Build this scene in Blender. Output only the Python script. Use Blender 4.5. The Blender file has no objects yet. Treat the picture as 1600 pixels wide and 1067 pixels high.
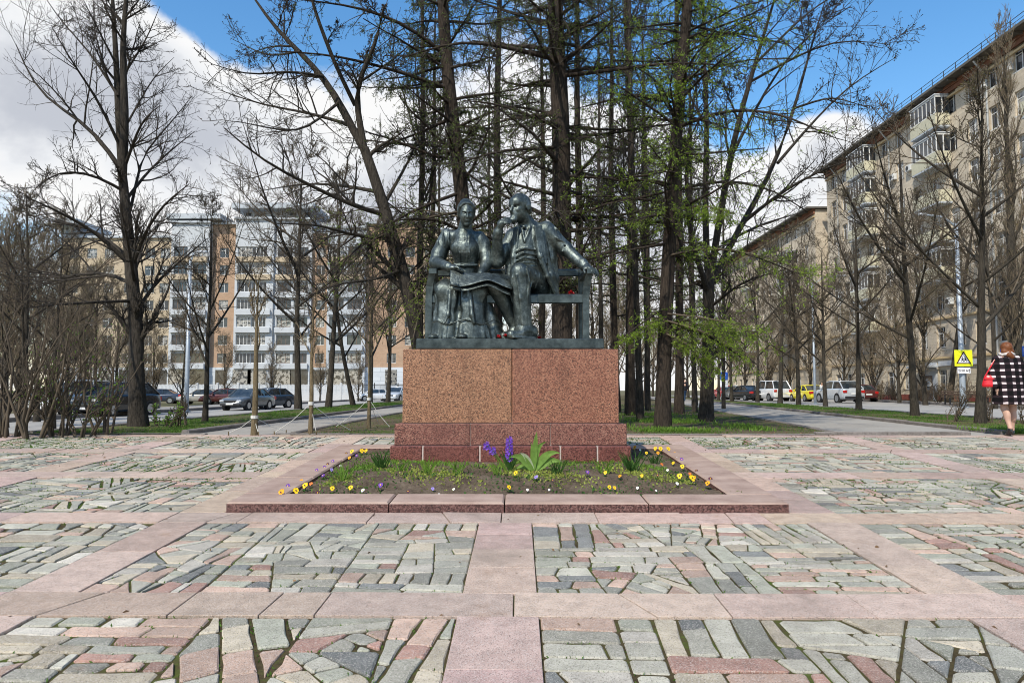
import bpy, math, random
import numpy as np
from mathutils import Vector, Matrix

# ------------------------------------------------------------------ camera, sky, sun, exposure
SC = bpy.context.scene
COL = SC.collection
FPX = 1155.6                      # focal length in pixels of a 1600 px wide frame (26 mm)
PITCH = math.atan((610 - 533.5) / FPX)
YAW = math.radians(0.5)
CAMP = (0.11, 0.0, 1.47)
cam_d = bpy.data.cameras.new('camera')
cam_d.lens = 26.0; cam_d.sensor_width = 36.0; cam_d.clip_start = 0.05; cam_d.clip_end = 6000
cam = bpy.data.objects.new('camera', cam_d); COL.objects.link(cam)
cam.location = CAMP
cam.rotation_euler = (math.radians(90) + PITCH, 0, YAW)
SC.camera = cam

SUN_EL, SUN_AZ = math.radians(48), math.radians(210)   # azimuth clockwise from +y : behind-left of the viewer
sun_d = bpy.data.lights.new('sun', 'SUN'); sun_d.energy = 3.4; sun_d.angle = math.radians(0.8); sun_d.color = (1.0, 0.93, 0.80)
sun = bpy.data.objects.new('sun', sun_d); COL.objects.link(sun)
sd = Vector((math.sin(SUN_AZ) * math.cos(SUN_EL), math.cos(SUN_AZ) * math.cos(SUN_EL), math.sin(SUN_EL)))
sun.rotation_euler = sd.to_track_quat('Z', 'Y').to_euler()

W = bpy.data.worlds.new('World'); SC.world = W; W.use_nodes = True
SC.view_settings.view_transform = 'Standard'; SC.view_settings.look = 'None'
SC.view_settings.gamma = 1.0; SC.view_settings.use_curve_mapping = False
SC.view_settings.exposure = 0.56
SC.cycles.max_bounces = 6; SC.cycles.transparent_max_bounces = 8
SC.cycles.use_denoising = True
SC.cycles.pixel_filter_type = 'BLACKMAN_HARRIS'; SC.cycles.filter_width = 1.0
W.cycles.sampling_method = 'MANUAL'; W.cycles.sample_map_resolution = 512
SC.render.use_persistent_data = False


class NT:
    """small helper for node trees"""
    def __init__(s, tree):
        s.t = tree; s.n = tree.nodes; s.l = tree.links
    def node(s, typ, **kw):
        n = s.n.new(typ)
        for k, v in kw.items():
            setattr(n, k, v)
        return n
    def put(s, sock, v):
        if isinstance(v, bpy.types.NodeSocket): s.l.new(v, sock)
        elif v is not None: sock.default_value = v
    def math(s, op, a, b=None, c=None, clamp=False):
        n = s.node('ShaderNodeMath', operation=op, use_clamp=clamp)
        s.put(n.inputs[0], a)
        if b is not None: s.put(n.inputs[1], b)
        if c is not None: s.put(n.inputs[2], c)
        return n.outputs[0]
    def vmath(s, op, a, b=None):
        n = s.node('ShaderNodeVectorMath', operation=op)
        s.put(n.inputs[0], a)
        if b is not None: s.put(n.inputs[1], b)
        return n.outputs['Value'] if op in ('DOT_PRODUCT', 'LENGTH') else n.outputs[0]
    def mix(s, f, a, b, mode='MIX'):
        n = s.node('ShaderNodeMix', data_type='RGBA', blend_type=mode)
        s.put(n.inputs[0], f)
        s.put(n.inputs[6], a if isinstance(a, bpy.types.NodeSocket) else (*a, 1) if len(a) == 3 else a)
        s.put(n.inputs[7], b if isinstance(b, bpy.types.NodeSocket) else (*b, 1) if len(b) == 3 else b)
        return n.outputs[2]
    def noise(s, vec, scale, detail=4, rough=.55, dist=0.0):
        n = s.node('ShaderNodeTexNoise')
        n.inputs['Scale'].default_value = scale; n.inputs['Detail'].default_value = detail
        n.inputs['Roughness'].default_value = rough; n.inputs['Distortion'].default_value = dist
        if vec is not None: s.l.new(vec, n.inputs['Vector'])
        return n.outputs['Fac']
    def voronoi(s, vec, scale, feature='F1', out='Distance', rand=1.0):
        n = s.node('ShaderNodeTexVoronoi', feature=feature)
        n.inputs['Scale'].default_value = scale; n.inputs['Randomness'].default_value = rand
        if vec is not None: s.l.new(vec, n.inputs['Vector'])
        return n.outputs[out]
    def ramp(s, f, stops, interp='LINEAR'):
        n = s.node('ShaderNodeValToRGB'); cr = n.color_ramp; cr.interpolation = interp
        while len(cr.elements) < len(stops): cr.elements.new(0.5)
        for e, (p, c) in zip(cr.elements, stops):
            e.position = p; e.color = (*c, 1) if len(c) == 3 else c
        s.l.new(f, n.inputs[0])
        return n.outputs[0]
    def smooth(s, v, a, b):
        n = s.node('ShaderNodeMapRange', interpolation_type='SMOOTHSTEP')
        s.put(n.inputs[0], v); n.inputs[1].default_value = a; n.inputs[2].default_value = b
        return n.outputs[0]


def build_world():
    t = NT(W.node_tree)
    for n in list(t.n): t.n.remove(n)
    out = t.node('ShaderNodeOutputWorld')
    sky = t.node('ShaderNodeTexSky', sky_type='NISHITA')
    sky.sun_disc = False; sky.sun_elevation = SUN_EL; sky.sun_rotation = SUN_AZ
    sky.air_density = 1.3; sky.dust_density = 0.4; sky.ozone_density = 3.0; sky.altitude = 0
    tc = t.node('ShaderNodeTexCoord'); d = tc.outputs['Generated']
    sx = t.node('ShaderNodeSeparateXYZ'); t.l.new(d, sx.inputs[0])
    z = t.math('MAXIMUM', sx.outputs[2], 0.0)
    den = t.math('ADD', z, 0.22)
    cx = t.math('DIVIDE', sx.outputs[0], den); cy = t.math('DIVIDE', sx.outputs[1], den)
    cb = t.node('ShaderNodeCombineXYZ'); t.l.new(cx, cb.inputs[0]); t.l.new(cy, cb.inputs[1])
    n1 = t.noise(cb.outputs[0], 1.35, 6, .56, .25)
    n2 = t.noise(d, 7.0, 7, .6, .3)
    base = t.math('ADD', t.math('MULTIPLY', n1, .55), t.math('MULTIPLY', n2, .55))
    # the cumulus heaps and the clear gaps that stand in this part of the sky: direction, size, amount
    def lobe(px, py, size, amt):
        v = Vector(((px - 810) / FPX, 1.0, (610 - py) / FPX)).normalized()
        dt = t.vmath('DOT_PRODUCT', d, tuple(v))
        k = 1.0 / (1 - math.cos(math.radians(size)))
        e = t.math('EXPONENT', t.math('MULTIPLY', t.math('SUBTRACT', dt, 1.0), k))
        return t.math('MULTIPLY', e, amt)
    acc = base
    for L in [(320, 20, 4.5, -.34), (480, 10, 4, -.15), (600, 110, 6, -.10), (120, 250, 3.5, -.16), (1270, 20, 9, -.30), (1480, 40, 8, -.36),
              (1130, 130, 5.5, -.22), (1210, 210, 2.6, -.12), (760, 100, 5, -.14), (960, 120, 6, -.12), (20, 60, 8, .22), (150, 110, 6, .20), (300, 140, 5, .20),
              (1330, 190, 4.5, .32), (1260, 230, 4, .22), (1410, 150, 2.5, .2), (420, 200, 6, .12), (700, 330, 9, .12), (1000, 300, 7, .10), (230, 70, 3, .12), (60, 190, 5, .15),
              (250, 250, 5, .12), (560, 260, 8, .16), (880, 260, 9, .2), (1100, 330, 8, .2), (690, 190, 5, .12), (1000, 210, 4, .12), (1480, 60, 7, -.1)]:
        acc = t.math('ADD', acc, lobe(*L))
    low = t.math('MULTIPLY', t.math('SUBTRACT', .42, z), .16)
    acc = t.math('ADD', acc, low)
    mask = t.smooth(acc, .53, .66)
    # cloud brightness: bright rims, greyer thick undersides
    n3 = t.noise(d, 5.0, 5, .58, .2)
    thick = t.smooth(t.math('ADD', acc, t.math('MULTIPLY', t.math('SUBTRACT', n3, .5), .55)), .62, 1.0)
    ccol = t.ramp(thick, [(0, (1.0, 1.0, 1.0)), (.45, (.90, .92, .95)), (1, (.58, .61, .68))])
    bs = t.node('ShaderNodeBackground'); bc = t.node('ShaderNodeBackground')
    hs = t.node('ShaderNodeHueSaturation'); hs.inputs['Saturation'].default_value = 1.28; t.l.new(sky.outputs[0], hs.inputs['Color'])
    t.l.new(hs.outputs[0], bs.inputs[0]); bs.inputs[1].default_value = 0.13
    t.l.new(ccol, bc.inputs[0]); bc.inputs[1].default_value = 0.66
    mx = t.node('ShaderNodeMixShader')
    t.l.new(mask, mx.inputs[0]); t.l.new(bs.outputs[0], mx.inputs[1]); t.l.new(bc.outputs[0], mx.inputs[2])
    t.l.new(mx.outputs[0], out.inputs[0])
build_world()

# ------------------------------------------------------------------ pixel / place helpers
SLOPE = 0.0484
YEND = 13.5
ZT = SLOPE * YEND
_cp, _sp, _cy, _sy = math.cos(PITCH), math.sin(PITCH), math.cos(YAW), math.sin(YAW)
def ray(px, py):
    u = (px - 800) / FPX; v = (533.5 - py) / FPX
    fy = _cp - v * _sp; fz = _sp + v * _cp
    return (u * _cy - fy * _sy, u * _sy + fy * _cy, fz)
def P(px, py, Y):
    r = ray(px, py); k = Y / r[1]
    return (CAMP[0] + r[0] * k, Y, CAMP[2] + r[2] * k)
def sstep(a, b, x):
    t = min(1.0, max(0.0, (x - a) / (b - a))); return t * t * (3 - 2 * t)
def gz(x, y):
    z = SLOPE * min(max(y, -30), YEND)
    if y > YEND:
        z -= .45 * sstep(-8.8, -15, x) * sstep(YEND, 19, y)
        z -= .12 * sstep(12.5, 20, x) * sstep(YEND, 22, y)
    return z
def G(px, py):
    """point of the ground seen at a pixel"""
    r = ray(px, py); Y = 13.5
    t = 3.0
    while t < 400:
        x, y, z = CAMP[0] + r[0] * t, r[1] * t, CAMP[2] + r[2] * t
        if z <= gz(x, y): return (x, y, gz(x, y))
        t += .02 if t < 30 else .1
    return (x, y, z)
def SCL(Y):
    return FPX / Y            # pixels per metre at depth Y

# ------------------------------------------------------------------ mesh helpers
def set_tags(o, label=None, cat=None, group=None, kind=None):
    if label: o['label'] = label
    if cat: o['category'] = cat
    if group: o['group'] = group
    if kind: o['kind'] = kind
    return o

def link_mesh(name, me, parent=None):
    o = bpy.data.objects.new(name, me); COL.objects.link(o)
    if parent is not None: o.parent = parent
    return o

def empty(name, loc=(0, 0, 0), rz=0.0, parent=None):
    o = bpy.data.objects.new(name, None); COL.objects.link(o)
    o.location = loc; o.rotation_euler = (0, 0, rz); o.empty_display_size = .2
    if parent is not None: o.parent = parent
    return o

def mesh_np(name, V, F, mat=None, smooth=False, col=None, mats=None, midx=None):
    """V (n,3) array, F list/array of equal length faces or list of tuples"""
    me = bpy.data.meshes.new(name)
    V = np.asarray(V, dtype=np.float32)
    if isinstance(F, np.ndarray):
        k = F.shape[1]; nf = F.shape[0]
        me.vertices.add(len(V)); me.vertices.foreach_set('co', V.ravel())
        me.loops.add(nf * k); me.loops.foreach_set('vertex_index', F.astype(np.int32).ravel())
        me.polygons.add(nf); me.polygons.foreach_set('loop_start', np.arange(0, nf * k, k, dtype=np.int32))
        me.update(calc_edges=True)
    else:
        me.from_pydata(V.tolist(), [], F); me.update()
    if mats:
        for m in mats: me.materials.append(m)
        if midx is not None: me.polygons.foreach_set('material_index', np.asarray(midx, dtype=np.int32))
    elif mat: me.materials.append(mat)
    if smooth: me.polygons.foreach_set('use_smooth', np.ones(len(me.polygons), dtype=bool))
    if col is not None:
        a = me.color_attributes.new('tint', 'FLOAT_COLOR', 'POINT')
        c = np.ones((len(V), 4), dtype=np.float32); c[:, :3] = np.asarray(col)[:, :3]
        a.data.foreach_set('color', c.ravel())
    return me

class MB:
    def __init__(s): s.v = []; s.f = []
    def add(s, vs, fs):
        b = len(s.v); s.v += [tuple(p) for p in vs]; s.f += [tuple(i + b for i in f) for f in fs]; return s
    def box(s, x0, x1, y0, y1, z0, z1):
        return s.add([(x0, y0, z0), (x1, y0, z0), (x1, y1, z0), (x0, y1, z0), (x0, y0, z1), (x1, y0, z1), (x1, y1, z1), (x0, y1, z1)],
                     [(0, 3, 2, 1), (4, 5, 6, 7), (0, 1, 5, 4), (1, 2, 6, 5), (2, 3, 7, 6), (3, 0, 4, 7)])
    def cbox(s, x0, x1, y0, y1, z0, z1, c=.01):
        """chamfered box"""
        c = min(c, (x1 - x0) * .45, (y1 - y0) * .45, (z1 - z0) * .45)
        vs = []
        X, Y, Z = (x0, x1), (y0, y1), (z0, z1)
        idx = {}
        for i in (0, 1):
            for j in (0, 1):
                for k in (0, 1):
                    sx, sy, sz = (1 - 2 * i) * c, (1 - 2 * j) * c, (1 - 2 * k) * c
                    idx[i, j, k, 0] = len(vs); vs.append((X[i], Y[j] + sy, Z[k] + sz))
                    idx[i, j, k, 1] = len(vs); vs.append((X[i] + sx, Y[j], Z[k] + sz))
                    idx[i, j, k, 2] = len(vs); vs.append((X[i] + sx, Y[j] + sy, Z[k]))
        I = lambda i, j, k, a: idx[i, j, k, a]
        fs = []
        q = [(0, 0), (1, 0), (1, 1), (0, 1)]
        for i in (0, 1): fs.append([I(i, j, k, 0) for j, k in (q if i else q[::-1])])
        for j in (0, 1): fs.append([I(i, j, k, 1) for i, k in (q[::-1] if j else q)])
        for k in (0, 1): fs.append([I(i, j, k, 2) for i, j in (q if k else q[::-1])])
        for j in (0, 1):
            for k in (0, 1): fs.append([I(0, j, k, 1), I(1, j, k, 1), I(1, j, k, 2), I(0, j, k, 2)])
        for i in (0, 1):
            for k in (0, 1): fs.append([I(i, 0, k, 0), I(i, 1, k, 0), I(i, 1, k, 2), I(i, 0, k, 2)])
        for i in (0, 1):
            for j in (0, 1): fs.append([I(i, j, 0, 0), I(i, j, 1, 0), I(i, j, 1, 1), I(i, j, 0, 1)])
        for i in (0, 1):
            for j in (0, 1):
                for k in (0, 1): fs.append([I(i, j, k, 0), I(i, j, k, 1), I(i, j, k, 2)])
        return s.add(vs, fs)
    def tube(s, pts, rad, n=8, cap=True):
        pts = [Vector(p) for p in pts]
        if not hasattr(rad, '__len__'): rad = [rad] * len(pts)
        b = len(s.v); up = Vector((0.13, 0.31, 0.94))
        for i, p in enumerate(pts):
            tdir = (pts[min(i + 1, len(pts) - 1)] - pts[max(i - 1, 0)]).normalized()
            if abs(tdir.dot(up)) > .97: up2 = Vector((1, 0.1, 0))
            else: up2 = up
            a = tdir.cross(up2).normalized(); c = tdir.cross(a)
            for k in range(n):
                an = 2 * math.pi * k / n
                s.v.append(tuple(p + (a * math.cos(an) + c * math.sin(an)) * rad[i]))
        for i in range(len(pts) - 1):
            for k in range(n):
                s.f.append((b + i * n + k, b + i * n + (k + 1) % n, b + (i + 1) * n + (k + 1) % n, b + (i + 1) * n + k))
        if cap:
            s.f.append(tuple(b + k for k in range(n))[::-1]); s.f.append(tuple(b + (len(pts) - 1) * n + k for k in range(n)))
        return s
    def cyl(s, c0, c1, r, n=16): return s.tube([c0, c1], r, n)
    def loft(s, rings, close=True, caps=True):
        b = len(s.v); n = len(rings[0])
        for r in rings: s.v += [tuple(p) for p in r]
        for i in range(len(rings) - 1):
            for k in range(n if close else n - 1):
                s.f.append((b + i * n + k, b + i * n + (k + 1) % n, b + (i + 1) * n + (k + 1) % n, b + (i + 1) * n + k))
        if caps:
            s.f.append(tuple(b + k for k in range(n))[::-1]); s.f.append(tuple(b + (len(rings) - 1) * n + k for k in range(n)))
        return s
    def quad(s, a, b, c, d): return s.add([a, b, c, d], [(0, 1, 2, 3)])
    def xf(s, M):
        s.v = [tuple(M @ Vector(p)) for p in s.v]; return s
    def mesh(s, name, mat, smooth=False):
        me = bpy.data.meshes.new(name); me.from_pydata(s.v, [], s.f)
        import bmesh
        bm = bmesh.new(); bm.from_mesh(me); bmesh.ops.recalc_face_normals(bm, faces=bm.faces); bm.to_mesh(me); bm.free()
        if mat: me.materials.append(mat)
        if smooth: me.polygons.foreach_set('use_smooth', np.ones(len(me.polygons), dtype=bool))
        return me
    def build(s, name, mat, parent=None, smooth=False):
        return link_mesh(name, s.mesh(name, mat, smooth), parent)

# ------------------------------------------------------------------ materials
M = {}
def mat(name, rough=.7, metal=0.0, spec=.3):
    m = bpy.data.materials.new(name); m.use_nodes = True
    t = NT(m.node_tree); b = t.n['Principled BSDF']
    b.inputs['Roughness'].default_value = rough; b.inputs['Metallic'].default_value = metal
    b.inputs['Specular IOR Level'].default_value = spec
    M[name] = m
    return m, t, b
def objco(t):
    return t.node('ShaderNodeTexCoord').outputs['Object']
def geoco(t):
    return t.node('ShaderNodeNewGeometry').outputs['Position']
def bump(t, b, h, strength=.3, dist=.01):
    n = t.node('ShaderNodeBump'); n.inputs['Strength'].default_value = strength; n.inputs['Distance'].default_value = dist
    t.l.new(h, n.inputs['Height']); t.l.new(n.outputs[0], b.inputs['Normal'])
def simple(name, c, rough=.7, metal=0., spec=.3, var=.15, scale=3., bmp=0.):
    """plain coloured surface with slight uneven tone and grain"""
    m, t, b = mat(name, rough, metal, spec)
    n = t.noise(objco(t), scale, 5, .6)
    lo = tuple(x * (1 - var) for x in c); hi = tuple(min(1, x * (1 + var)) for x in c)
    t.put(b.inputs['Base Color'], t.ramp(n, [(.3, lo), (.7, hi)]))
    if bmp: bump(t, b, t.noise(objco(t), scale * 8, 4), bmp, .01)
    return m

def tinted(name, rough=.75, spec=.25, grain=180., amount=.25, blotch=6., bl_amt=.25, bmp=.25):
    """stone that takes its own colour from the 'tint' attribute of each piece"""
    m, t, b = mat(name, rough, 0, spec)
    at = t.node('ShaderNodeAttribute', attribute_name='tint'); g = geoco(t)
    c = at.outputs['Color']
    n = t.noise(g, grain, 3, .7); n2 = t.noise(g, blotch, 6, .6)
    f1 = t.math('MULTIPLY_ADD', t.math('SUBTRACT', n, .5), amount * 2.5, 1.0)
    f2 = t.math('MULTIPLY_ADD', t.math('SUBTRACT', n2, .5), bl_amt * 2.5, 1.0)
    f = t.math('MULTIPLY', f1, f2)
    mul = t.vmath('SCALE', c); mul.node.inputs['Scale'].default_value = 1
    t.l.new(f, mul.node.inputs['Scale'])
    rust = t.smooth(t.noise(g, 2.3, 5, .6), .62, .78)
    c1 = t.mix(t.math('MULTIPLY', rust, .38), mul, (.30, .17, .09))
    sp = t.voronoi(g, 210, 'F1', 'Color'); ss = t.node('ShaderNodeSeparateColor'); t.l.new(sp, ss.inputs[0])
    c2 = t.mix(t.math('MULTIPLY', t.smooth(ss.outputs[0], .62, .95), .45), c1, (.60, .55, .50))
    c3 = t.mix(t.math('MULTIPLY', t.smooth(ss.outputs[1], .80, .95), .55), c2, (.05, .045, .042))
    dirt = t.smooth(t.noise(g, .9, 7, .68), .50, .72)
    t.put(b.inputs['Base Color'], t.mix(t.math('MULTIPLY', dirt, .42), c3, (.15, .125, .10)))
    bump(t, b, t.math('ADD', n, t.math('MULTIPLY', n2, 2.0)), bmp, .006)
    return m
tinted('paving_stone', rough=.8, grain=150, amount=.24, blotch=9, bl_amt=.38, bmp=.6)

def granite(name, c_dark, c_mid, c_lite, scale=75, rough=.35, spec=.5, joint=None):
    m, t, b = mat(name, rough, 0, spec)
    g = geoco(t)
    v = t.voronoi(g, scale, 'F1', 'Color'); s = t.node('ShaderNodeSeparateColor'); t.l.new(v, s.inputs[0])
    n = t.noise(g, scale * 2.2, 3, .7)
    f = t.math('ADD', t.math('MULTIPLY', s.outputs[0], .72), t.math('MULTIPLY', n, .28))
    c = t.ramp(f, [(.16, c_dark), (.42, c_mid), (.62, tuple(.5 * (a + q) for a, q in zip(c_mid, c_lite))), (.85, c_lite)])
    big = t.noise(g, 1.7, 5, .6)
    c2 = t.mix(t.math('MULTIPLY', t.smooth(big, .45, .75), .45), c, c_mid)
    # water streaks and grime
    mp = t.node('ShaderNodeMapping'); mp.inputs['Scale'].default_value = (5, 5, .7); t.l.new(g, mp.inputs[0])
    st = t.math('MULTIPLY', t.smooth(t.noise(mp.outputs[0], 1.0, 5, .6), .52, .74), .38)
    t.put(b.inputs['Base Color'], t.mix(st, c2, tuple(x * .35 for x in c_mid)))
    t.put(b.inputs['Roughness'], t.math('MULTIPLY_ADD', big, .4, rough - .2))
    return m
granite('granite_tan', (.032, .014, .008), (.205, .088, .043), (.45, .25, .145), 112, .42)
granite('granite_red', (.028, .010, .007), (.19, .066, .037), (.40, .20, .125), 112, .36)
granite('granite_step', (.022, .008, .007), (.15, .045, .033), (.34, .18, .13), 108, .4)
granite('granite_base', (.026, .008, .007), (.125, .034, .026), (.24, .10, .08), 80, .32)
simple('mortar', (.45, .38, .34), .9, var=.2, scale=20)

def ground_mat(name, stops, s1=1.2, s2=14., s3=90., bmp=.5, rough=.95, w=(.45, .35, .2)):
    m, t, b = mat(name, rough, 0, .1)
    g = geoco(t)
    f = t.math('ADD', t.math('ADD', t.math('MULTIPLY', t.noise(g, s1, 4), w[0]), t.math('MULTIPLY', t.noise(g, s2, 5), w[1])), t.math('MULTIPLY', t.noise(g, s3, 3), w[2]))
    t.put(b.inputs['Base Color'], t.ramp(f, stops))
    bump(t, b, t.noise(g, s3 * .6, 6, .7), bmp, .03)
    return m
ground_mat('joint_soil', [(.38, (.035, .026, .015)), (.50, (.075, .060, .030)), (.58, (.075, .095, .022)), (.70, (.10, .125, .03))], 1.1, 12, 60)
ground_mat('lawn', [(.36, (.105, .08, .052)), (.46, (.10, .092, .042)), (.54, (.085, .115, .03)), (.70, (.10, .145, .035))], .8, 9, 60)
ground_mat('bed_lawn', [(.40, (.095, .072, .05)), (.50, (.115, .092, .06)), (.57, (.085, .105, .03)), (.72, (.10, .145, .035))], .6, 8, 60)
ground_mat('soil', [(.35, (.060, .044, .031)), (.5, (.135, .102, .072)), (.65, (.21, .165, .12))], 3, 25, 110, .9)
ground_mat('asphalt', [(.35, (.25, .235, .21)), (.5, (.31, .29, .26)), (.65, (.36, .34, .305))], .7, 20, 160, .25)
ground_mat('road', [(.35, (.26, .25, .235)), (.5, (.32, .31, .29)), (.65, (.38, .365, .34))], .5, 8, 160, .2)
ground_mat('kerb_stone', [(.35, (.09, .08, .07)), (.5, (.19, .17, .155)), (.65, (.28, .25, .23))], 2, 30, 120, .4, w=(.3, .35, .35))
ground_mat('far_ground', [(.35, (.10, .085, .05)), (.5, (.13, .115, .07)), (.65, (.12, .13, .05))], .05, .6, 6, .3)
# ================================================================== the setting
RNG = random.Random(7)
def grid_sheet(name, xs, ys, zf, m, kind='structure', smooth=True, parent=None):
    V = np.array([(x, y, zf(x, y)) for y in ys for x in xs]); nx = len(xs)
    F = np.array([(j * nx + i, j * nx + i + 1, (j + 1) * nx + i + 1, (j + 1) * nx + i) for j in range(len(ys) - 1) for i in range(nx - 1)])
    o = link_mesh(name, mesh_np(name, V, F, m, smooth), parent)
    if kind: o['kind'] = kind
    return o
def lin(a, b, n): return [a + (b - a) * i / (n - 1) for i in range(n)]

gx = [-2500, -600, -200, -90, -50, -35] + lin(-26, 30, 57) + [40, 60, 100, 200, 600, 2500]
gy = [-60, -30, -10, 0, 5, 10, 13.5] + lin(14, 40, 27) + [50, 60, 80, 110, 160, 300, 800, 4000]
grid_sheet('ground', gx, gy, lambda x, y: gz(x, y) - (.14 if y < 13.6 else .06), M['far_ground'])

def strip(name, pts_l, pts_r, dz, m, step=1.0, ncross=3, kind='structure', far=None):
    """a long sheet between two edge lines given as x(y) functions"""
    ys = []; y, yb = pts_l[2], pts_l[3]
    while y < yb: ys.append(y); y += step if y < 45 else step * 4
    ys.append(yb)
    V = []; n = ncross
    for y in ys:
        xl = pts_l[0] + pts_l[1] * (y - YEND); xr = pts_r[0] + pts_r[1] * (y - YEND)
        for i in range(n):
            x = xl + (xr - xl) * i / (n - 1); V.append((x, y, gz(x, y) + dz))
    F = np.array([(j * n + i, j * n + i + 1, (j + 1) * n + i + 1, (j + 1) * n + i) for j in range(len(ys) - 1) for i in range(n - 1)])
    o = link_mesh(name, mesh_np(name, np.array(V), F, m, True))
    o['kind'] = kind
    return o
YF = 150.0
# left road, lawn strip with the tree row, left path, middle bed, right path, right lawn strip, right road, far pavement
strip('road_left', (-21.0, 0, 12, YF), (-8.95, 0), -.045, M['road'], ncross=14)
strip('pavement_left', (-27.5, 0, 12, YF), (-21.0, 0), .0, M['asphalt'], ncross=4)
strip('lawn_left', (-8.95, 0, YEND, YF), (-6.05, 0), .03, M['lawn'], ncross=5)
strip('path_left', (-6.05, 0, YEND, YF), (-4.05, 0), .006, M['asphalt'])
strip('lawn_middle', (-4.05, 0, YEND, YF), (6.0, .118), .024, M['bed_lawn'], ncross=10)
strip('path_right', (6.0, .118, YEND, YF), (9.0, .12), .006, M['asphalt'])
strip('lawn_right', (9.0, .12, YEND, YF), (12.6, .118), .03, M['lawn'], ncross=6)
strip('road_right', (12.6, .118, YEND, YF), (21.5, .19), -.045, M['road'], ncross=10)
strip('pavement_right', (21.5, .19, YEND, YF), (36.0, .10), .06, M['asphalt'], ncross=4)
strip('verge_right', (29.0, .10, YEND, YF), (36.2, .10), .10, M['lawn'], ncross=4)

def kerb_line(name, x0, slope, w, h, y0, y1, seg, label):
    root = empty(name, (0, 0, 0)); set_tags(root, label, 'kerb')
    y = y0
    while y < y1:
        s = seg if y < 60 else seg * 4
        ye = y + s - .008
        xa = x0 + slope * (y - YEND); xb = x0 + slope * (ye - YEND)
        j = RNG.uniform(-.006, .006)
        mb = MB(); zA, zB = gz(xa, y), gz(xb, ye)
        c = .02
        r = lambda x, yy, z: [(x - w / 2, yy, z - .1), (x - w / 2, yy, z + h - c + j), (x - w / 2 + c, yy, z + h + j), (x + w / 2 - c, yy, z + h + j), (x + w / 2, yy, z + h - c + j), (x + w / 2, yy, z - .1)]
        mb.loft([r(xa, y, zA), r(xb, ye, zB)])
        mb.build('kerb_stone', M['kerb_stone'], root)
        y += s
    return root
kerb_line('kerb', -8.95, 0, .16, .07, YEND + .2, 110, 1.5, 'grey stone kerb between the left road and the grass strip')
kerb_line('kerb', -6.05, 0, .14, .09, YEND + .2, 110, 1.5, 'grey stone kerb between the left grass strip and the path')
kerb_line('kerb', -4.05, 0, .12, .06, YEND + .2, 80, 1.5, 'low kerb between the left path and the bare bed behind the monument')
kerb_line('kerb', 6.0, .118, .12, .05, YEND + .2, 80, 1.5, 'low kerb between the right path and the bed behind the monument')
kerb_line('kerb', 9.0, .12, .14, .09, YEND + .2, 110, 1.5, 'grey stone kerb between the right path and the grass strip')
kerb_line('kerb', 12.6, .118, .16, .07, YEND + .2, 110, 1.5, 'grey stone kerb between the grass strip and the right road')
kerb_line('kerb', 21.5, .19, .18, .14, YEND + .2, 110, 1.5, 'grey stone kerb on the far side of the right road')
kerb_line('kerb', -21.0, 0, .18, .14, YEND + .2, 110, 1.5, 'grey stone kerb on the far side of the left road')

# ------------------------------------------------------------------ plaza: bedding sheet, granite bands, fields of broken stone
def pz(x, y): return SLOPE * y
plaza = grid_sheet('plaza', lin(-18, 18, 37), lin(-2, YEND + .02, 20), lambda x, y: pz(x, y) - .005, M['joint_soil'])

def area(p):
    return .5 * abs(sum(p[i][0] * p[(i + 1) % len(p)][1] - p[(i + 1) % len(p)][0] * p[i][1] for i in range(len(p))))
def clip(p, a, n):
    """keep the part of convex polygon p where (q-a).n >= 0"""
    out = []
    for i in range(len(p)):
        q, r = p[i], p[(i + 1) % len(p)]
        dq = (q[0] - a[0]) * n[0] + (q[1] - a[1]) * n[1]; dr = (r[0] - a[0]) * n[0] + (r[1] - a[1]) * n[1]
        if dq >= 0: out.append(q)
        if (dq >= 0) != (dr >= 0):
            t = dq / (dq - dr); out.append((q[0] + t * (r[0] - q[0]), q[1] + t * (r[1] - q[1])))
    return out
def ccw(p):
    s = sum(p[i][0] * p[(i + 1) % len(p)][1] - p[(i + 1) % len(p)][0] * p[i][1] for i in range(len(p)))
    return p if s > 0 else p[::-1]
def inset(p, d):
    p = ccw(p); q = list(p)
    for i in range(len(p)):
        a, b = p[i], p[(i + 1) % len(p)]
        ex, ey = b[0] - a[0], b[1] - a[1]; L = math.hypot(ex, ey)
        if L < 1e-6: continue
        n = (-ey / L, ex / L); q = clip(q, (a[0] + n[0] * d, a[1] + n[1] * d), n)
        if len(q) < 3: return []
    # drop points closer than 6 mm
    o = []
    for v in q:
        if not o or math.hypot(v[0] - o[-1][0], v[1] - o[-1][1]) > .006: o.append(v)
    if len(o) > 2 and math.hypot(o[0][0] - o[-1][0], o[0][1] - o[-1][1]) < .006: o.pop()
    return o if len(o) > 2 else []
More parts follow.
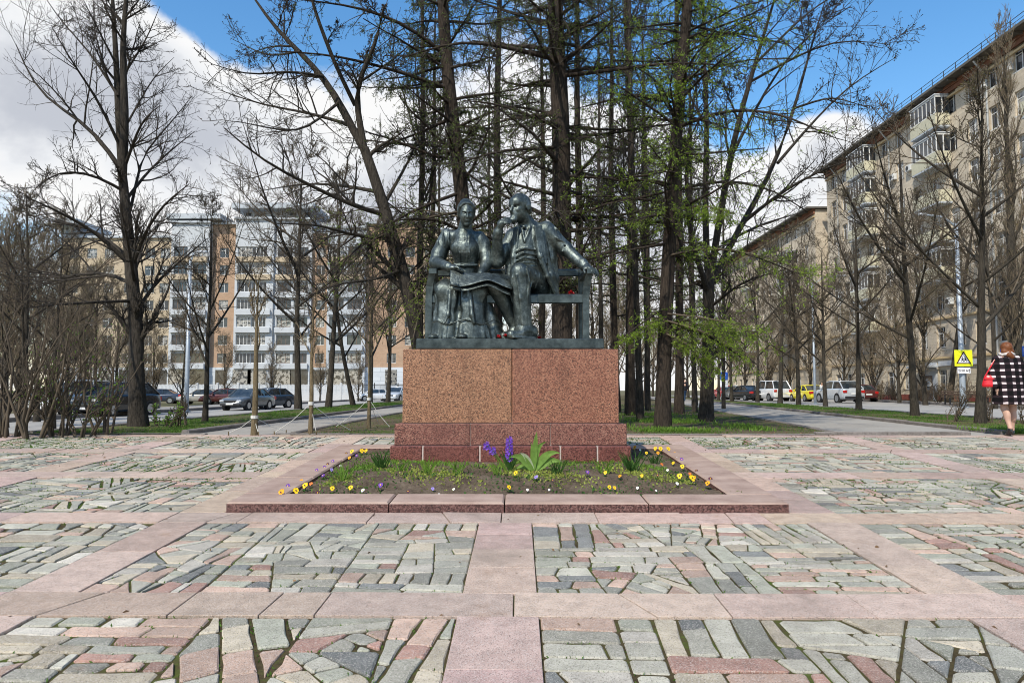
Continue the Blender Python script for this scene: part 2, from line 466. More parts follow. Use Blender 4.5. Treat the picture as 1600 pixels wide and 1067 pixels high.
def split(p, target, elong, jit, R, out, depth=0):
    A = area(p)
    if A < target * R.choice((.45, .7, 1.0, 1.5)) or depth > 30:
        out.append(p); return
    # principal axis
    cx = sum(v[0] for v in p) / len(p); cy = sum(v[1] for v in p) / len(p)
    sxx = sum((v[0] - cx) ** 2 for v in p); syy = sum((v[1] - cy) ** 2 for v in p); sxy = sum((v[0] - cx) * (v[1] - cy) for v in p)
    ang = .5 * math.atan2(2 * sxy, sxx - syy)
    ratio = math.sqrt(max(sxx, syy) / max(1e-9, min(sxx, syy)))
    along = R.random() < elong and ratio < 3.2 and A < target * 9
    a = ang + (math.pi / 2 if along else 0) + R.gauss(0, jit)
    n = (math.cos(a), math.sin(a)); t = R.uniform(-.18, .18)
    ext = [(v[0] - cx) * n[0] + (v[1] - cy) * n[1] for v in p]
    off = (max(ext) + min(ext)) / 2 + t * (max(ext) - min(ext))
    c = (cx + n[0] * off, cy + n[1] * off)
    q1 = clip(p, c, n); q2 = clip(p, c, (-n[0], -n[1]))
    def wid(q): return area(q) / max(math.hypot(u[0] - v[0], u[1] - v[1]) for u in q for v in q)
    if len(q1) < 3 or len(q2) < 3 or min(area(q1), area(q2)) < .004 or min(wid(q1), wid(q2)) < (.045 if len(q1) > 3 and len(q2) > 3 else .06):
        if depth < 30 and A > target * 1.6: split(p, target, elong * .7, jit * .7, R, out, depth + 6)
        else: out.append(p)
        return
    split(q1, target, elong, jit, R, out, depth + 1); split(q2, target, elong, jit, R, out, depth + 1)

def stone_mesh(p, h, R, rough=.006, bev=.008):
    """top, bevel ring and sides of one stone from its outline; returns verts, faces in plaza coordinates"""
    q = []; m = len(p)
    for i in range(m):
        o, a, b = p[i - 1], p[i], p[(i + 1) % m]; L = math.hypot(b[0] - a[0], b[1] - a[1]); K = math.hypot(o[0] - a[0], o[1] - a[1])
        if rough > .002:                                    # broken corners, uneven edges
            k = min(.022, .25 * K, .25 * L) * R.uniform(.25, 1.0)
            q.append((a[0] + (o[0] - a[0]) / K * k, a[1] + (o[1] - a[1]) / K * k)); q.append((a[0] + (b[0] - a[0]) / L * k, a[1] + (b[1] - a[1]) / L * k))
            if L > .22 and m < 6:
                t = R.uniform(.35, .65); d = R.uniform(-rough * .2, rough)
                nx, ny = -(b[1] - a[1]) / L, (b[0] - a[0]) / L
                q.append((a[0] + (b[0] - a[0]) * t + nx * d, a[1] + (b[1] - a[1]) * t + ny * d))
        else: q.append(a)
    n = len(q); cx = sum(v[0] for v in q) / n; cy = sum(v[1] for v in q) / n
    tx, ty = R.gauss(0, .005), R.gauss(0, .005)
    V = []
    for s, hh in ((0, -.05), (0, h - bev * .8), (1, h)):
        for v in q:
            dx, dy = v[0] - cx, v[1] - cy; L = math.hypot(dx, dy) + 1e-9
            k = 1 - s * min(.3, bev / L)
            x, y = cx + dx * k, cy + dy * k
            V.append((x, y, pz(x, y) + hh + (tx * dx + ty * dy if s or hh > 0 else 0)))
    F = []
    for r in (0, 1):
        for i in range(n): F.append((r * n + i, r * n + (i + 1) % n, (r + 1) * n + (i + 1) % n, (r + 1) * n + i))
    F.append(tuple(2 * n + i for i in range(n)))
    return V, F

PAL = [((.255, .25, .205), 6), ((.36, .342, .275), 7), ((.295, .295, .23), 6), ((.40, .345, .255), 5), ((.43, .30, .23), 4), ((.31, .18, .14), 2), ((.15, .155, .145), 2), ((.43, .395, .33), 3)]
def pick_col(R, pink=1.0):
    w = [x[1] * (pink if i in (4, 5) else 1) for i, x in enumerate(PAL)]
    c = R.choices(PAL, w)[0][0]; k = R.uniform(.74, 1.28)
    return tuple(v * k for v in c)
stones = []          # (screen size, outline, colour, height, rough, is_slab)
def add_piece(p, c, h, rough, slab):
    cx = sum(v[0] for v in p) / len(p); cy = sum(v[1] for v in p) / len(p)
    if cy < 2.6 or abs(cx) > .80 * cy + 1.2: return
    stones.append((area(p) / cy ** 3, p, c, h, rough, slab))
def courses(poly, ang, R, wmin, wmax, lmin, lmax, out):
    """fill a patch with rough courses of oblong stones lying in one direction"""
    d = (math.cos(ang), math.sin(ang)); n = (-d[1], d[0])
    ns = [v[0] * n[0] + v[1] * n[1] for v in poly]; a = min(ns); end = max(ns)
    rest = poly
    while a < end - .02:
        w = R.uniform(wmin, wmax); a += w
        if end - a < wmin * .7: a = end + 1
        th = R.gauss(0, .035); nn = (n[0] * math.cos(th) - n[1] * math.sin(th), n[0] * math.sin(th) + n[1] * math.cos(th))
        cx = sum(v[0] for v in rest) / len(rest); cy = sum(v[1] for v in rest) / len(rest); k = cx * d[0] + cy * d[1]
        c = (n[0] * a + d[0] * k, n[1] * a + d[1] * k)
        row = clip(rest, c, (-nn[0], -nn[1])); rest = clip(rest, c, nn) if a < end else []
        if len(row) > 2:
            ds = [v[0] * d[0] + v[1] * d[1] for v in row]; e, eend = min(ds), max(ds); cur = row
            while cur and len(cur) > 2:
                L = R.uniform(lmin, lmax); e += L
                if eend - e < lmin * .6: out.append(cur); break
                th = R.gauss(0, .13); dd = (d[0] * math.cos(th) - d[1] * math.sin(th), d[0] * math.sin(th) + d[1] * math.cos(th))
                m = sum(v[0] * n[0] + v[1] * n[1] for v in cur) / len(cur); c = (d[0] * e + n[0] * m, d[1] * e + n[1] * m)
                q = clip(cur, c, (-dd[0], -dd[1])); cur = clip(cur, c, dd)
                if len(q) > 2: out.append(q)
        if len(rest) < 3: break
def field(x0, x1, y0, y1, target, elong, jit, seed, pink=1.0, joint=.011, diag=.16):
    R = random.Random(seed); patches = []; out = []
    split([(x0, y0), (x1, y0), (x1, y1), (x0, y1)], .55, .3, .05, R, patches)
    s_ = math.sqrt(target / .045)
    for p in patches:
        r = R.random(); o2 = []
        if r < .32: split(p, target * .9, .35, .20, R, o2)
        else:
            ang = (0 if R.random() < .68 else math.pi / 2) + (R.uniform(-.6, .6) if R.random() < diag else R.gauss(0, .04))
            wa = R.uniform(.075, .13) * s_; courses(p, ang, R, wa, wa * 1.6, .13 * s_, .50 * s_, o2)
        pk = pink * R.choice((.3, .6, 1.0, 2.4))
        for q in o2:
            if len(q) < 3 or area(q) < .0025: continue
            g_ = inset(q, joint * (R.uniform(.30, .75) if R.random() < .88 else R.uniform(.9, 1.6)))
            if g_ and area(g_) > .0022 and area(g_) / max(math.hypot(u[0] - v[0], u[1] - v[1]) for u in g_ for v in g_) > .022: add_piece(g_, pick_col(R, pk), R.uniform(.001, .010), .012, False)
def band(x0, x1, y0, y1, along_x, seed, seg=(.6, 1.25), crack=.42):
    R = random.Random(seed); a0, a1 = (x0, x1) if along_x else (y0, y1)
    a = a0; cuts = [a0]
    while a < a1 - .5:
        a += R.uniform(*seg)
        if a < a1 - .3: cuts.append(a)
    cuts.append(a1)
    for c0, c1 in zip(cuts, cuts[1:]):
        p = [(c0, y0), (c1, y0), (c1, y1), (c0, y1)] if along_x else [(x0, c0), (x1, c0), (x1, c1), (x0, c1)]
        polys = [p]
        if R.random() < crack:
            th = R.uniform(-.6, .6) + (0 if along_x else math.pi / 2); n = (math.cos(th), math.sin(th))
            cc = (sum(v[0] for v in p) / 4 + R.uniform(-.15, .15), sum(v[1] for v in p) / 4 + R.uniform(-.1, .1))
            polys = [clip(p, cc, n), clip(p, cc, (-n[0], -n[1]))]
        k = R.uniform(.82, 1.12); col = (.445 * k, .322 * k * R.uniform(.95, 1.06), .258 * k * R.uniform(.92, 1.08))
        for q in polys:
            if len(q) > 2:
                q2 = inset(q, .0035 if len(polys) == 1 else .0045)
                if q2: add_piece(q2, col, .012 + R.uniform(-.002, .003), .001, True)

colsB = [(-12.1, -11.67), (-9.08, -8.65), (-6.05, -5.62), (-3.03, -2.6), (2.6, 3.03), (5.62, 6.05), (8.65, 9.08), (11.67, 12.1)]
rowsB = [(1.9, 2.31), (4.21, 4.62), (6.51, 6.91), (8.85, 9.27), (11.1, 11.5), (13.22, 13.5)]
sd_ = 100
for (y0, y1) in rowsB:                                     # cross bands run through, except under the flower bed
    for (x0, x1) in ([(-16, -3.03), (-3.03, 3.03), (3.03, 16)] if y0 < 6.8 or y0 > 13 else [(-16, -3.03), (3.03, 16)] if y0 < 11 else [(-16, -3.03), (-2.6, 2.6), (3.03, 16)]):
        sd_ += 1; band(x0, x1, y0, y1, True, sd_)
rowgap = [(2.31, 4.21), (4.62, 6.51), (6.91, 8.85), (9.27, 11.1), (11.5, 13.22)]
for (x0, x1) in colsB:
    for k, (y0, y1) in enumerate(rowgap):
        sd_ += 1; band(x0, x1, y0, y1, False, sd_, (.6, 1.3))
for (x0, x1) in ((-3.03, -2.6), (2.6, 3.03)):
    for (y0, y1) in ((8.85, 9.27), (11.1, 11.5)):
        sd_ += 1; band(x0, x1, y0, y1, False, sd_, (.6, 1.3))
sd_ = 300
for k, (y0, y1) in enumerate(rowgap[:2]):
    band(-.235, .225, y0, y1, False, 40 + k, (.42, .70), 0)
cg = [(-16, -12.1), (-11.67, -9.08), (-8.65, -6.05), (-5.62, -3.03), (3.03, 5.62), (6.05, 8.65), (9.08, 11.67), (12.1, 16)]
for k, (y0, y1) in enumerate(rowgap):
    for (x0, x1) in cg:
        sd_ += 1
        R = random.Random(sd_)
        field(x0, x1, y0, y1, R.choice((.035, .045, .055)), R.choice((.55, .7)), R.choice((.05, .11)), sd_ * 7, .75, .019)
    if k == 0:
        field(-2.6, -.235, y0, y1, .042, .62, .07, 901, 1.6, .012); field(.225, 2.6, y0, y1, .06, .55, .10, 912, .9, .013)
    elif k == 1:
        field(-2.6, -.235, y0, y1, .050, .5, .07, 933, .8, .009); field(.225, 2.6, y0, y1, .042, .45, .12, 934, 1.0, .010)
    elif k == 4:
        field(-2.6, 2.6, y0, y1, .045, .6, .1, 935, .5, .018)
# the pieces that show largest are objects of their own, the rest one mass each
RS = random.Random(5)
def piece_obj(name, s):
    V, F = stone_mesh(s[1], s[3], RS, s[4], .010 if not s[5] else .004)
    o = link_mesh(name, mesh_np(name, V, F, M['paving_stone'], col=np.array([s[2]] * len(V))), plaza)
    return o
for slab, nm, lim in ((False, 'paving_stone', 300), (True, 'granite_slab', 200)):
    L = sorted([s for s in stones if s[5] == slab], key=lambda s: -s[0])
    for s in L[:lim]: piece_obj(nm, s)
    VV, FF, CC = [], [], []
    for s in L[lim:]:
        V, F = stone_mesh(s[1], s[3], RS, .0 if s[0] < 4e-5 else s[4], .008); b = len(VV)
        VV += V; FF += [tuple(i + b for i in f) for f in F]; CC += [s[2]] * len(V)
    if VV:
        o = link_mesh('small_' + nm + 's', mesh_np(nm + '_mass', np.array(VV), FF, M['paving_stone'], col=np.array(CC)), plaza); o['kind'] = 'stuff'

# raised kerb at the back of the plaza
root = empty('plaza_edge_kerb', (0, YEND, ZT)); set_tags(root, 'long low pink granite kerb along the back edge of the plaza', 'kerb')
x = -15.0
while x < 8.0:
    w = RNG.uniform(1.2, 1.9); xe = min(x + w, 8.3)
    if not (-6.0 < (x + xe) / 2 < -4.2):
        MB().cbox(x, xe - .008, .02, .16, -.1, (.035 if x < 5.5 else .07) + RNG.uniform(-.004, .004), .012).build('kerb_stone', M['granite_pink'] if 'granite_pink' in M else M['kerb_stone'], root)
    x = xe

# ------------------------------------------------------------------ flower bed kerb, soil
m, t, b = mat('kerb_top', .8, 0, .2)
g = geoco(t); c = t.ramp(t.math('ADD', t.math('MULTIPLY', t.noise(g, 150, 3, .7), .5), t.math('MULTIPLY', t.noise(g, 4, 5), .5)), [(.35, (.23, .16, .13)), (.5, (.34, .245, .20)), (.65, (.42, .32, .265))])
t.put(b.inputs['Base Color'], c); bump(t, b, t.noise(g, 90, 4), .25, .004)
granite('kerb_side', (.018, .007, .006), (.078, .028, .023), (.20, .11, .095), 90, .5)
BX, BY0, BY1, KW, KH = 2.6, 6.91, 11.32, .43, .105
fk = empty('flower_bed_kerb', (0, BY0, pz(0, BY0))); set_tags(fk, 'low red granite kerb framing the flower bed round the monument', 'kerb')
def kerb_block(x0, x1, y0, y1):
    c = .016
    def ring(off, h): return [(x0 + off, y0 + off, h), (x1 - off, y0 + off, h), (x1 - off, y1 - off, h), (x0 + off, y1 - off, h)]
    mb = MB(); mb.loft([ring(0, -.06), ring(0, KH - c), ring(c, KH)], caps=True)
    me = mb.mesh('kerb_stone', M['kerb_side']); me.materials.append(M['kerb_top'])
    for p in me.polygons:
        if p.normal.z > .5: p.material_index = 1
    for v in me.vertices:
        v.co.z += pz(0, v.co.y); v.co.y -= BY0; v.co.z -= pz(0, BY0)
    link_mesh('kerb_stone', me, fk)
cutx = [-BX, -1.09, -.02, 1.31, BX]
for a_, b_ in zip(cutx, cutx[1:]): kerb_block(a_ + .005, b_ - .005, BY0, BY0 + KW); kerb_block(a_ + .005, b_ - .005, BY1 - KW + .05, BY1)
for sx in (-1, 1):
    cy = [BY0 + KW, 8.3, 9.7, BY1 - KW + .05]
    for a_, b_ in zip(cy, cy[1:]):
        xa, xb = sorted((sx * BX, sx * (BX - KW))); kerb_block(xa, xb, a_ + .004, b_ - .004)
rs = np.random.default_rng(3)
def soil_z(x, y):
    e = min(BX - KW - abs(x), y - BY0 - KW, BY1 - KW - y)
    h = .062 + .075 * sstep(0, .8, e) + .012 * math.sin(x * 5.1 + y * 3) * math.sin(y * 4.7 - x * 2)
    return pz(x, y) + h
xs = np.linspace(-BX + KW - .03, BX - KW + .03, 150); ys = np.linspace(BY0 + KW - .03, BY1 - KW + .08, 130)
nz = rs.normal(0, .006, (len(ys), len(xs))); nz2 = rs.normal(0, .03, (len(ys) // 4 + 2, len(xs) // 4 + 2))
V = []
for j, y in enumerate(ys):
    for i, x in enumerate(xs):
        V.append((x, y, soil_z(x, y) + nz[j, i] + .35 * nz2[j // 4, i // 4] * (1 if rs.random() < .3 else .4)))
n = len(xs)
F = np.array([(j * n + i, j * n + i + 1, (j + 1) * n + i + 1, (j + 1) * n + i) for j in range(len(ys) - 1) for i in range(n - 1)])
o = link_mesh('flower_bed_soil', mesh_np('flower_bed_soil', np.array(V), F, M['soil'], False)); o['kind'] = 'structure'

# ------------------------------------------------------------------ pedestal
PY = 9.24                                     # front of the base course
ZB = pz(0, PY)
ped = empty('granite_pedestal', (0.01, PY, ZB)); set_tags(ped, 'stepped red granite pedestal carrying the bronze couple', 'pedestal')
hb, hs, hm = .335, .27, .94                   # base course, step, main block
wb, ws, wm = 1.505, 1.455, 1.365
db0, db1 = 0.0, 1.62
for a_, b_ in ((-wb, -1.09), (-1.09, -.38), (-.38, .62), (.62, 1.08), (1.08, wb)):
    MB().cbox(a_ + .009, b_ - .009, db0, db1, -.15, hb, .012).build('base_block', M['granite_base'], ped)
MB().box(-wb + .012, wb - .012, db0 + .012, db1 - .012, -.15, hb - .012).build('mortar_joint', M['mortar'], ped)
for a_, b_ in ((-ws, -.50), (-.50, .50), (.50, ws)):
    MB().cbox(a_ + .0025, b_ - .0025, .055, db1 - .05, hb + .006, hb + hs, .010).build('step_block', M['granite_step'], ped)
MB().box(-ws + .03, ws - .03, .07, db1 - .07, hb - .01, hb + hs - .02).build('mortar_joint', M['mortar'], ped)
for k, (a_, b_) in enumerate(((-wm, .018), (.018, wm))):
    o = MB().cbox(a_ + (.0 if k == 0 else .003), b_ - (.003 if k == 0 else 0), .125, db1 - .12, hb + hs + .008, hb + hs + hm, .008).build('main_block', M['granite_tan' if k == 0 else 'granite_red'], ped)
    o['label'] = ('tan speckled left half of the main block', 'redder right half of the main block')[k]
MB().box(-wm + .02, wm - .02, .14, db1 - .14, hb + hs - .01, hb + hs + .1).build('mortar_joint', M['mortar'], ped)
ZTOP = ZB + hb + hs + hm
# ================================================================== sculpted figures (signed distance fields, meshed by surface nets)
class SDF:
    def __init__(s, lo, hi, h):
        s.h = h; s.lo = np.array(lo, float)
        s.ax = [np.arange(lo[i], hi[i] + h, h, dtype=np.float32) for i in range(3)]
        s.F = np.full([len(a) for a in s.ax], .5, dtype=np.float32)
    def _put(s, fn, lo, hi, k, op):
        pad = k + 3 * s.h; sl = []
        for i in range(3):
            a = max(0, int((lo[i] - pad - s.lo[i]) / s.h)); b = min(len(s.ax[i]), int((hi[i] + pad - s.lo[i]) / s.h) + 2)
            if b <= a: return s
            sl.append(slice(a, b))
        X = s.ax[0][sl[0]][:, None, None]; Y = s.ax[1][sl[1]][None, :, None]; Z = s.ax[2][sl[2]][None, None, :]
        d = fn(X, Y, Z).astype(np.float32); F = s.F[tuple(sl)]
        if op == 'add':
            if k > 0:
                h = np.clip(.5 + .5 * (F - d) / k, 0, 1); R = F + (d - F) * h - k * h * (1 - h)
            else: R = np.minimum(F, d)
        else:
            d = -d
            if k > 0:
                h = np.clip(.5 - .5 * (F - d) / k, 0, 1); R = F + (d - F) * h + k * h * (1 - h)
            else: R = np.maximum(F, d)
        s.F[tuple(sl)] = R
        return s
    def rc(s, a, b, ra, rb=None, k=.02, op='add'):
        rb = ra if rb is None else rb
        a = np.array(a, float); b = np.array(b, float); ba = b - a; L2 = max(1e-9, float(ba @ ba)); m = max(ra, rb)
        def fn(X, Y, Z):
            t = np.clip(((X - a[0]) * ba[0] + (Y - a[1]) * ba[1] + (Z - a[2]) * ba[2]) / L2, 0, 1)
            return np.sqrt((X - a[0] - t * ba[0]) ** 2 + (Y - a[1] - t * ba[1]) ** 2 + (Z - a[2] - t * ba[2]) ** 2) - (ra + (rb - ra) * t)
        return s._put(fn, np.minimum(a, b) - m, np.maximum(a, b) + m, k, op)
    def chain(s, pts, rads, k=.02, op='add'):
        if not hasattr(rads, '__len__'): rads = [rads] * len(pts)
        for i in range(len(pts) - 1): s.rc(pts[i], pts[i + 1], rads[i], rads[i + 1], k, op)
        return s
    def ell(s, c, r, B=None, k=.02, op='add'):
        c = np.array(c, float); r = np.array(r, float); B = np.eye(3) if B is None else np.array(B, float)   # rows: axes
        def fn(X, Y, Z):
            q = [((X - c[0]) * B[i][0] + (Y - c[1]) * B[i][1] + (Z - c[2]) * B[i][2]) for i in range(3)]
            k0 = np.sqrt((q[0] / r[0]) ** 2 + (q[1] / r[1]) ** 2 + (q[2] / r[2]) ** 2)
            k1 = np.sqrt((q[0] / r[0] ** 2) ** 2 + (q[1] / r[1] ** 2) ** 2 + (q[2] / r[2] ** 2) ** 2) + 1e-6
            return k0 * (k0 - 1) / k1
        m = r.max(); return s._put(fn, c - m, c + m, k, op)
    def box(s, c, hf, rd=.01, B=None, k=.01, op='add'):
        c = np.array(c, float); B = np.eye(3) if B is None else np.array(B, float)
        def fn(X, Y, Z):
            q = [np.abs((X - c[0]) * B[i][0] + (Y - c[1]) * B[i][1] + (Z - c[2]) * B[i][2]) - hf[i] + rd for i in range(3)]
            return np.sqrt(sum(np.maximum(v, 0) ** 2 for v in q)) + np.minimum(np.maximum(np.maximum(q[0], q[1]), q[2]), 0) - rd
        m = float(np.linalg.norm(hf)); return s._put(fn, c - m, c + m, k, op)
    def slab(s, levels, k=.02, pleat=None, op='add'):
        """stack of ellipses: levels = [(z, cx, cy, rx, ry)]; pleat = (count, amount at bottom)"""
        L = sorted(levels); zs = np.array([l[0] for l in L]); rest = np.array([l[1:] for l in L])
        def fn(X, Y, Z):
            cx, cy, rx, ry = [np.interp(Z, zs, rest[:, i]) for i in range(4)]
            dx, dy = X - cx, Y - cy; q = np.sqrt((dx / rx) ** 2 + (dy / ry) ** 2); rm = np.minimum(rx, ry)
            d = (q - 1) * rm
            if pleat:
                th = np.arctan2(dy / ry, dx / rx); w = np.clip((zs[-1] - Z) / (zs[-1] - zs[0]), 0, 1)
                d = d - pleat[1] * w * (np.sin(th * pleat[0] + 1.3 * np.sin(th * 3)) * .6 + .4 * np.sin(th * (pleat[0] * .55) + 2))
            dz = np.maximum(zs[0] - Z, Z - zs[-1])
            return np.maximum(d, dz)
        a = np.array([min(l[1] - l[3] for l in L), min(l[2] - l[4] for l in L), zs[0]]); b = np.array([max(l[1] + l[3] for l in L), max(l[2] + l[4] for l in L), zs[-1]])
        return s._put(fn, a - .05, b + .05, k, op)
    def half(s, z):
        """cut everything below height z"""
        Z = s.ax[2][None, None, :]; s.F = np.maximum(s.F, (z - Z).astype(np.float32)); return s
    def mesh(s):
        F = s.F; S = F < 0; nx, ny, nz = F.shape
        c = np.zeros((nx - 1, ny - 1, nz - 1), dtype=np.int8)
        for i in (0, 1):
            for j in (0, 1):
                for k in (0, 1): c += S[i:nx - 1 + i, j:ny - 1 + j, k:nz - 1 + k]
        act = np.argwhere((c > 0) & (c < 8)); idx = -np.ones(c.shape, dtype=np.int64); idx[act[:, 0], act[:, 1], act[:, 2]] = np.arange(len(act))
        acc = np.zeros((len(act), 3)); cnt = np.zeros(len(act))
        cs = [(i, j, k) for i in (0, 1) for j in (0, 1) for k in (0, 1)]
        val = {o: F[act[:, 0] + o[0], act[:, 1] + o[1], act[:, 2] + o[2]] for o in cs}
        for o in cs:
            for a in range(3):
                if o[a] == 0:
                    p = list(o); p[a] = 1; p = tuple(p); va, vb = val[o], val[p]; mk = (va < 0) != (vb < 0)
                    t = np.where(mk, va / np.where(va - vb == 0, 1, va - vb), 0)
                    q = np.tile(np.array(o, float), (len(act), 1)); q[:, a] = t
                    acc += q * mk[:, None]; cnt += mk
        V = (act + acc / cnt[:, None]) * s.h + s.lo
        Q = []
        for a in range(3):
            sl0 = [slice(None)] * 3; sl1 = [slice(None)] * 3; sl0[a] = slice(0, -1); sl1[a] = slice(1, None)
            A, B = S[tuple(sl0)], S[tuple(sl1)]; e = np.argwhere(A != B)
            b, cc = (a + 1) % 3, (a + 2) % 3
            ok = (e[:, b] > 0) & (e[:, cc] > 0) & (e[:, b] < F.shape[b] - 1) & (e[:, cc] < F.shape[cc] - 1); e = e[ok]
            def g(db, dc):
                q = e.copy(); q[:, b] -= db; q[:, cc] -= dc; return idx[q[:, 0], q[:, 1], q[:, 2]]
            f = np.stack([g(1, 1), g(0, 1), g(0, 0), g(1, 0)], 1); flip = ~A[e[:, 0], e[:, 1], e[:, 2]]
            f[flip] = f[flip][:, ::-1]; Q.append(f)
        Q = np.concatenate(Q)
        return V, Q[(Q >= 0).all(1)]
    def build(s, name, m, parent=None, relax=1):
        V, Q = s.mesh()
        for _ in range(relax):                       # light smoothing
            a = np.zeros_like(V); n = np.zeros(len(V))
            for i in range(4):
                u, v = Q[:, i], Q[:, (i + 1) % 4]
                np.add.at(a, u, V[v]); np.add.at(n, u, 1); np.add.at(a, v, V[u]); np.add.at(n, v, 1)
            V = V + .5 * (a / np.maximum(n, 1)[:, None] - V)
        return link_mesh(name, mesh_np(name, V, Q, m, True), parent)

def frame(f, up=(0, 0, 1)):
    f = np.array(f, float); f /= np.linalg.norm(f); r = np.cross(f, up); r /= np.linalg.norm(r); u = np.cross(r, f)
    return f, r, u

# bronze with a grey-green patina
m, t, b = mat('bronze', .40, .88, .5)
oc = objco(t)
n1 = t.noise(oc, 5, 6, .65); n2 = t.noise(oc, 28, 5, .7)
f = t.math('ADD', t.math('MULTIPLY', n1, .6), t.math('MULTIPLY', n2, .4))
t.put(b.inputs['Base Color'], t.ramp(f, [(.32, (.030, .038, .037)), (.5, (.090, .108, .103)), (.66, (.25, .285, .27))]))
t.put(b.inputs['Roughness'], t.math('MULTIPLY_ADD', n2, .24, .34))
mp = t.node('ShaderNodeMapping'); mp.inputs['Scale'].default_value = (1.6, 1.6, .55); t.l.new(oc, mp.inputs[0])
bump(t, b, t.math('ADD', t.math('MULTIPLY', t.noise(mp.outputs[0], 16, 5, .6, .4), 1.6), t.math('MULTIPLY', t.noise(oc, 60, 4, .7), .35)), .30, .020)
m, t, b = mat('bronze_plain', .44, .85, .5)
oc = objco(t)
t.put(b.inputs['Base Color'], t.ramp(t.noise(oc, 7, 6, .7), [(.34, (.038, .048, .048)), (.5, (.075, .092, .09)), (.68, (.13, .155, .15))]))

ST = empty('bronze_statue', (0.0, PY + .80, ZTOP)); ST.scale = (1, 1, 1.055); set_tags(ST, 'dark bronze man and woman seated together on a bench on the pedestal', 'statue')
PLH = .13
def cv(px, py, y): return ((px - 796) / 118.6, y, (530 - py) / 118.6 + PLH)
MB().cbox(-1.2, 1.2, -.63, .62, .004, PLH, .012).build('plinth', M['bronze_plain'], ST)

def bench():
    B = empty('bench', (0, 0, 0), parent=ST)
    z0 = PLH; seat = .575 + z0
    mk = lambda nm, *a, c=.014: MB().cbox(*a, c).build(nm, M['bronze_plain'], B)
    mk('seat', -1.06, .99, -.30, .34, seat - .045, seat)
    mk('front_rail', -1.06, .99, -.33, -.27, seat - .115, seat + .004)
    mk('back_rail', -1.06, .99, .335, .40, .90 + z0, 1.0 + z0)
    for x in (-1.075, 1.0):
        # leg with sweeping arm support
        ring = lambda x0, x1, y0, y1, z: [(x0, y0, z), (x1, y0, z), (x1, y1, z), (x0, y1, z)]
        mb = MB(); w = .085
        mb.loft([ring(x - w / 2, x + w / 2, -.35, -.26, z0), ring(x - w / 2, x + w / 2, -.35, -.26, seat - .05), ring(x - w / 2 + .01, x + w / 2 + .015, -.36, -.28, seat + .1), ring(x - w / 2 + .035, x + w / 2 + .04, -.39, -.31, seat + .22), ring(x - w / 2 + .075, x + w / 2 + .07, -.42, -.33, seat + .30)])
        mb.build('leg', M['bronze_plain'], B)
        mk('leg', x - w / 2, x + w / 2, .31, .40, z0, 1.0 + z0)
        mb = MB(); xx = x + .06
        mb.loft([ring(xx - .045, xx + .045, -.44, -.40, seat + .26), ring(xx - .05, xx + .05, -.43, -.36, seat + .325)][:0] or [[(xx - .05, -.44, seat + .25), (xx + .05, -.44, seat + .25), (xx + .05, -.44, seat + .31), (xx - .05, -.44, seat + .31)],
                 [(xx - .05, -.25, seat + .28), (xx + .05, -.25, seat + .28), (xx + .05, -.25, seat + .345), (xx - .05, -.25, seat + .345)],
                 [(x - .04, .38, seat + .26), (x + .04, .38, seat + .26), (x + .04, .38, seat + .32), (x - .04, .38, seat + .32)]])
        mb.build('armrest', M['bronze_plain'], B)
bench()

def fingers(S, base, fdir, side, L, r, curl, k=.006, n=4):
    """n fingers from a palm edge; fdir forward, side = across the knuckles, curl = bend vector"""
    base = np.array(base, float); fdir = np.array(fdir, float); fdir /= np.linalg.norm(fdir); side = np.array(side, float); curl = np.array(curl, float)
    for i in range(n):
        o = base + side * (i - (n - 1) / 2); l = L * (.86, 1.0, .95, .76)[i]
        p1 = o + fdir * l * .45; p2 = p1 + (fdir * .75 + curl * .65) * l * .33; p3 = p2 + (fdir * .35 + curl) * l * .27
        S.chain([o, p1, p2, p3], [r, r * .95, r * .88, r * .75], k)

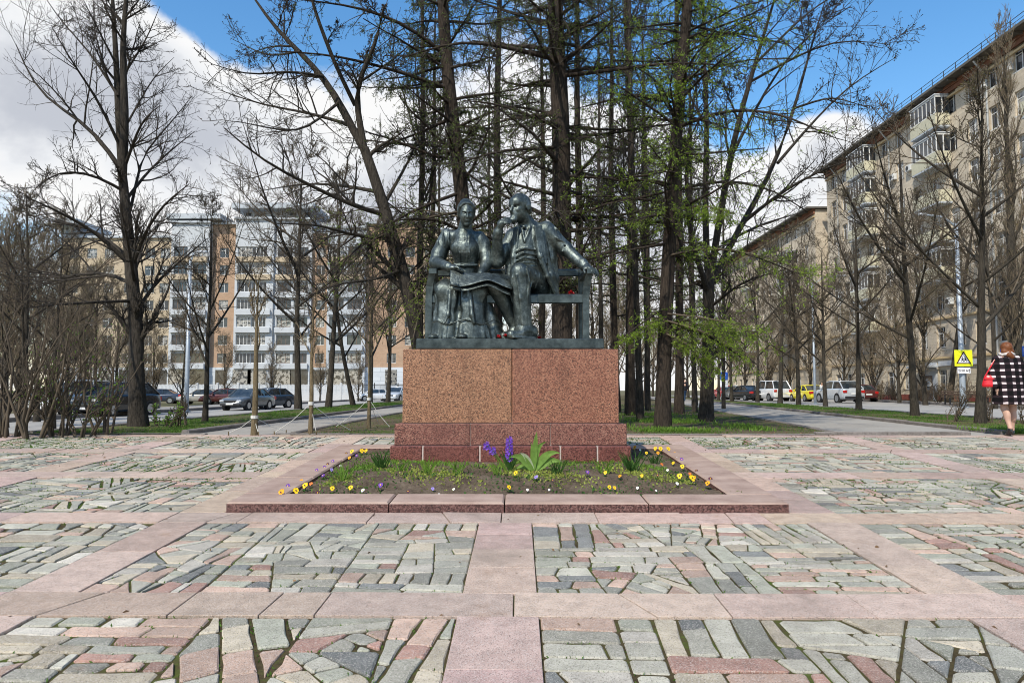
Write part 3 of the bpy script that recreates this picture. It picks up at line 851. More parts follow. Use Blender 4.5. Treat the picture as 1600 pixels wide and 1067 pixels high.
def figure_man():
    S = SDF((-.42, -.75, PLH - .02), (1.25, .55, 2.06), .0108)
    # trousers / legs
    hipL, hipR = cv(845, 440, .08), cv(815, 446, .08)
    kneeL, ankL = cv(811, 432, -.44), cv(817, 512, -.40)
    kneeR, ankR = cv(772, 446, -.34), cv(806, 508, -.20)
    S.chain([hipL, kneeL], [.170, .126], .05); S.chain([kneeL, ankL], [.128, .112], .02)
    S.chain([hipR, kneeR], [.165, .125], .05); S.chain([kneeR, ankR], [.122, .095], .03)
    S.ell(cv(830, 447, .1), (.30, .24, .17), k=.05)
    # turned-up trouser hem
    S.slab([(PLH + .105, ankL[0], ankL[1], .128, .128), (PLH + .15, ankL[0], ankL[1], .122, .122)], k=.01)
    S.slab([(PLH + .125, ankR[0], ankR[1], .105, .105), (PLH + .165, ankR[0], ankR[1], .10, .10)], k=.01)
    S.chain([cv(842, 424, -.05), cv(826, 419, -.28), cv(812, 420, -.50)], [.022, .018, .014], .010); S.chain([cv(805, 424, -.52), cv(800, 440, -.53), cv(803, 470, -.50)], [.012, .014, .008], .010); S.chain([cv(822, 424, -.545), cv(826, 446, -.535), cv(823, 480, -.50)], [.010, .014, .008], .010)
    S.chain([cv(814, 430, -.575), cv(819, 450, -.57), cv(820, 474, -.53)], [.006, .010, .006], .008, 'sub'); S.chain([cv(806, 446, -.575), cv(808, 470, -.55), cv(811, 496, -.525)], [.005, .009, .005], .008, 'sub')
    # creases on the front leg
    S.chain([cv(806, 438, -.58), cv(812, 470, -.545), cv(816, 508, -.515)], .012, .03)
    for a_, b_ in (((826, 428, -.46), (820, 452, -.48)), ((832, 432, -.36), (826, 462, -.40)), ((842, 430, -.24), (836, 452, -.28))):
        S.rc(cv(*a_), cv(*b_), .022, .008, .012)
    for a_, b_ in (((822, 425, -.45), (818, 446, -.52)), ((836, 428, -.32), (830, 452, -.36)), ((849, 432, -.12), (842, 458, -.2))):
        S.rc(cv(*a_), cv(*b_), .010, .006, .012, 'sub')
    for a_, b_ in (((776, 452, -.44), (800, 462, -.34)), ((774, 462, -.40), (798, 478, -.30)), ((782, 446, -.42), (806, 452, -.34))):
        S.rc(cv(*a_), cv(*b_), .020, .008, .010)
    # shoes
    for (hx, hy, tx, ty) in ((830, -.36, 798, -.60), (812, -.14, 786, -.34)):
        h, tt = cv(hx, 522, hy), cv(tx, 526, ty)
        S.rc((h[0], h[1], PLH + .075), (tt[0], tt[1], PLH + .05), .075, .055, .03); S.rc((h[0], h[1], PLH + .11), (.5 * (h[0] + tt[0]), .5 * (h[1] + tt[1]), PLH + .085), .078, .07, .03)
        S.box((.5 * (h[0] + tt[0]), .5 * (h[1] + tt[1]), PLH + .013), (.20, .078, .014), .01, frame((tt[0] - h[0], tt[1] - h[1], 0)), .008)
    S.half(PLH + .002)
    # torso: waistcoat under an open jacket
    S.chain([cv(832, 432, .08), cv(825, 408, .07), cv(822, 378, .06), cv(825, 360, .07)], [.225, .205, .215, .16], .06)
    S.rc(cv(800, 364, .13), cv(853, 358, .05), .105, .115, .08)
    S.ell(cv(820, 395, -.04), (.17, .14, .19), k=.06)
    # jacket body, back and sides
    S.chain([cv(852, 364, .04), cv(860, 400, .06), cv(864, 432, .08), cv(866, 455, .06)], [.105, .10, .095, .075], .04)
    S.chain([cv(800, 368, .10), cv(797, 400, .08), cv(796, 430, .06)], [.085, .085, .075], .04)
    # open front edges and lapels of the jacket (proud of the waistcoat)
    S.chain([cv(833, 350, -.03), cv(838, 374, -.135), cv(844, 402, -.175), cv(856, 432, -.16), cv(868, 457, -.08)], [.030, .040, .040, .034, .028], .018)
    S.chain([cv(846, 362, -.05), cv(852, 395, -.09), cv(862, 430, -.08), cv(870, 458, -.02)], [.05, .055, .05, .04], .03)
    S.chain([cv(812, 352, .0), cv(805, 372, -.10), cv(801, 402, -.13), cv(799, 436, -.10)], [.028, .034, .034, .028], .018)
    S.chain([cv(826, 345, -.02), cv(836, 356, -.08), cv(846, 366, -.10)], [.025, .028, .012], .01)            # notch lapel
    S.chain([cv(846, 367, -.13), cv(844, 392, -.20), cv(848, 418, -.21)], [.006, .006, .006], .006, 'sub')
    S.chain([cv(841, 366, -.125), cv(852, 364, -.10)], .007, .006, 'sub')
    lv = np.array((.155, -.02, -.985)); lw = np.array((.92, .36, .14)); lw -= lv * (lw @ lv); lw /= np.linalg.norm(lw)
    S.box(cv(845, 384, -.165), (.062, .016, .255), .008, [lw, np.cross(lv, lw), lv], .006)                 # broad lapel
    lv2 = np.array((-.10, -.02, -.99)); lw2 = np.array((.80, -.55, -.05)); lw2 -= lv2 * (lw2 @ lv2); lw2 /= np.linalg.norm(lw2)
    S.box(cv(803, 384, -.125), (.050, .015, .24), .008, [lw2, np.cross(lv2, lw2), lv2], .006)
    # shirt collar, tie and waistcoat V
    S.chain([cv(812, 352, -.06), cv(816, 362, -.145), cv(819, 380, -.185)], [.02, .018, .012], .008)
    S.chain([cv(830, 350, -.05), cv(825, 364, -.14), cv(819, 380, -.185)], [.02, .018, .012], .008)
    S.ell(cv(818, 355, -.125), (.03, .025, .022), k=.008)
    S.chain([cv(809, 360, -.13), cv(813, 374, -.185), cv(818, 386, -.20)], .007, .008, 'sub'); S.chain([cv(833, 356, -.10), cv(826, 374, -.18), cv(818, 386, -.20)], .007, .008, 'sub')
    # folds of the waistcoat
    for y_, dz in ((391, 3), (398, 4), (405, 4), (412, 3)):
        S.chain([cv(804, y_ + dz, -.14), cv(818, y_ - 1, -.205), cv(838, y_ + dz - 3, -.155)], [.010, .013, .008], .014)
        S.chain([cv(804, y_ + dz + 3.4, -.14), cv(818, y_ + 2.5, -.20), cv(838, y_ + dz, -.155)], [.006, .008, .005], .010, 'sub')
    # left arm stretched along the arm of the bench
    sh, el, wr = cv(855, 357, .03), cv(886, 387, .0), cv(913, 416, -.20)
    S.chain([sh, el, wr], [.118, .090, .066], .045)
    for p, q, r0 in (((864, 350, .0), (876, 362, -.10), .018), ((862, 362, -.06), (874, 376, -.10), .018), ((872, 372, -.10), (888, 380, -.08), .016), ((884, 376, .02), (894, 394, -.10), .018), ((880, 392, -.09), (894, 392, -.04), .016), ((896, 396, .0), (906, 410, -.16), .012)):
        S.rc(cv(*p), cv(*q), r0 * 1.15, r0 * .5, .010)
    for p, q in (((868, 356, -.07), (878, 366, -.09)), ((876, 370, -.1), (886, 376, -.08)), ((884, 384, -.085), (894, 386, -.03))):
        S.rc(cv(*p), cv(*q), .012, .007, .014, 'sub')
    S.rc(cv(911, 413, -.19), cv(914, 418, -.215), .075, .070, .01)                                     # cuff
    hand = np.array(cv(919, 423, -.30))
    S.ell(hand, (.062, .085, .036), frame((.35, -.8, -.25)), .02)
    S.chain([cv(915, 418, -.22), hand], [.048, .05], .02)
    fingers(S, hand + np.array((.035, -.055, -.005)), (.55, -.5, -.5), (.030, .028, -.004), .125, .0165, (.1, .25, -.9))
    S.chain([hand + np.array((-.045, .0, -.005)), hand + np.array((-.06, -.06, -.035)), hand + np.array((-.05, -.10, -.07))], [.022, .019, .016], .008)
    # right arm propped up, hand at the chin
    sh, el, wr = cv(800, 368, .08), cv(774, 407, -.02), cv(776, 368, -.20)
    S.chain([sh, cv(786, 390, .05), el], [.108, .105, .095], .045); S.chain([el, wr], [.093, .062], .03)
    for p, q, r0 in (((768, 398, -.09), (782, 410, -.10), .016), ((766, 404, -.05), (778, 416, -.06), .015), ((790, 380, -.04), (780, 396, -.08), .016), ((770, 386, -.16), (784, 394, -.16), .012)):
        S.rc(cv(*p), cv(*q), r0 * 1.15, r0 * .5, .010)
    S.rc(cv(775.5, 372, -.185), cv(777, 366, -.215), .071, .068, .006)
    palm = np.array(cv(782, 354, -.27))
    S.chain([cv(777, 366, -.215), palm], [.045, .045], .02); S.ell(palm, (.062, .034, .055), frame((.65, -.1, .5)), .02)
    fingers(S, palm + np.array((.035, -.03, .025)), (.8, .1, .15), (.002, -.022, -.024), .115, .016, (.3, .6, -.3))
    S.chain([palm + np.array((.01, .02, .03)), palm + np.array((.07, .05, .06)), palm + np.array((.10, .06, .085))], [.02, .018, .015], .008)
    # head
    f, r, u = frame((-.62, -.76, -.10)); c = np.array(cv(811, 326, -.10)); Bx = np.array([f, r, u])
    H = lambda a, s_, z: c + f * a + r * s_ + u * z
    S.chain([cv(826, 352, .05), H(-.05, 0, -.10)], [.115, .095], .05)
    S.ell(H(-.025, 0, .055), (.170, .132, .142), Bx, .02)
    S.ell(H(.045, 0, -.05), (.108, .102, .135), Bx, .04)
    S.ell(H(.085, 0, .07), (.075, .10, .07), Bx, .03)
    for q in (-1, 1):
        S.ell(H(.128, q * .047, .016), (.028, .031, .019), Bx, .012, 'sub'); S.ell(H(.112, q * .047, .014), (.018, .022, .014), Bx, .004)
        S.rc(H(.148, q * .018, .040), H(.118, q * .078, .036), .014, .011, .010)
        S.rc(H(.122, q * .058, -.035), H(.085, q * .080, -.02), .020, .018, .02)
        S.ell(H(-.02, q * .132, -.005), (.032, .016, .045), Bx, .008); S.ell(H(-.012, q * .146, -.005), (.016, .010, .026), Bx, .006, 'sub')
        S.rc(H(.160, q * .008, -.068), H(.120, q * .058, -.092), .021, .012, .008)                      # moustache
        S.rc(H(-.06, q * .12, .03), H(-.09, q * .10, -.05), .03, .03, .02)
    S.chain([H(.150, 0, .03), H(.178, 0, -.018), H(.190, 0, -.040)], [.014, .019, .024], .010)
    S.rc(H(.150, -.022, -.05), H(.150, .022, -.05), .014, .014, .008)
    S.rc(H(.150, -.028, -.098), H(.150, .028, -.098), .010, .010, .006)
    S.rc(H(.155, -.03, -.087), H(.155, .03, -.087), .005, .005, .004, 'sub')
    S.chain([H(.125, 0, -.125), H(.150, 0, -.16), H(.14, 0, -.20)], [.055, .046, .020], .02)             # beard
    for k_ in range(4): S.rc(H(.178, (k_ - 1.5) * .018, -.125), H(.165, (k_ - 1.5) * .010, -.19), .004, .003, .005, 'sub')
    S.rc(H(.17, -.05, .085), H(.17, .05, .085), .004, .004, .006, 'sub'); S.rc(H(.165, -.045, .105), H(.165, .045, .105), .004, .004, .006, 'sub')
    o = S.build('seated_man', M['bronze'], ST); o['label'] = 'bearded bronze man in an open jacket, hand at his chin'

def figure_woman():
    S = SDF((-1.32, -.75, PLH - .02), (-.04, .50, 2.00), .0108)
    # long skirt with a pleated flounce
    S.slab([(PLH - .01, -.585, -.20, .515, .335), (PLH + .24, -.60, -.20, .445, .315), (PLH + .50, -.63, -.16, .375, .335), (PLH + .66, -.635, -.11, .355, .325), (PLH + .74, -.64, -.08, .30, .27)], k=.03, pleat=(9, .026))
    S.slab([(PLH - .01, -.585, -.20, .525, .345), (PLH + .10, -.588, -.20, .49, .335), (PLH + .20, -.595, -.20, .470, .325)], k=.006, pleat=(34, .016))
    for q in ((-.87, -.32), (-.44, -.34)):
        S.chain([(q[0] * .4 + -.62 * .6, .12, PLH + .69), (q[0], q[1] + .02, PLH + .64)], [.15, .10], .10)
        S.chain([(q[0] * .97 - .02, q[1] + .03, PLH + .62), (q[0] * 1.0, q[1] + .03, PLH + .3), (q[0] * 1.02, q[1] + .02, PLH + .08)], [.105, .10, .09], .12)
    S.box((-.635, -.10, PLH + .60), (.345, .33, .08), .075, None, .10)
    # big folds falling from the knees
    S.chain([(-.66, -.42, PLH + .62), (-.67, -.47, PLH + .35), (-.70, -.50, PLH + .05)], [.02, .03, .02], .06, 'sub')
    S.chain([(-.98, -.36, PLH + .58), (-1.0, -.42, PLH + .3), (-1.03, -.42, PLH + .1)], [.02, .035, .02], .05, 'sub')
    S.chain([(-.30, -.34, PLH + .6), (-.26, -.42, PLH + .3), (-.20, -.44, PLH + .05)], [.02, .045, .03], .06, 'sub')
    S.chain([(-.78, -.46, PLH + .60), (-.80, -.52, PLH + .3), (-.84, -.545, PLH + .2)], [.02, .022, .016], .03)
    S.chain([(-.52, -.48, PLH + .60), (-.49, -.53, PLH + .3), (-.46, -.545, PLH + .2)], [.02, .026, .018], .03)
    # corded seam above the flounce
    pts = [(-.585 + .49 * math.cos(a), -.20 + .34 * math.sin(a), PLH + .215 + .028 * math.sin(a * 7)) for a in np.linspace(math.pi * .98, math.pi * 2.02, 25)]
    S.chain(pts, .010, .006)
    for q in ((-1.0, -.42), (-.62, -.53)): S.ell((q[0], q[1], PLH + .03), (.07, .10, .04), k=.015)
    S.half(PLH + .002)
    # bodice
    S.chain([cv(723, 428, .06), cv(725, 410, .05), cv(723, 390, .01), cv(721, 370, .0)], [.185, .150, .175, .145], .06)
    S.ell(cv(721, 386, -.08), (.185, .12, .12), k=.05); S.rc(cv(702, 367, .03), cv(742, 369, .03), .088, .088, .05)
    for i_ in range(5):                                                                             # blouse front pleats
        xx = 714 + i_ * 4.0
        S.chain([cv(xx + 1, 366, -.115), cv(xx, 380, -.185), cv(xx + 1, 396, -.185), cv(xx + 1, 410, -.12)], [.006, .009, .009, .006], .008)
    for i_ in range(3): S.ell(cv(722, 374 + i_ * 9, -.195), (.012, .012, .012), k=.004)
    S.chain([cv(706, 412, -.10), cv(722, 415, -.13), cv(742, 413, -.08)], .020, .012)
    # sleeves, puffed at the shoulder
    S.ell(cv(692, 371, .03), (.098, .11, .145), k=.03); S.ell(cv(747, 374, .03), (.085, .105, .135), k=.03)
    elR, wrR = cv(676, 409, -.06), cv(698, 421, -.36)
    S.chain([cv(688, 375, .02), cv(680, 395, .0), elR], [.100, .108, .094], .03); S.chain([elR, wrR], [.096, .055], .02)
    elL, wrL = cv(757, 412, -.05), cv(750, 431, -.30)
    S.chain([cv(752, 377, .02), cv(756, 396, .0), elL], [.088, .092, .082], .03); S.chain([elL, wrL], [.082, .052], .02)
    for p, q, r0 in (((672, 404, -.13), (686, 412, -.18), .018), ((676, 416, -.10), (688, 422, -.22), .018), ((686, 360, -.09), (690, 385, -.10), .014), ((678, 376, -.08), (682, 398, -.10), .014), ((696, 362, -.08), (697, 384, -.10), .012), ((688, 414, -.30), (692, 424, -.33), .014)):
        S.rc(cv(*p), cv(*q), r0 * 1.15, r0 * .6, .010)
    for p, q in (((700, 372, -.10), (697, 400, -.12)), ((744, 372, -.09), (747, 400, -.11)), ((684, 366, -.1), (686, 388, -.12)), ((680, 410, -.16), (690, 416, -.26))):
        S.rc(cv(*p), cv(*q), .013, .008, .012, 'sub')
    S.rc(cv(697, 420, -.34), cv(700, 422, -.375), .064, .062, .008); 
    for hd, sg in ((np.array(cv(707, 424, -.43)), 1), (np.array(cv(742, 437, -.36)), -1)):
        S.ell(hd, (.065, .055, .03), frame((sg * .8, -.5, -.1)), .02)
        S.chain([np.array(cv(700, 422, -.375) if sg > 0 else wrL), hd], [.04, .042], .015)
        fingers(S, hd + np.array((sg * .05, -.025, -.002)), (sg * .8, -.35, -.15), (sg * -.012, -.024, .004), .11, .0145, (sg * .2, .1, -.8))
        S.chain([hd + np.array((0, .03, .02)), hd + np.array((sg * .06, .02, .035)), hd + np.array((sg * .10, 0, .03))], [.019, .016, .014], .008)
    # neck with a high collar, bowed head
    f, r, u = frame((.17, -.92, -.30)); c = np.array(cv(725.5, 334, -.15)); Bx = np.array([f, r, u])
    H = lambda a, s_, z: c + f * a + r * s_ + u * z
    S.chain([cv(722, 362, .0), H(-.07, 0, -.11)], [.098, .078], .03); S.rc(cv(722, 357, -.01), cv(722.5, 353, -.03), .095, .092, .008)
    S.ell(H(.035, 0, -.03), (.098, .094, .145), Bx, .02)
    S.ell(H(-.055, 0, .040), (.140, .124, .118), Bx, .005)                                            # hair
    S.chain([H(.045, -.088, .085), H(.060, -.04, .125), H(.060, .04, .125), H(.045, .088, .085)], [.013, .014, .014, .013], .010)
    for q in (-1, 1): S.chain([H(.045, q * .092, .08), H(.012, q * .102, .02), H(-.03, q * .100, -.05)], [.022, .022, .022], .010)
    S.ell(H(-.13, 0, .10), (.085, .085, .075), Bx, .02)
    S.chain([H(.132, 0, .115), H(.08, 0, .165), H(-.02, 0, .182)], .006, .010, 'sub')
    for q in (-1, 1):
        for j in range(3): S.chain([H(.115, q * (.02 + .028 * j), .135 - .012 * j), H(.05, q * (.04 + .032 * j), .16 - .02 * j), H(-.04, q * (.05 + .033 * j), .16 - .03 * j)], .0035, .006, 'sub')
    for q in (-1, 1):
        S.ell(H(.112, q * .040, .005), (.022, .027, .017), Bx, .010, 'sub'); S.ell(H(.103, q * .040, .0), (.014, .020, .013), Bx, .004)
        S.rc(H(.132, q * .018, .028), H(.105, q * .068, .024), .008, .006, .010)
        S.rc(H(.10, q * .05, -.045), H(.075, q * .065, -.03), .018, .016, .02)
        S.ell(H(-.005, q * .10, -.02), (.022, .014, .034), Bx, .008)
    S.chain([H(.128, 0, .02), H(.148, 0, -.028), H(.152, 0, -.042)], [.011, .014, .017], .010)
    S.rc(H(.127, -.022, -.080), H(.127, .022, -.080), .009, .009, .006); S.rc(H(.124, -.018, -.094), H(.124, .018, -.094), .010, .010, .006)
    S.rc(H(.138, -.024, -.087), H(.138, .024, -.087), .003, .003, .003, 'sub'); S.ell(H(.10, 0, -.135), (.032, .035, .03), Bx, .015)
    o = S.build('seated_woman', M['bronze'], ST); o['label'] = 'bronze woman in a high-collared blouse and long skirt, reading'
    # newspaper across both laps
    nx, ny = 26, 14; V = []
    for side in (0, 1):
        for j in range(ny):
            for i in range(nx):
                a_, b_ = i / (nx - 1), j / (ny - 1)
                x = -.80 + a_ * .80 + .03 * b_; y = -.16 - b_ * .44 + .05 * a_
                z = PLH + .885 - .05 * a_ - .03 * b_ - .20 * max(0, b_ - .66) / .34 * (.30 + .70 * (1 - a_)) + .020 * math.sin(a_ * 8 + b_ * 3) * b_
                z -= .10 * max(0, a_ - .62) / .38
                V.append((x, y - (.012 if side else 0) * b_, z - side * .016))
    F = []
    for s_ in (0, 1):
        for j in range(ny - 1):
            for i in range(nx - 1):
                q = [s_ * nx * ny + j * nx + i, s_ * nx * ny + j * nx + i + 1, s_ * nx * ny + (j + 1) * nx + i + 1, s_ * nx * ny + (j + 1) * nx + i]
                F.append(tuple(q if s_ else q[::-1]))
    loop = [i for i in range(nx)] + [j * nx + nx - 1 for j in range(1, ny)] + [(ny - 1) * nx + i for i in range(nx - 2, -1, -1)] + [j * nx for j in range(ny - 2, 0, -1)]
    for a_, b_ in zip(loop, loop[1:] + loop[:1]): F.append((a_, b_, b_ + nx * ny, a_ + nx * ny))
    link_mesh('newspaper', mesh_np('newspaper', np.array(V), F, M['bronze'], True), ST)
    V2 = [(x, y - .02, z - .045 - .03 * ((x + .84) / .8)) for x, y, z in V]
    link_mesh('newspaper', mesh_np('newspaper', np.array(V2) * np.array((.93, 1, 1)) + np.array((-.02, .02, 0)), F, M['bronze'], True), ST)
figure_man(); figure_woman()
# cut red carnations laid at the figures' feet and on the bench
simple('carnation_red', (.40, .010, .014), .6, var=.4, scale=60)
simple('stem_green', (.05, .11, .03), .6)
def carnations(x, y, z, n, L, label, seed):
    R = random.Random(seed); root = empty('carnation_bunch', (x, y, z)); set_tags(root, label, 'flowers')
    for i in range(n):
        mb = MB(); cx, cy = R.uniform(-L, L), R.uniform(-.04, .04); cz = .03 + R.uniform(0, .025)
        for k in range(16):
            a_ = k * 2.4; e = R.uniform(-.5, 1.4); r = .035
            d = Vector((math.cos(a_) * math.cos(e), math.sin(a_) * math.cos(e), math.sin(e))); s_ = Vector((-math.sin(a_), math.cos(a_), 0)) * .014
            c0 = Vector((cx, cy, cz)); mb.add([c0, c0 + d * r * .7 + s_, c0 + d * r + Vector((0, 0, R.uniform(-.006, .006))), c0 + d * r * .7 - s_], [(0, 1, 2, 3)])
        fl = mb.build('blossom', M['carnation_red'], root)
        MB().tube([(cx, cy, cz - .01), (cx + R.uniform(-.05, .05), cy + .12, .015), (cx + R.uniform(-.08, .08), cy + .28, .006)], .004, 5).build('stem', M['stem_green'], root)
x_, y_, z_ = cv(779, 526, -.38)
carnations(ST.location.x + x_, ST.location.y + y_, ZTOP + PLH * 1.055, 7, .10, 'red carnations lying on the plinth beside the bronze shoe', 1)
x_, y_, z_ = cv(888, 462, -.1)
carnations(ST.location.x + x_, ST.location.y + y_, ZTOP + (PLH + .577) * 1.055, 3, .08, 'red carnations lying on the seat of the bronze bench', 2)
x_, y_, z_ = cv(846, 528, -.1)
carnations(ST.location.x + x_, ST.location.y + y_, ZTOP + PLH * 1.055, 2, .05, 'two faded red carnations under the bronze bench', 3)
# ================================================================== trees
def bark(name, c0, c1, s=9.):
    m, t, b = mat(name, .92, 0, .15)
    oc = objco(t); mp = t.node('ShaderNodeMapping'); mp.inputs['Scale'].default_value = (1, 1, .18); t.l.new(oc, mp.inputs[0])
    n = t.noise(mp.outputs[0], s * 4, 6, .7); n2 = t.noise(oc, s * .25, 4)
    f = t.math('ADD', t.math('MULTIPLY', n, .75), t.math('MULTIPLY', n2, .25))
    t.put(b.inputs['Base Color'], t.ramp(f, [(.36, c0), (.64, c1)])); bump(t, b, n, 1.0, .05)
    return m
bark('bark_dark', (.018, .015, .012), (.085, .072, .058))
bark('bark_larch', (.014, .011, .009), (.075, .058, .045), 7)
bark('bark_linden', (.020, .017, .013), (.085, .072, .056))
bark('bark_young', (.10, .075, .04), (.26, .20, .12))
simple('twig_dark', (.040, .033, .026), .9, var=.3)
simple('twig_brown', (.095, .074, .052), .9, var=.3)
simple('twig_pale', (.18, .14, .095), .9, var=.3)
def leafy(name, c, var=.35):
    m, t, b = mat(name, .6, 0, .2)
    n = t.noise(geoco(t), 1.4, 3); n2 = t.noise(geoco(t), 30, 2)
    f = t.math('ADD', t.math('MULTIPLY', n, .5), t.math('MULTIPLY', n2, .5))
    t.put(b.inputs['Base Color'], t.ramp(f, [(.35, tuple(x * (1 - var) for x in c)), (.65, tuple(x * (1 + var) for x in c))]))
    tr = t.node('ShaderNodeBsdfTranslucent'); tr.inputs[0].default_value = (*[min(1, x * 1.6) for x in c], 1)
    mx = t.node('ShaderNodeMixShader'); mx.inputs[0].default_value = .3
    o = t.n['Material Output']; t.l.new(b.outputs[0], mx.inputs[1]); t.l.new(tr.outputs[0], mx.inputs[2]); t.l.new(mx.outputs[0], o.inputs[0])
    return m
leafy('needles', (.18, .27, .028)); leafy('needles_dark', (.085, .115, .026)); leafy('buds', (.050, .036, .020)); leafy('olive_buds', (.125, .115, .032)); leafy('young_leaf', (.10, .19, .02))

def unit(v): return v / np.maximum(np.linalg.norm(v, axis=-1, keepdims=True), 1e-9)
def tubes(pts, rad, S):
    N, Pn, _ = pts.shape
    tan = np.empty_like(pts); tan[:, 1:-1] = pts[:, 2:] - pts[:, :-2]; tan[:, 0] = pts[:, 1] - pts[:, 0]; tan[:, -1] = pts[:, -1] - pts[:, -2]
    tan = unit(tan); ref = np.where(np.abs(tan[..., 2:3]) > .9, np.array((1., 0, 0)), np.array((0, 0, 1.)))
    a = unit(np.cross(tan, ref)); c = np.cross(tan, a)
    an = 2 * np.pi * np.arange(S) / S
    V = pts[:, :, None] + (a[:, :, None] * np.cos(an)[:, None] + c[:, :, None] * np.sin(an)[:, None]) * rad[:, :, None, None]
    i = np.arange(N)[:, None, None] * Pn * S + np.arange(Pn - 1)[None, :, None] * S; k = np.arange(S)[None, None]
    F = np.stack([i + k, i + (k + 1) % S, i + S + (k + 1) % S, i + S + k], -1).reshape(-1, 4)
    return V.reshape(-1, 3), F
def joinVF(parts):
    V, F, o = [], [], 0
    for v, f in parts: V.append(v); F.append(f + o); o += len(v)
    return np.concatenate(V), np.concatenate(F)
class Br:
    def __init__(s, pts, rad): s.p = pts; s.r = rad
    @property
    def L(s): return np.linalg.norm(np.diff(s.p, axis=1), axis=2).sum(1)
def resample(poly, n):
    p = np.array([q[:3] for q in poly], float); d = np.concatenate([[0], np.cumsum(np.linalg.norm(np.diff(p, axis=0), axis=1))])
    s = np.linspace(0, d[-1], n); out = np.stack([np.interp(s, d, p[:, i]) for i in range(3)], 1)
    for _ in range(2): out[1:-1] = .25 * out[:-2] + .5 * out[1:-1] + .25 * out[2:]
    return out
def grow(par, n, rng, t=(.2, 1.), lr=(.3, .6), ang=(35, 70), up=.15, lift=.0, wig=.12, Pn=6, rk=.6, rmin=.004, rmax=9, tl=.5, flat=0.):
    N, Q, _ = par.p.shape
    cnt = np.full(N, n) if np.isscalar(n) else np.asarray(n); idx = np.repeat(np.arange(N), cnt); K = len(idx)
    if K == 0: return None
    tt = rng.uniform(t[0], t[1], K); fi = tt * (Q - 1); i0 = np.minimum(fi.astype(int), Q - 2); fr = (fi - i0)[:, None]
    pos = par.p[idx, i0] * (1 - fr) + par.p[idx, i0 + 1] * fr; tan = unit(par.p[idx, i0 + 1] - par.p[idx, i0])
    pr = par.r[idx, i0] * (1 - fr[:, 0]) + par.r[idx, i0 + 1] * fr[:, 0]
    rv = rng.normal(size=(K, 3)); rv[:, 2] *= (1 - flat); perp = unit(rv - tan * (rv * tan).sum(1, keepdims=True))
    a = np.radians(rng.uniform(ang[0], ang[1], K))[:, None]
    d = unit(tan * np.cos(a) + perp * np.sin(a) + np.array((0, 0, up)))
    L = par.L[idx] * rng.uniform(lr[0], lr[1], K) * (1 - tl * tt)
    pts = np.empty((K, Pn, 3)); pts[:, 0] = pos
    for k in range(1, Pn):
        d = unit(d + rng.normal(size=(K, 3)) * wig + np.array((0, 0, lift))); pts[:, k] = pts[:, k - 1] + d * (L / (Pn - 1))[:, None]
    r0 = np.clip(pr * rk, rmin, rmax)
    r = np.maximum(rmin * .8, r0[:, None] * (1 - .8 * np.linspace(0, 1, Pn))[None])
    return Br(pts, r)
def leaf_quads(pos, size, rng, along=None, aspect=.45, spread=1.):
    K = len(pos); a = unit(rng.normal(size=(K, 3))) if along is None else unit(along + spread * rng.normal(size=(K, 3)))
    b = unit(np.cross(a, rng.normal(size=(K, 3)))); s = size * rng.uniform(.6, 1.3, (K, 1))
    V = np.stack([pos, pos + a * s * .5 + b * s * aspect * .5, pos + a * s, pos + a * s * .5 - b * s * aspect * .5], 1).reshape(-1, 3)
    return V, np.arange(4 * K).reshape(-1, 4)
def sample_on(br, n, rng, t=(.1, 1.)):
    N, Q, _ = br.p.shape; K = N * n; idx = np.repeat(np.arange(N), n); fi = rng.uniform(t[0], t[1], K) * (Q - 1); i0 = np.minimum(fi.astype(int), Q - 2); fr = (fi - i0)[:, None]
    return br.p[idx, i0] * (1 - fr) + br.p[idx, i0 + 1] * fr, unit(br.p[idx, i0 + 1] - br.p[idx, i0])
def roots_flare(poly, r, n=14):
    """trunk with a flare at the ground"""
    p = resample(poly, n); q = np.interp(np.linspace(0, 1, n), np.linspace(0, 1, len(r)), r)
    q[0] *= 1.28; q[1] *= 1.06
    p[0, 2] -= .08
    return Br(p[None], q[None])

def pxpoly(pl, Y, base):
    return [tuple(a - b for a, b in zip(P(q[0], q[1], Y + (q[2] if len(q) > 2 else 0)), base)) for q in pl]

def assemble(tparts, cparts, fparts, key):
    out = {}
    V, F = joinVF(tparts); out['trunk'] = mesh_np('trunk', V, F, None, True)
    if cparts: V, F = joinVF(cparts); out['crown'] = mesh_np('crown', V, F, None, True)
    if fparts: V, F = joinVF(fparts); out['foliage'] = mesh_np('foliage', V, F, None, False)
    return out
def place(meshes, mats, name, label, loc, rz=0., sc=1., group=None, cat='tree'):
    root = empty(name, loc, rz); root.scale = (sc, sc, sc) if not hasattr(sc, '__len__') else sc
    set_tags(root, label, cat, group)
    for k, me in meshes.items():
        if not me.materials: me.materials.append(M[mats[k]])
        link_mesh(k, me, root)
    return root

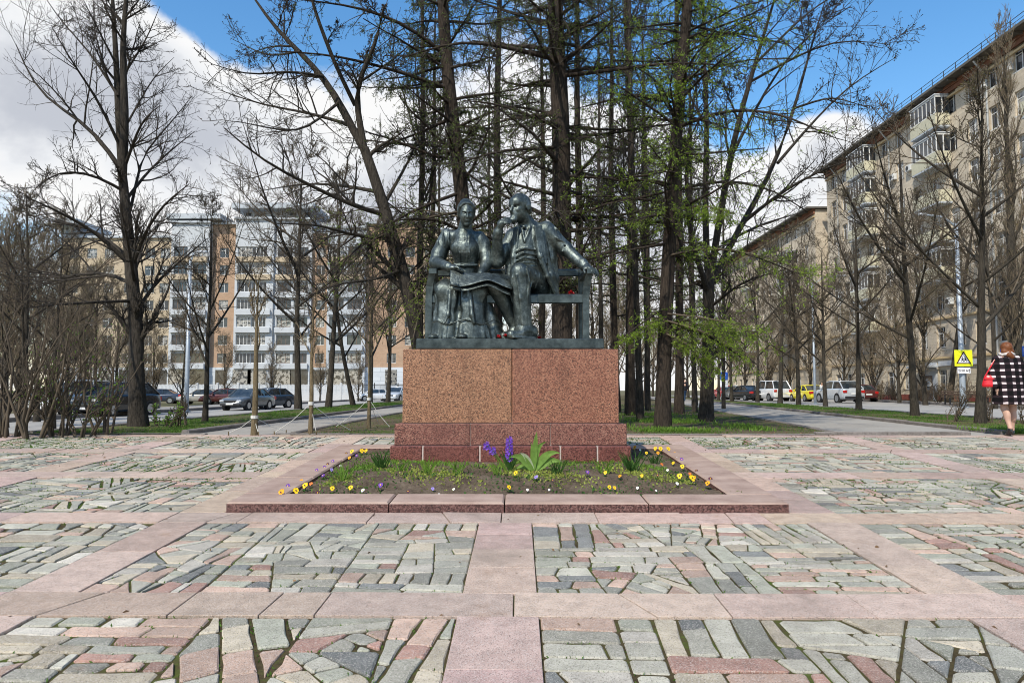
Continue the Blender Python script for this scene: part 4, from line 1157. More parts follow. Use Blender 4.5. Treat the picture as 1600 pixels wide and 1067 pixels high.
def deciduous(trunks, limbs, seed, n1=10, n2=9, n3=8, n4=0, rmin=.006, spread=(35, 65), up=.12, lift=.05, buds=1, bud=.035, L1=(.35, .6), extra_t=(.35, 1.), l2=(.3, .55), l3=(.3, .6), wig=.13, sides=9, limb_n2=None):
    """bare broadleaf tree: given trunk and limb lines, then three orders of twigs"""
    rng = np.random.default_rng(seed)
    T = [roots_flare(*trunks[0])] + [Br(resample(p, 12)[None], np.interp(np.linspace(0, 1, 12), np.linspace(0, 1, len(r)), r)[None]) for p, r in trunks[1:]]
    tp = [tubes(x.p, x.r, sides) for x in T]
    Ls = []
    for p, r in limbs: Ls.append(Br(resample(p, 9)[None], np.linspace(r, max(rmin, r * .18), 9)[None]))
    if n1:
        for x in T: Ls.append(grow(x, n1, rng, extra_t, L1, spread, up, lift, .10, 9, .5, rmin * 2, .09))
    L = Br(np.concatenate([x.p for x in Ls]), np.concatenate([x.r for x in Ls]))
    tp.append(tubes(L.p, L.r, 5))
    A = grow(L, n2, rng, (.15, 1.), l2, (30, 65), up * .8, lift, wig, 7, .6, rmin * 1.5)
    B = grow(A, n3, rng, (.12, 1.), l3, (30, 65), up * .6, lift, wig, 5, .62, rmin)
    cp = [tubes(A.p, A.r, 4), tubes(B.p, B.r, 3)]; last = B
    if n4:
        C = grow(B, n4, rng, (.2, 1.), (.35, .65), (30, 65), .1, lift, wig, 4, .7, rmin * .75); cp.append(tubes(C.p, C.r, 3)); last = C
    fp = []
    if buds:
        p, a = sample_on(last, buds, rng, (.35, 1.)); fp.append(leaf_quads(p, bud, rng, a, .6))
    return assemble(tp, cp, fp, seed)

def larch(trunk, seed, nb=70, t=(.18, 1.), blen=(1.6, 3.6), n2=14, n3=3, droop=-.05, needles=5, rmin=.006, ndl=.05, keep=None, low=None):
    """conifer with long level branches, hanging twigs and tufts of fresh needles"""
    rng = np.random.default_rng(seed); T = roots_flare(*trunk, n=18); tp = [tubes(T.p, T.r, 11)]
    tot = float(T.L[0]); Bs = grow(T, nb, rng, t, (blen[0] / tot, blen[1] / tot), (70, 98), .05, droop * .4 + .02, .09, 9, .28, .016, .055, .35)
    if low:
        for p, r in low:
            q = Br(resample(p, 9)[None], np.linspace(r, .012, 9)[None]); Bs = Br(np.concatenate([Bs.p, q.p]), np.concatenate([Bs.r, q.r]))
    tp.append(tubes(Bs.p, Bs.r, 5))
    A = grow(Bs, n2, rng, (.12, 1.), (.16, .42), (40, 80), -.12, droop, .12, 6, .5, rmin, .02, .3, .45); cp = [tubes(A.p, A.r, 3)]
    B = grow(A, n3, rng, (.1, 1.), (.3, .6), (35, 75), -.15, droop, .12, 4, .7, rmin * .8) if n3 else A
    if n3: cp.append(tubes(B.p, B.r, 3))
    fp = []
    if needles:
        for br, k in ((A, needles), (B, needles) if n3 else (A, 0)):
            if not k: continue
            p, a = sample_on(br, k, rng, (.05, 1.))
            sel = rng.random(len(p)) < .8; p, a = p[sel], a[sel]
            for q in range(2): fp.append(leaf_quads(p, ndl, rng, None, .30))
    return assemble(tp, cp, fp, seed)

# ---------------------------------------------------------------- trees that stand out one by one
def T_(pl, Y, base, r): return (pxpoly(pl, Y, base), r)

def big_left():
    b = G(217, 668); Y = b[1]
    tr = [T_([(217, 669), (213, 600), (214, 520), (206, 430), (198, 340), (191, 270)], Y, b, [.195, .165, .15, .135, .115, .095]),
          T_([(191, 275), (185, 180, .2), (182, 100, .3), (176, 0, .4), (168, -110, .3)], Y, b, [.085, .075, .06, .04, .015]),
          T_([(191, 275), (197, 180, -.2), (190, 90, -.3), (196, 10, -.3), (206, -100, -.5)], Y, b, [.10, .085, .065, .045, .015])]
    lm = [([(205, 415), (150, 362, -.4), (95, 332, -1), (35, 305, -1.8)], .075), ([(198, 400), (165, 372, .5), (120, 346, 1.2), (60, 355, 2)], .06), ([(191, 268), (165, 226, .3), (120, 180, .6), (75, 163, 1), (44, 120, 1.2), (25, 70, 1.5)], .075),
          ([(196, 300), (140, 268, -.6), (90, 268, -1.2), (55, 295, -2)], .05), ([(208, 445), (170, 420, .5), (120, 428, 1.2), (60, 448, 2), (10, 440, 3)], .06), ([(211, 470), (150, 472, -.8), (90, 476, -1.8), (30, 482, -2.8)], .05),
          ([(199, 345), (212, 300, .3), (218, 240, .6), (262, 200, 1.2), (300, 150, 1.6)], .05), ([(207, 415), (226, 362, -.4), (252, 322, -1), (295, 288, -2)], .06), ([(212, 490), (240, 442, .4), (282, 408, 1), (325, 372, 2)], .06),
          ([(195, 260), (211, 216, -.4), (222, 188, -.8), (250, 165, -1.5)], .05), ([(199, 310), (230, 268, .6), (275, 228, 1.4), (305, 205, 2)], .05), ([(188, 230), (150, 150, -.6), (110, 95, -1.2), (80, 40, -2)], .05),
          ([(184, 150), (140, 80, .5), (95, 35, 1), (60, -20, 1.4)], .04), ([(192, 120), (230, 60, .4), (250, 10, .8)], .035), ([(186, 110), (150, 40, -.5), (120, -20, -1)], .035), ([(195, 200), (240, 120, .9), (272, 90, 1.5)], .035), ([(210, 440), (200, 380, -1.5), (190, 330, -3)], .06), ([(208, 430), (225, 380, 1.6), (240, 330, 3)], .06)]
    ms = deciduous(tr, [(pxpoly(p, Y, b), r * .8) for p, r in lm], 11, n1=7, n2=11, n3=9, n4=2, rmin=.0046, L1=(.2, .34), buds=1, bud=.025, spread=(35, 70), lift=.06, extra_t=(.3, 1.))
    place(ms, dict(trunk='bark_dark', crown='twig_dark', foliage='buds'), 'linden_tree', 'tall bare spreading tree left of the young staked trees', b)
big_left()

def leaning():
    Y = 16.8; b = (P(672, 660, Y)[0], Y, gz(0, Y))
    tr = [T_([(672, 664), (657, 560), (641, 470), (622, 400), (596, 310), (569, 232)], Y, b, [.19, .165, .155, .145, .13, .11]),
          T_([(569, 234), (553, 206), (517, 135), (477, 90, .3), (432, 48, .5), (385, -20, .8)], Y, b, [.095, .09, .07, .055, .04, .015]),
          T_([(569, 234), (564, 200), (555, 163), (564, 112, -.3), (585, 78, -.5), (600, 10, -.8)], Y, b, [.085, .075, .065, .05, .04, .02]),
          T_([(555, 165), (522, 98, -.6), (488, 8, -1), (470, -80, -1.4)], Y, b, [.05, .045, .035, .015])]
    lm = [([(600, 335), (555, 325, -.5), (503, 298, -1), (455, 275, -1.5), (405, 250, -2), (350, 200, -2.4)], .065), ([(590, 300), (540, 290, .8), (480, 285, 1.8), (400, 300, 3)], .05), ([(612, 370), (560, 372, -.8), (500, 350, -1.8), (430, 350, -3)], .05),
          ([(545, 195), (480, 175, .8), (410, 165, 1.6), (340, 140, 2.4)], .045), ([(505, 120), (450, 110, -.8), (390, 120, -1.6), (330, 100, -2.2)], .04), ([(530, 160), (470, 210, -1.2), (420, 200, -2), (370, 190, -3)], .04),
          ([(600, 320), (640, 250, 1), (665, 190, 2)], .05), ([(560, 130), (620, 90, .8), (660, 50, 1.6)], .035), ([(470, 80), (420, 90, .6), (360, 60, 1.2)], .03), ([(630, 420), (585, 440, -1), (530, 440, -2), (470, 470, -3)], .04)]
    ms = deciduous(tr, [(pxpoly(p, Y, b), r) for p, r in lm], 12, n1=6, n2=10, n3=8, n4=2, rmin=.0055, L1=(.22, .36), buds=2, bud=.03, lift=.03)
    place(ms, dict(trunk='bark_dark', crown='twig_dark', foliage='buds'), 'alder_tree', 'dark tree leaning left behind the bronze woman', b)
leaning()

def forked_right():
    b = G(1103, 660); Y = b[1]
    tr = [T_([(1103, 661), (1107, 560), (1107, 470), (1108, 430)], Y, b, [.19, .165, .155, .14]),
          T_([(1107, 440), (1100, 330, .3), (1106, 200, .6), (1098, 60, .8), (1100, -80, 1)], Y, b, [.09, .08, .065, .045, .02]),
          T_([(1110, 435), (1126, 330, -.3), (1150, 200, -.6), (1186, 80, -.9), (1222, -40, -1)], Y, b, [.095, .085, .07, .045, .02]),
          T_([(1112, 440), (1150, 365, .4), (1200, 282, .9), (1240, 180, 1.2), (1262, 90, 1.5), (1290, 0, 2)], Y, b, [.09, .08, .06, .045, .03, .012]),
          T_([(1108, 460), (1080, 380, -.8), (1070, 250, -1.2), (1090, 120, -1.5)], Y, b, [.07, .06, .045, .02])]
    lm = [([(1165, 345), (1220, 300, -.6), (1290, 262, -1.4), (1360, 240, -2)], .055), ([(1215, 255), (1270, 190, .8), (1330, 130, 1.4), (1400, 90, 2)], .045), ([(1140, 250), (1190, 150, .5), (1250, 60, 1), (1330, 10, 1.4)], .05), ([(1170, 130), (1240, 90, -.5), (1310, 60, -1), (1390, 70, -1.6)], .04),
          ([(1130, 380), (1190, 350, 1.2), (1260, 330, 2.4)], .05), ([(1240, 170), (1300, 150, -.8), (1360, 170, -1.6)], .035), ([(1105, 200), (1060, 120, .6), (1030, 40, 1)], .04), ([(1180, 100), (1260, 20, .6), (1340, -30, 1.2)], .04), ([(1110, 480), (1160, 440, -1), (1230, 420, -2)], .045)]
    ms = deciduous(tr, [(pxpoly(p, Y, b), r) for p, r in lm], 13, n1=6, n2=10, n3=8, n4=2, rmin=.006, L1=(.2, .34), buds=2, bud=.045, lift=.04)
    place(ms, dict(trunk='bark_dark', crown='twig_dark', foliage='buds'), 'alder_tree', 'tall many-stemmed tree on the right edge of the bed behind the monument', b)
forked_right()

def larches():
    Y = 15.7; b = (P(878, 660, Y)[0], Y, gz(0, Y))
    low = [(pxpoly(p, Y, b), r) for p, r in [([(875, 95), (800, 75, -.4), (720, 62, -.8), (630, 90, -1.2)], .06), ([(872, 120), (960, 110, -.5), (1060, 95, -1), (1150, 105, -1.4)], .055), ([(872, 40), (780, 15, .6), (700, -15, 1.2)], .05), ([(878, 215), (960, 210, .8), (1050, 190, 1.4), (1120, 200, 2)], .045), ([(876, 230), (780, 235, -.8), (700, 260, -1.4)], .045), ([(878, 275), (980, 280, -.6), (1060, 265, -1)], .04), ([(876, 180), (800, 165, 1.2), (700, 170, 2)], .04)]]
    ms = larch(T_([(878, 664), (878, 400), (877, 200), (869, 60), (862, -130)], Y, b, [.235, .215, .20, .18, .145]), 21, nb=64, t=(.24, 1.), blen=(1.3, 3.8), n2=19, n3=4, needles=3, low=low, ndl=.045)
    place(ms, dict(trunk='bark_larch', crown='twig_dark', foliage='needles_dark'), 'larch_tree', 'thick-trunked larch straight behind the bronze man', b)
    Y = 17.6; b = (P(742, 655, Y)[0], Y, gz(0, Y))
    low = [(pxpoly(p, Y, b), r) for p, r in [([(705, 140), (620, 110, -.6), (520, 85, -1.2), (430, 80, -2)], .055), ([(700, 90), (640, 40, -.6), (560, 10, -1.2), (470, 0, -1.8)], .06), ([(722, 300), (640, 330, -1), (560, 380, -1.6), (520, 430, -2)], .045), ([(715, 230), (620, 225, .6), (540, 215, 1.4)], .04), ([(730, 360), (660, 400, .8), (600, 480, 1.4)], .035), ([(712, 200), (780, 170, -.5), (840, 160, -1)], .04), ([(726, 330), (630, 345, .6), (545, 395, 1.0), (500, 440, 1.2)], .04)]]
    ms = larch(T_([(742, 658), (732, 420), (722, 300), (706, 180), (696, 80), (688, -70)], Y, b, [.22, .20, .18, .165, .15, .125]), 22, nb=56, t=(.26, 1.), blen=(1.3, 3.6), n2=19, n3=4, needles=4, low=low, ndl=.05)
    place(ms, dict(trunk='bark_larch', crown='twig_dark', foliage='needles_dark'), 'larch_tree', 'larch with a slightly leaning trunk behind the bronze woman', b)
    b = G(1035, 672); Y = b[1]
    low = [(pxpoly(p, Y, b), r) for p, r in [([(1038, 500), (1080, 515, -.5), (1120, 530, -.9), (1160, 560, -1.2)], .03), ([(1038, 520), (1085, 505, .5), (1130, 510, .9), (1165, 540, 1.1)], .028), ([(1040, 480), (1010, 500, -.5), (975, 525, -.8)], .022), ([(1044, 400), (1100, 385, -.8), (1170, 395, -1.4), (1240, 425, -2)], .04), ([(1045, 380), (960, 395, -.8), (900, 420, -1.2)], .035), ([(1050, 300), (1120, 280, .5), (1200, 290, 1), (1260, 330, 1.4)], .04),
           ([(1058, 200), (1130, 170, -.6), (1220, 175, -1.2), (1290, 210, -1.6)], .045), ([(1062, 150), (980, 150, .5), (900, 170, 1)], .04), ([(1070, 60), (1150, 50, .6), (1230, 70, 1.2)], .045), ([(1040, 505), (1075, 540, .3), (1100, 570, .5)], .02), ([(1039, 505), (1120, 495, -.2), (1180, 520, -.4)], .026)]]
    ms = larch(T_([(1035, 674), (1037, 560), (1042, 450), (1050, 300), (1062, 150), (1075, 0), (1084, -130)], Y, b, [.16, .148, .14, .13, .12, .105, .09]), 23, nb=64, t=(.32, 1.), blen=(1.1, 3.3), n2=18, n3=4, needles=4, low=low, ndl=.05)
    place(ms, dict(trunk='bark_larch', crown='twig_dark', foliage='needles'), 'larch_tree', 'larch with bright green fresh needles right of the pedestal', b)
larches()

# ---------------------------------------------------------------- repeated kinds
def generic_trunk(h, lean=0., seed=0):
    R = random.Random(seed); x = y = 0; pts = []
    for i in range(9):
        pts.append((x, y, h * i / 8)); x += R.uniform(-.07, .07) + lean * h / 8; y += R.uniform(-.07, .07)
    return pts
GEN = {}
for i in range(4):        # street lime / maple, low fork
    tr = generic_trunk(8.5, 0, 50 + i); R = random.Random(80 + i)
    limbs = []
    for k in range(7):
        a = k * 2.4 + R.uniform(-.4, .4); z0 = 2.3 + k * .55; L = R.uniform(2.6, 4.2) * (1 - .05 * k); e = R.uniform(.5, .9)
        c = tr[min(8, int(z0 / 8.5 * 8))]
        limbs.append(([(c[0], c[1], z0), (c[0] + math.cos(a) * L * .35, c[1] + math.sin(a) * L * .35, z0 + L * .4 * e), (c[0] + math.cos(a) * L * .7, c[1] + math.sin(a) * L * .7, z0 + L * .9 * e), (c[0] + math.cos(a) * L, c[1] + math.sin(a) * L, z0 + L * 1.5 * e)], R.uniform(.035, .058)))
    GEN['street', i] = deciduous([(tr, [.115, .10, .09, .08, .07, .055, .042, .03, .012])], limbs, 60 + i, n1=9, n2=10, n3=8, n4=2, rmin=.0068, l3=(.35, .7), L1=(.22, .36), buds=1, bud=.03, lift=.07, up=.2)
for i in range(3):        # slim larch of the grove
    GEN['larch', i] = larch((generic_trunk(17, .0, 30 + i), [.145, .13, .125, .115, .105, .09, .075, .055, .025]), 40 + i, nb=66, t=(.2, 1.), blen=(1.0, 2.8), n2=11, n3=3, needles=2, rmin=.009, ndl=.07)
for i in range(3):        # dense brushy tree of the background
    tr = generic_trunk(7.5, 0, 90 + i)
    GEN['brush', i] = deciduous([(tr, [.13, .11, .10, .09, .08, .06, .05, .03, .012])], [], 95 + i, n1=24, n2=10, n3=10, n4=0, rmin=.0085, l3=(.4, .8), L1=(.3, .6), extra_t=(.08, 1.), buds=1, bud=.055, lift=.08, up=.3, spread=(25, 60))
for i in range(2):        # slim bare understorey tree of the grove
    GEN['slim', i] = deciduous([(generic_trunk(14, .0, 130 + i), [.085, .078, .072, .064, .056, .048, .038, .026, .01])], [], 135 + i, n1=16, n2=8, n3=6, n4=0, rmin=.006, L1=(.12, .28), extra_t=(.22, 1.), buds=1, bud=.03, lift=.16, up=.45, spread=(22, 48))
GEN['poplar', 0] = deciduous([(generic_trunk(19, 0, 111), [.3, .27, .24, .21, .18, .14, .10, .06, .02])], [], 112, n1=42, n2=10, n3=7, n4=0, rmin=.008, l3=(.4, .8), L1=(.12, .3), extra_t=(.08, 1.), buds=1, bud=.05, lift=.22, up=.6, spread=(20, 45), wig=.08)
BRK = dict(trunk='bark_dark', crown='twig_dark', foliage='buds')
BRB = dict(trunk='bark_linden', crown='twig_brown', foliage='olive_buds')
for k, me in [(k, m) for k, d in GEN.items() for m in d.items()]:
    part, mesh = me
    mp = {'street': BRB, 'larch': dict(trunk='bark_larch', crown='twig_dark', foliage='needles_dark'), 'brush': dict(trunk='bark_linden', crown='twig_pale', foliage='olive_buds'), 'slim': dict(trunk='bark_dark', crown='twig_dark', foliage='buds'), 'poplar': dict(trunk='bark_linden', crown='twig_pale', foliage='olive_buds')}[k[0]]
    mesh.materials.append(M[mp[part]])
RT = random.Random(99)
ORD = ['first', 'second', 'third', 'fourth', 'fifth', 'sixth', 'seventh', 'eighth', 'ninth', 'tenth', 'eleventh', 'twelfth', 'thirteenth', 'fourteenth']
def rank(v, allv): return ORD[sorted(allv).index(v)]
def put(kind, i, px, py, Y=None, sc=1., label='', name='street_tree', group=None, rz=None):
    if Y is None: b = G(px, py)
    else:
        x = P(px, 600, Y)[0]; b = (x, Y, gz(x, Y))
    return place(GEN[kind, i], None, name, label, b, RT.uniform(0, 6.28) if rz is None else rz, sc, group)
# left grass strip row, named by what they stand next to
put('street', 0, 320, 661, sc=.62, label='slim bare tree between the tall spreading tree and the parked sedan')
put('street', 1, 466, 641, sc=1.25, label='bare tree in the left row standing nearest behind the parked hatchback')
put('street', 2, 513, 638, sc=1.28, label='straight dark tree in the left row next to the leaning one')
put('street', 0, 578, 631, sc=1.25, label='bare tree in the left row behind the right-hand staked sapling', name='street_tree')
put('street', 3, 606, 629, sc=1.3, label='bare tree in the left row closest to the pedestal')
o = put('street', 1, 552, 635, sc=1.1, label='tree in the left row leaning strongly to the left'); o.rotation_euler = (0, math.radians(-13), 1.0)
# right grass strip row
put('street', 2, 1531, 663, sc=1.0, rz=.6, label='bare tree on the right grass strip beside the woman in the checked coat')
put('street', 3, 1430, 651, sc=1.05, label='forked bare tree on the right grass strip left of the warning sign')
put('street', 1, 1342, 642, sc=1.0, label='bare tree on the right grass strip just right of the silver car')
put('street', 0, 1290, 636, sc=1.0, label='bare tree on the right grass strip in front of the silver car')
put('street', 2, 1218, 630, Y=50, sc=1.35, label='thick low-forking tree left of the yellow taxi')
put('street', 3, 1247, 632, Y=42, sc=1.1, label='dark tree directly in front of the yellow taxi')
put('street', 1, 1183, 628, Y=55, sc=1.2, label='bare tree in front of the white parked car on the right')
put('street', 0, 1143, 626, Y=60, sc=1.2, label='bare tree on the right strip beside the red car')
put('street', 2, 1122, 625, Y=66, sc=1.15, label='bare tree on the right strip behind the blue parking sign')
o = put('street', 3, 1482, 618, Y=55, sc=1.9, label='thick dark tree leaning left in front of the beige block'); o.rotation_euler = (0, math.radians(-12), 2.0)
put('street', 1, 1552, 640, Y=40, sc=1.25, label='bare tree across the road behind the woman in the checked coat')
put('poplar', 0, 1592, 640, Y=43, sc=1.12, label='tall pale poplar at the right edge of the picture', name='poplar_tree')
BB_ = ((1405, 58, 0), (1365, 66, 2), (1320, 74, 3), (1445, 50, 1))
for px, Y, k in BB_:
    put('brush', k % 3, px, 0, Y=Y, sc=1.15, label=rank(px, [q[0] for q in BB_]) + ' from the left of the pale brushy trees before the beige block', name='brush_tree', group='brushy trees along the beige block')
BB_ = ((1265, 84, 0), (1235, 92, 1), (1200, 95, 2), (1165, 100, 0), (1130, 96, 1))
for px, Y, k in BB_:
    put('brush', k % 3, px, 0, Y=Y, sc=1.4, label=rank(px, [q[0] for q in BB_]) + ' from the left of the far brushy trees beyond the right-hand cars', name='brush_tree', group='far brushy trees on the right')
# grove behind the monument
for px, py, Y, k, s, lab in ((985, 650, None, 0, 1.1, 'larch in the grove standing nearest to the right side of the pedestal'), (1060, 649, 25, 1, 1.05, 'reddish-based larch just behind the one with bright green needles'),
                          (963, 0, 27, 2, 1.0, 'slim larch half hidden by the right edge of the pedestal'), (905, 0, 24, 1, 1.0, 'larch right behind the thick larch, above the bench end'), 
                          (782, 0, 22, 2, 1.0, 'slim larch between the heads of the two bronze figures'), (668, 0, 24, 1, .8, 'small larch with low green branches left of the bronze bench'),
                          (1010, 0, 36, 2, 1.1, 'far larch of the grove beside the walking figure'), (1085, 0, 40, 0, 1.0, 'far larch of the grove near the blue parking sign'), (845, 0, 31, 2, 1.05, 'slim larch behind the bronze man’s shoulder')):
    put('larch', k, px, py, Y=Y, sc=s, label=lab, name='larch_tree', group='larches of the grove')
BS_ = ((655, 19), (768, 25), (940, 22), (1000, 19), (1012, 29), (690, 28), (1085, 27), (1130, 33))
for i, (px, Y) in enumerate(BS_):
    put('slim', i % 2, px, 0, Y=Y, sc=RT.uniform(.9, 1.15), label=rank(px, [q[0] for q in BS_]) + ' from the left of the slim bare trees in the grove', name='slim_tree', group='slim bare trees of the grove')
BB_ = ((700, 55), (655, 70), (930, 60), (965, 75), (1000, 85), (1040, 70), (1075, 90), (885, 80), (820, 70), (760, 62), (1020, 110), (950, 115), (1095, 115), (990, 55))
for i, (px, Y) in enumerate(BB_):
    put('brush', i % 3, px, 0, Y=Y, sc=RT.uniform(1.2, 1.7), label=rank(px, [q[0] for q in BB_]) + ' from the left of the far bare trees beyond the grove', name='brush_tree', group='far trees beyond the grove')
# thicket across the left road
BB_ = ((10, 26, .95), (60, 31, .95), (-20, 33, 1.05), (105, 38, 1.05), (150, 44, 1.05), (30, 45, 1.25), (90, 52, 1.25), (180, 56, 1.05), (240, 64, .9), (135, 62, 1.25), (285, 62, .9), (-40, 52, 1.3), (215, 72, 1.1), (350, 75, .8), (425, 82, .75), (500, 85, .7), (560, 90, .7))
for i, (px, Y, s) in enumerate(BB_):
    put('brush', i % 3, px, 0, Y=Y, sc=s, label=rank(px, [q[0] for q in BB_[:12]]) + ' from the left of the brushy thicket trees across the left road' if i < 12 else rank(px, [q[0] for q in BB_[12:]]) + ' from the left of the small bare trees before the white fence', name='brush_tree', group='trees of the left thicket' if i < 12 else 'small trees along the white fence')
put('street', 2, 40, 0, Y=22, sc=.85, label='bare tree at the far left edge of the picture')
put('street', 1, 85, 0, Y=24.5, sc=.8, label='slim bare tree left of the black sport utility vehicle')

# sprays of fresh bright green needles on some low larch branches
def spray(name_label, polys, Y, seed, n=24, nd=9, size=.055, m='needles'):
    rng = np.random.default_rng(seed); tree = [o for o in bpy.data.objects if o.get('label') == name_label][0]; b = tree.location
    L = Br(np.stack([resample(pxpoly(p, Y, b), 9) for p in polys]), np.linspace(.022, .008, 9)[None].repeat(len(polys), 0))
    A = grow(L, n, rng, (.15, 1.), (.14, .36), (35, 75), -.2, -.09, .12, 6, .5, .005, .012, .2, .3); B_ = grow(A, 3, rng, (.1, 1.), (.35, .7), (30, 70), -.25, -.1, .12, 4, .7, .004)
    V, F = joinVF([tubes(L.p, L.r, 5), tubes(A.p, A.r, 3), tubes(B_.p, B_.r, 3)]); link_mesh('low_branches', mesh_np('low_branches', V, F, M['twig_brown'], True), tree)
    fp = []
    for br, k in ((A, nd), (B_, nd // 2)):
        p, a = sample_on(br, k, rng, (.0, 1.))
        for q in range(2): fp.append(leaf_quads(p, size, rng, None, .22))
    V, F = joinVF(fp); link_mesh('fresh_needles', mesh_np('fresh_needles', V, F, M[m]), tree)
spray('larch with bright green fresh needles right of the pedestal', [[(1038, 500), (1080, 512, -.5), (1120, 525, -.9), (1165, 560, -1.2)], [(1038, 515), (1085, 505, .3), (1130, 508, .5), (1178, 530, .7)], [(1038, 520), (1070, 535, -.4), (1100, 555, -.6), (1120, 580, -.7)], [(1039, 495), (1010, 510, -.4), (975, 530, -.6)], [(1040, 490), (1090, 495, -.8), (1150, 505, -1.3), (1190, 525, -1.6)], [(1044, 400), (1100, 385, -.8), (1180, 395, -1.4), (1270, 430, -2)], [(1048, 330), (1100, 320, -.9), (1150, 335, -1.5)]], 15.3, 31, n=34, nd=12)
spray('larch in the grove standing nearest to the right side of the pedestal', [[(975, 415), (945, 412, -.6), (905, 425, -1.2), (870, 440, -1.5)], [(978, 400), (1010, 395, -.4), (1045, 405, -.8)]], 22.0, 32, n=20)
spray('larch with a slightly leaning trunk behind the bronze woman', [[(722, 330), (640, 345, -.8), (560, 385, -1.4), (505, 430, -1.8)], [(728, 380), (670, 400, -.8), (630, 450, -1.2), (610, 520, -1.4)], [(724, 340), (620, 320, .5), (540, 330, .9), (470, 350, 1.2)], [(735, 420), (690, 430, -1.2), (655, 480, -1.6), (645, 530, -1.8)]], 17.4, 33, n=20, nd=7, m='needles')
spray('reddish-based larch just behind the one with bright green needles', [[(1062, 400), (1120, 390, -.6), (1200, 400, -1.2), (1290, 440, -1.8)], [(1062, 440), (1140, 430, .6), (1230, 445, 1.2)], [(1064, 330), (1130, 300, 0), (1210, 310, .4)]], 24.5, 34, n=18, nd=6, size=.08)
# ================================================================== buildings
def brick_mat(name, c1, c2, mortar, scale, rough=.85, bw=.5, rh=.25, wash=.25):
    m, t, b = mat(name, rough, 0, .2)
    g = geoco(t); s = t.node('ShaderNodeSeparateXYZ'); t.l.new(g, s.inputs[0])
    u = t.math('ADD', s.outputs[0], s.outputs[1]); cb = t.node('ShaderNodeCombineXYZ'); t.l.new(u, cb.inputs[0]); t.l.new(s.outputs[2], cb.inputs[1])
    br = t.node('ShaderNodeTexBrick'); br.inputs['Scale'].default_value = scale; br.inputs['Color1'].default_value = (*c1, 1); br.inputs['Color2'].default_value = (*c2, 1); br.inputs['Mortar'].default_value = (*mortar, 1)
    br.inputs['Mortar Size'].default_value = .018; br.inputs['Brick Width'].default_value = bw; br.inputs['Row Height'].default_value = rh
    t.l.new(cb.outputs[0], br.inputs['Vector'])
    n = t.noise(g, .5, 6, .65); n2 = t.noise(g, 6, 4)
    f = t.math('MULTIPLY_ADD', t.math('SUBTRACT', t.math('ADD', t.math('MULTIPLY', n, .7), t.math('MULTIPLY', n2, .3)), .5), wash * 4, 1.0)
    mul = t.vmath('SCALE', br.outputs[0]); t.l.new(f, mul.node.inputs['Scale'])
    t.put(b.inputs['Base Color'], mul)
    return m
brick_mat('beige_brick', (.53, .455, .35), (.47, .395, .30), (.43, .37, .29), 1.0, wash=.34)
brick_mat('beige_stone', (.56, .48, .36), (.51, .43, .32), (.36, .30, .22), 1.0, bw=1.1, rh=.45)
brick_mat('orange_brick', (.41, .275, .185), (.365, .24, .16), (.37, .28, .205), .9)
brick_mat('cream_brick', (.46, .375, .265), (.42, .34, .24), (.40, .335, .245), .9)
brick_mat('white_rustic', (.54, .57, .60), (.50, .53, .56), (.36, .39, .42), .55, bw=2.2, rh=.42, wash=.1)
simple('plaster_white', (.46, .48, .50), .8, var=.08, scale=.6); simple('plaster_grey', (.42, .45, .48), .8, var=.1, scale=.6)
simple('ledge_yellow', (.52, .39, .22), .8, var=.15, scale=2); simple('cornice_brown', (.19, .085, .05), .8, var=.25, scale=2); simple('eave_grey', (.11, .10, .085), .8, var=.2, scale=2)
simple('frame_white', (.62, .62, .60), .5, var=.1); simple('frame_brown', (.16, .11, .08), .6); simple('balcony_yellow', (.52, .49, .36), .7, var=.1, scale=4); simple('pipe_grey', (.42, .42, .40), .5, .3, var=.1)
simple('brick_red', (.20, .055, .04), .85, var=.2, scale=5); simple('ac_white', (.62, .62, .60), .5, var=.05); simple('metal_dark', (.05, .05, .052), .5, .5); simple('panel_white', (.52, .53, .54), .6, var=.05)
m, t, b = mat('glass', .06, 0, .9)
n = t.noise(objco(t), 1.3, 3); oi = t.node('ShaderNodeObjectInfo'); cur = t.math('MULTIPLY', t.smooth(oi.outputs['Random'], .55, .75), t.smooth(t.noise(objco(t), 2.2, 2), .42, .52))
c0 = t.ramp(n, [(.35, (.015, .018, .022)), (.6, (.045, .05, .055)), (.75, (.12, .115, .10))]); t.put(b.inputs['Base Color'], t.mix(t.math('MULTIPLY', cur, .8), c0, (.40, .38, .34)))

WIN = {}
def win_mesh(w, h, kind):
    """frame, pane and sill meshes in the facade plane x-z, outside toward -y, centred at the bottom middle"""
    k = (round(w, 2), round(h, 2), kind)
    if k in WIN: return WIN[k]
    f = MB(); t_ = .075
    f.box(-w / 2, -w / 2 + t_, -.03, .03, 0, h).box(w / 2 - t_, w / 2, -.03, .03, 0, h).box(-w / 2, w / 2, -.028, .028, h - t_, h).box(-w / 2, w / 2, -.028, .028, 0, t_)
    n = {2: (0.08,), 3: (-w / 6, w / 6), 4: (-w / 4, 0, w / 4), 1: ()}[kind]
    for x in n: f.box(x - .04, x + .04, -.026, .026, t_, h - t_)
    if kind == 2: f.box(-w / 2 + t_, .04, -.024, .024, h * .68, h * .68 + .06)
    p = MB().box(-w / 2 + .01, w / 2 - .01, -.012, .012, .01, h - .01)
    s = MB().box(-w / 2 - .08, w / 2 + .08, -.20, .02, -.07, -.004)
    fm = M['frame_white'] if kind != 3 else M['frame_brown']
    WIN[k] = (f.mesh('window', fm), p.mesh('pane', M['glass']), s.mesh('sill', M['frame_white']))
    return WIN[k]
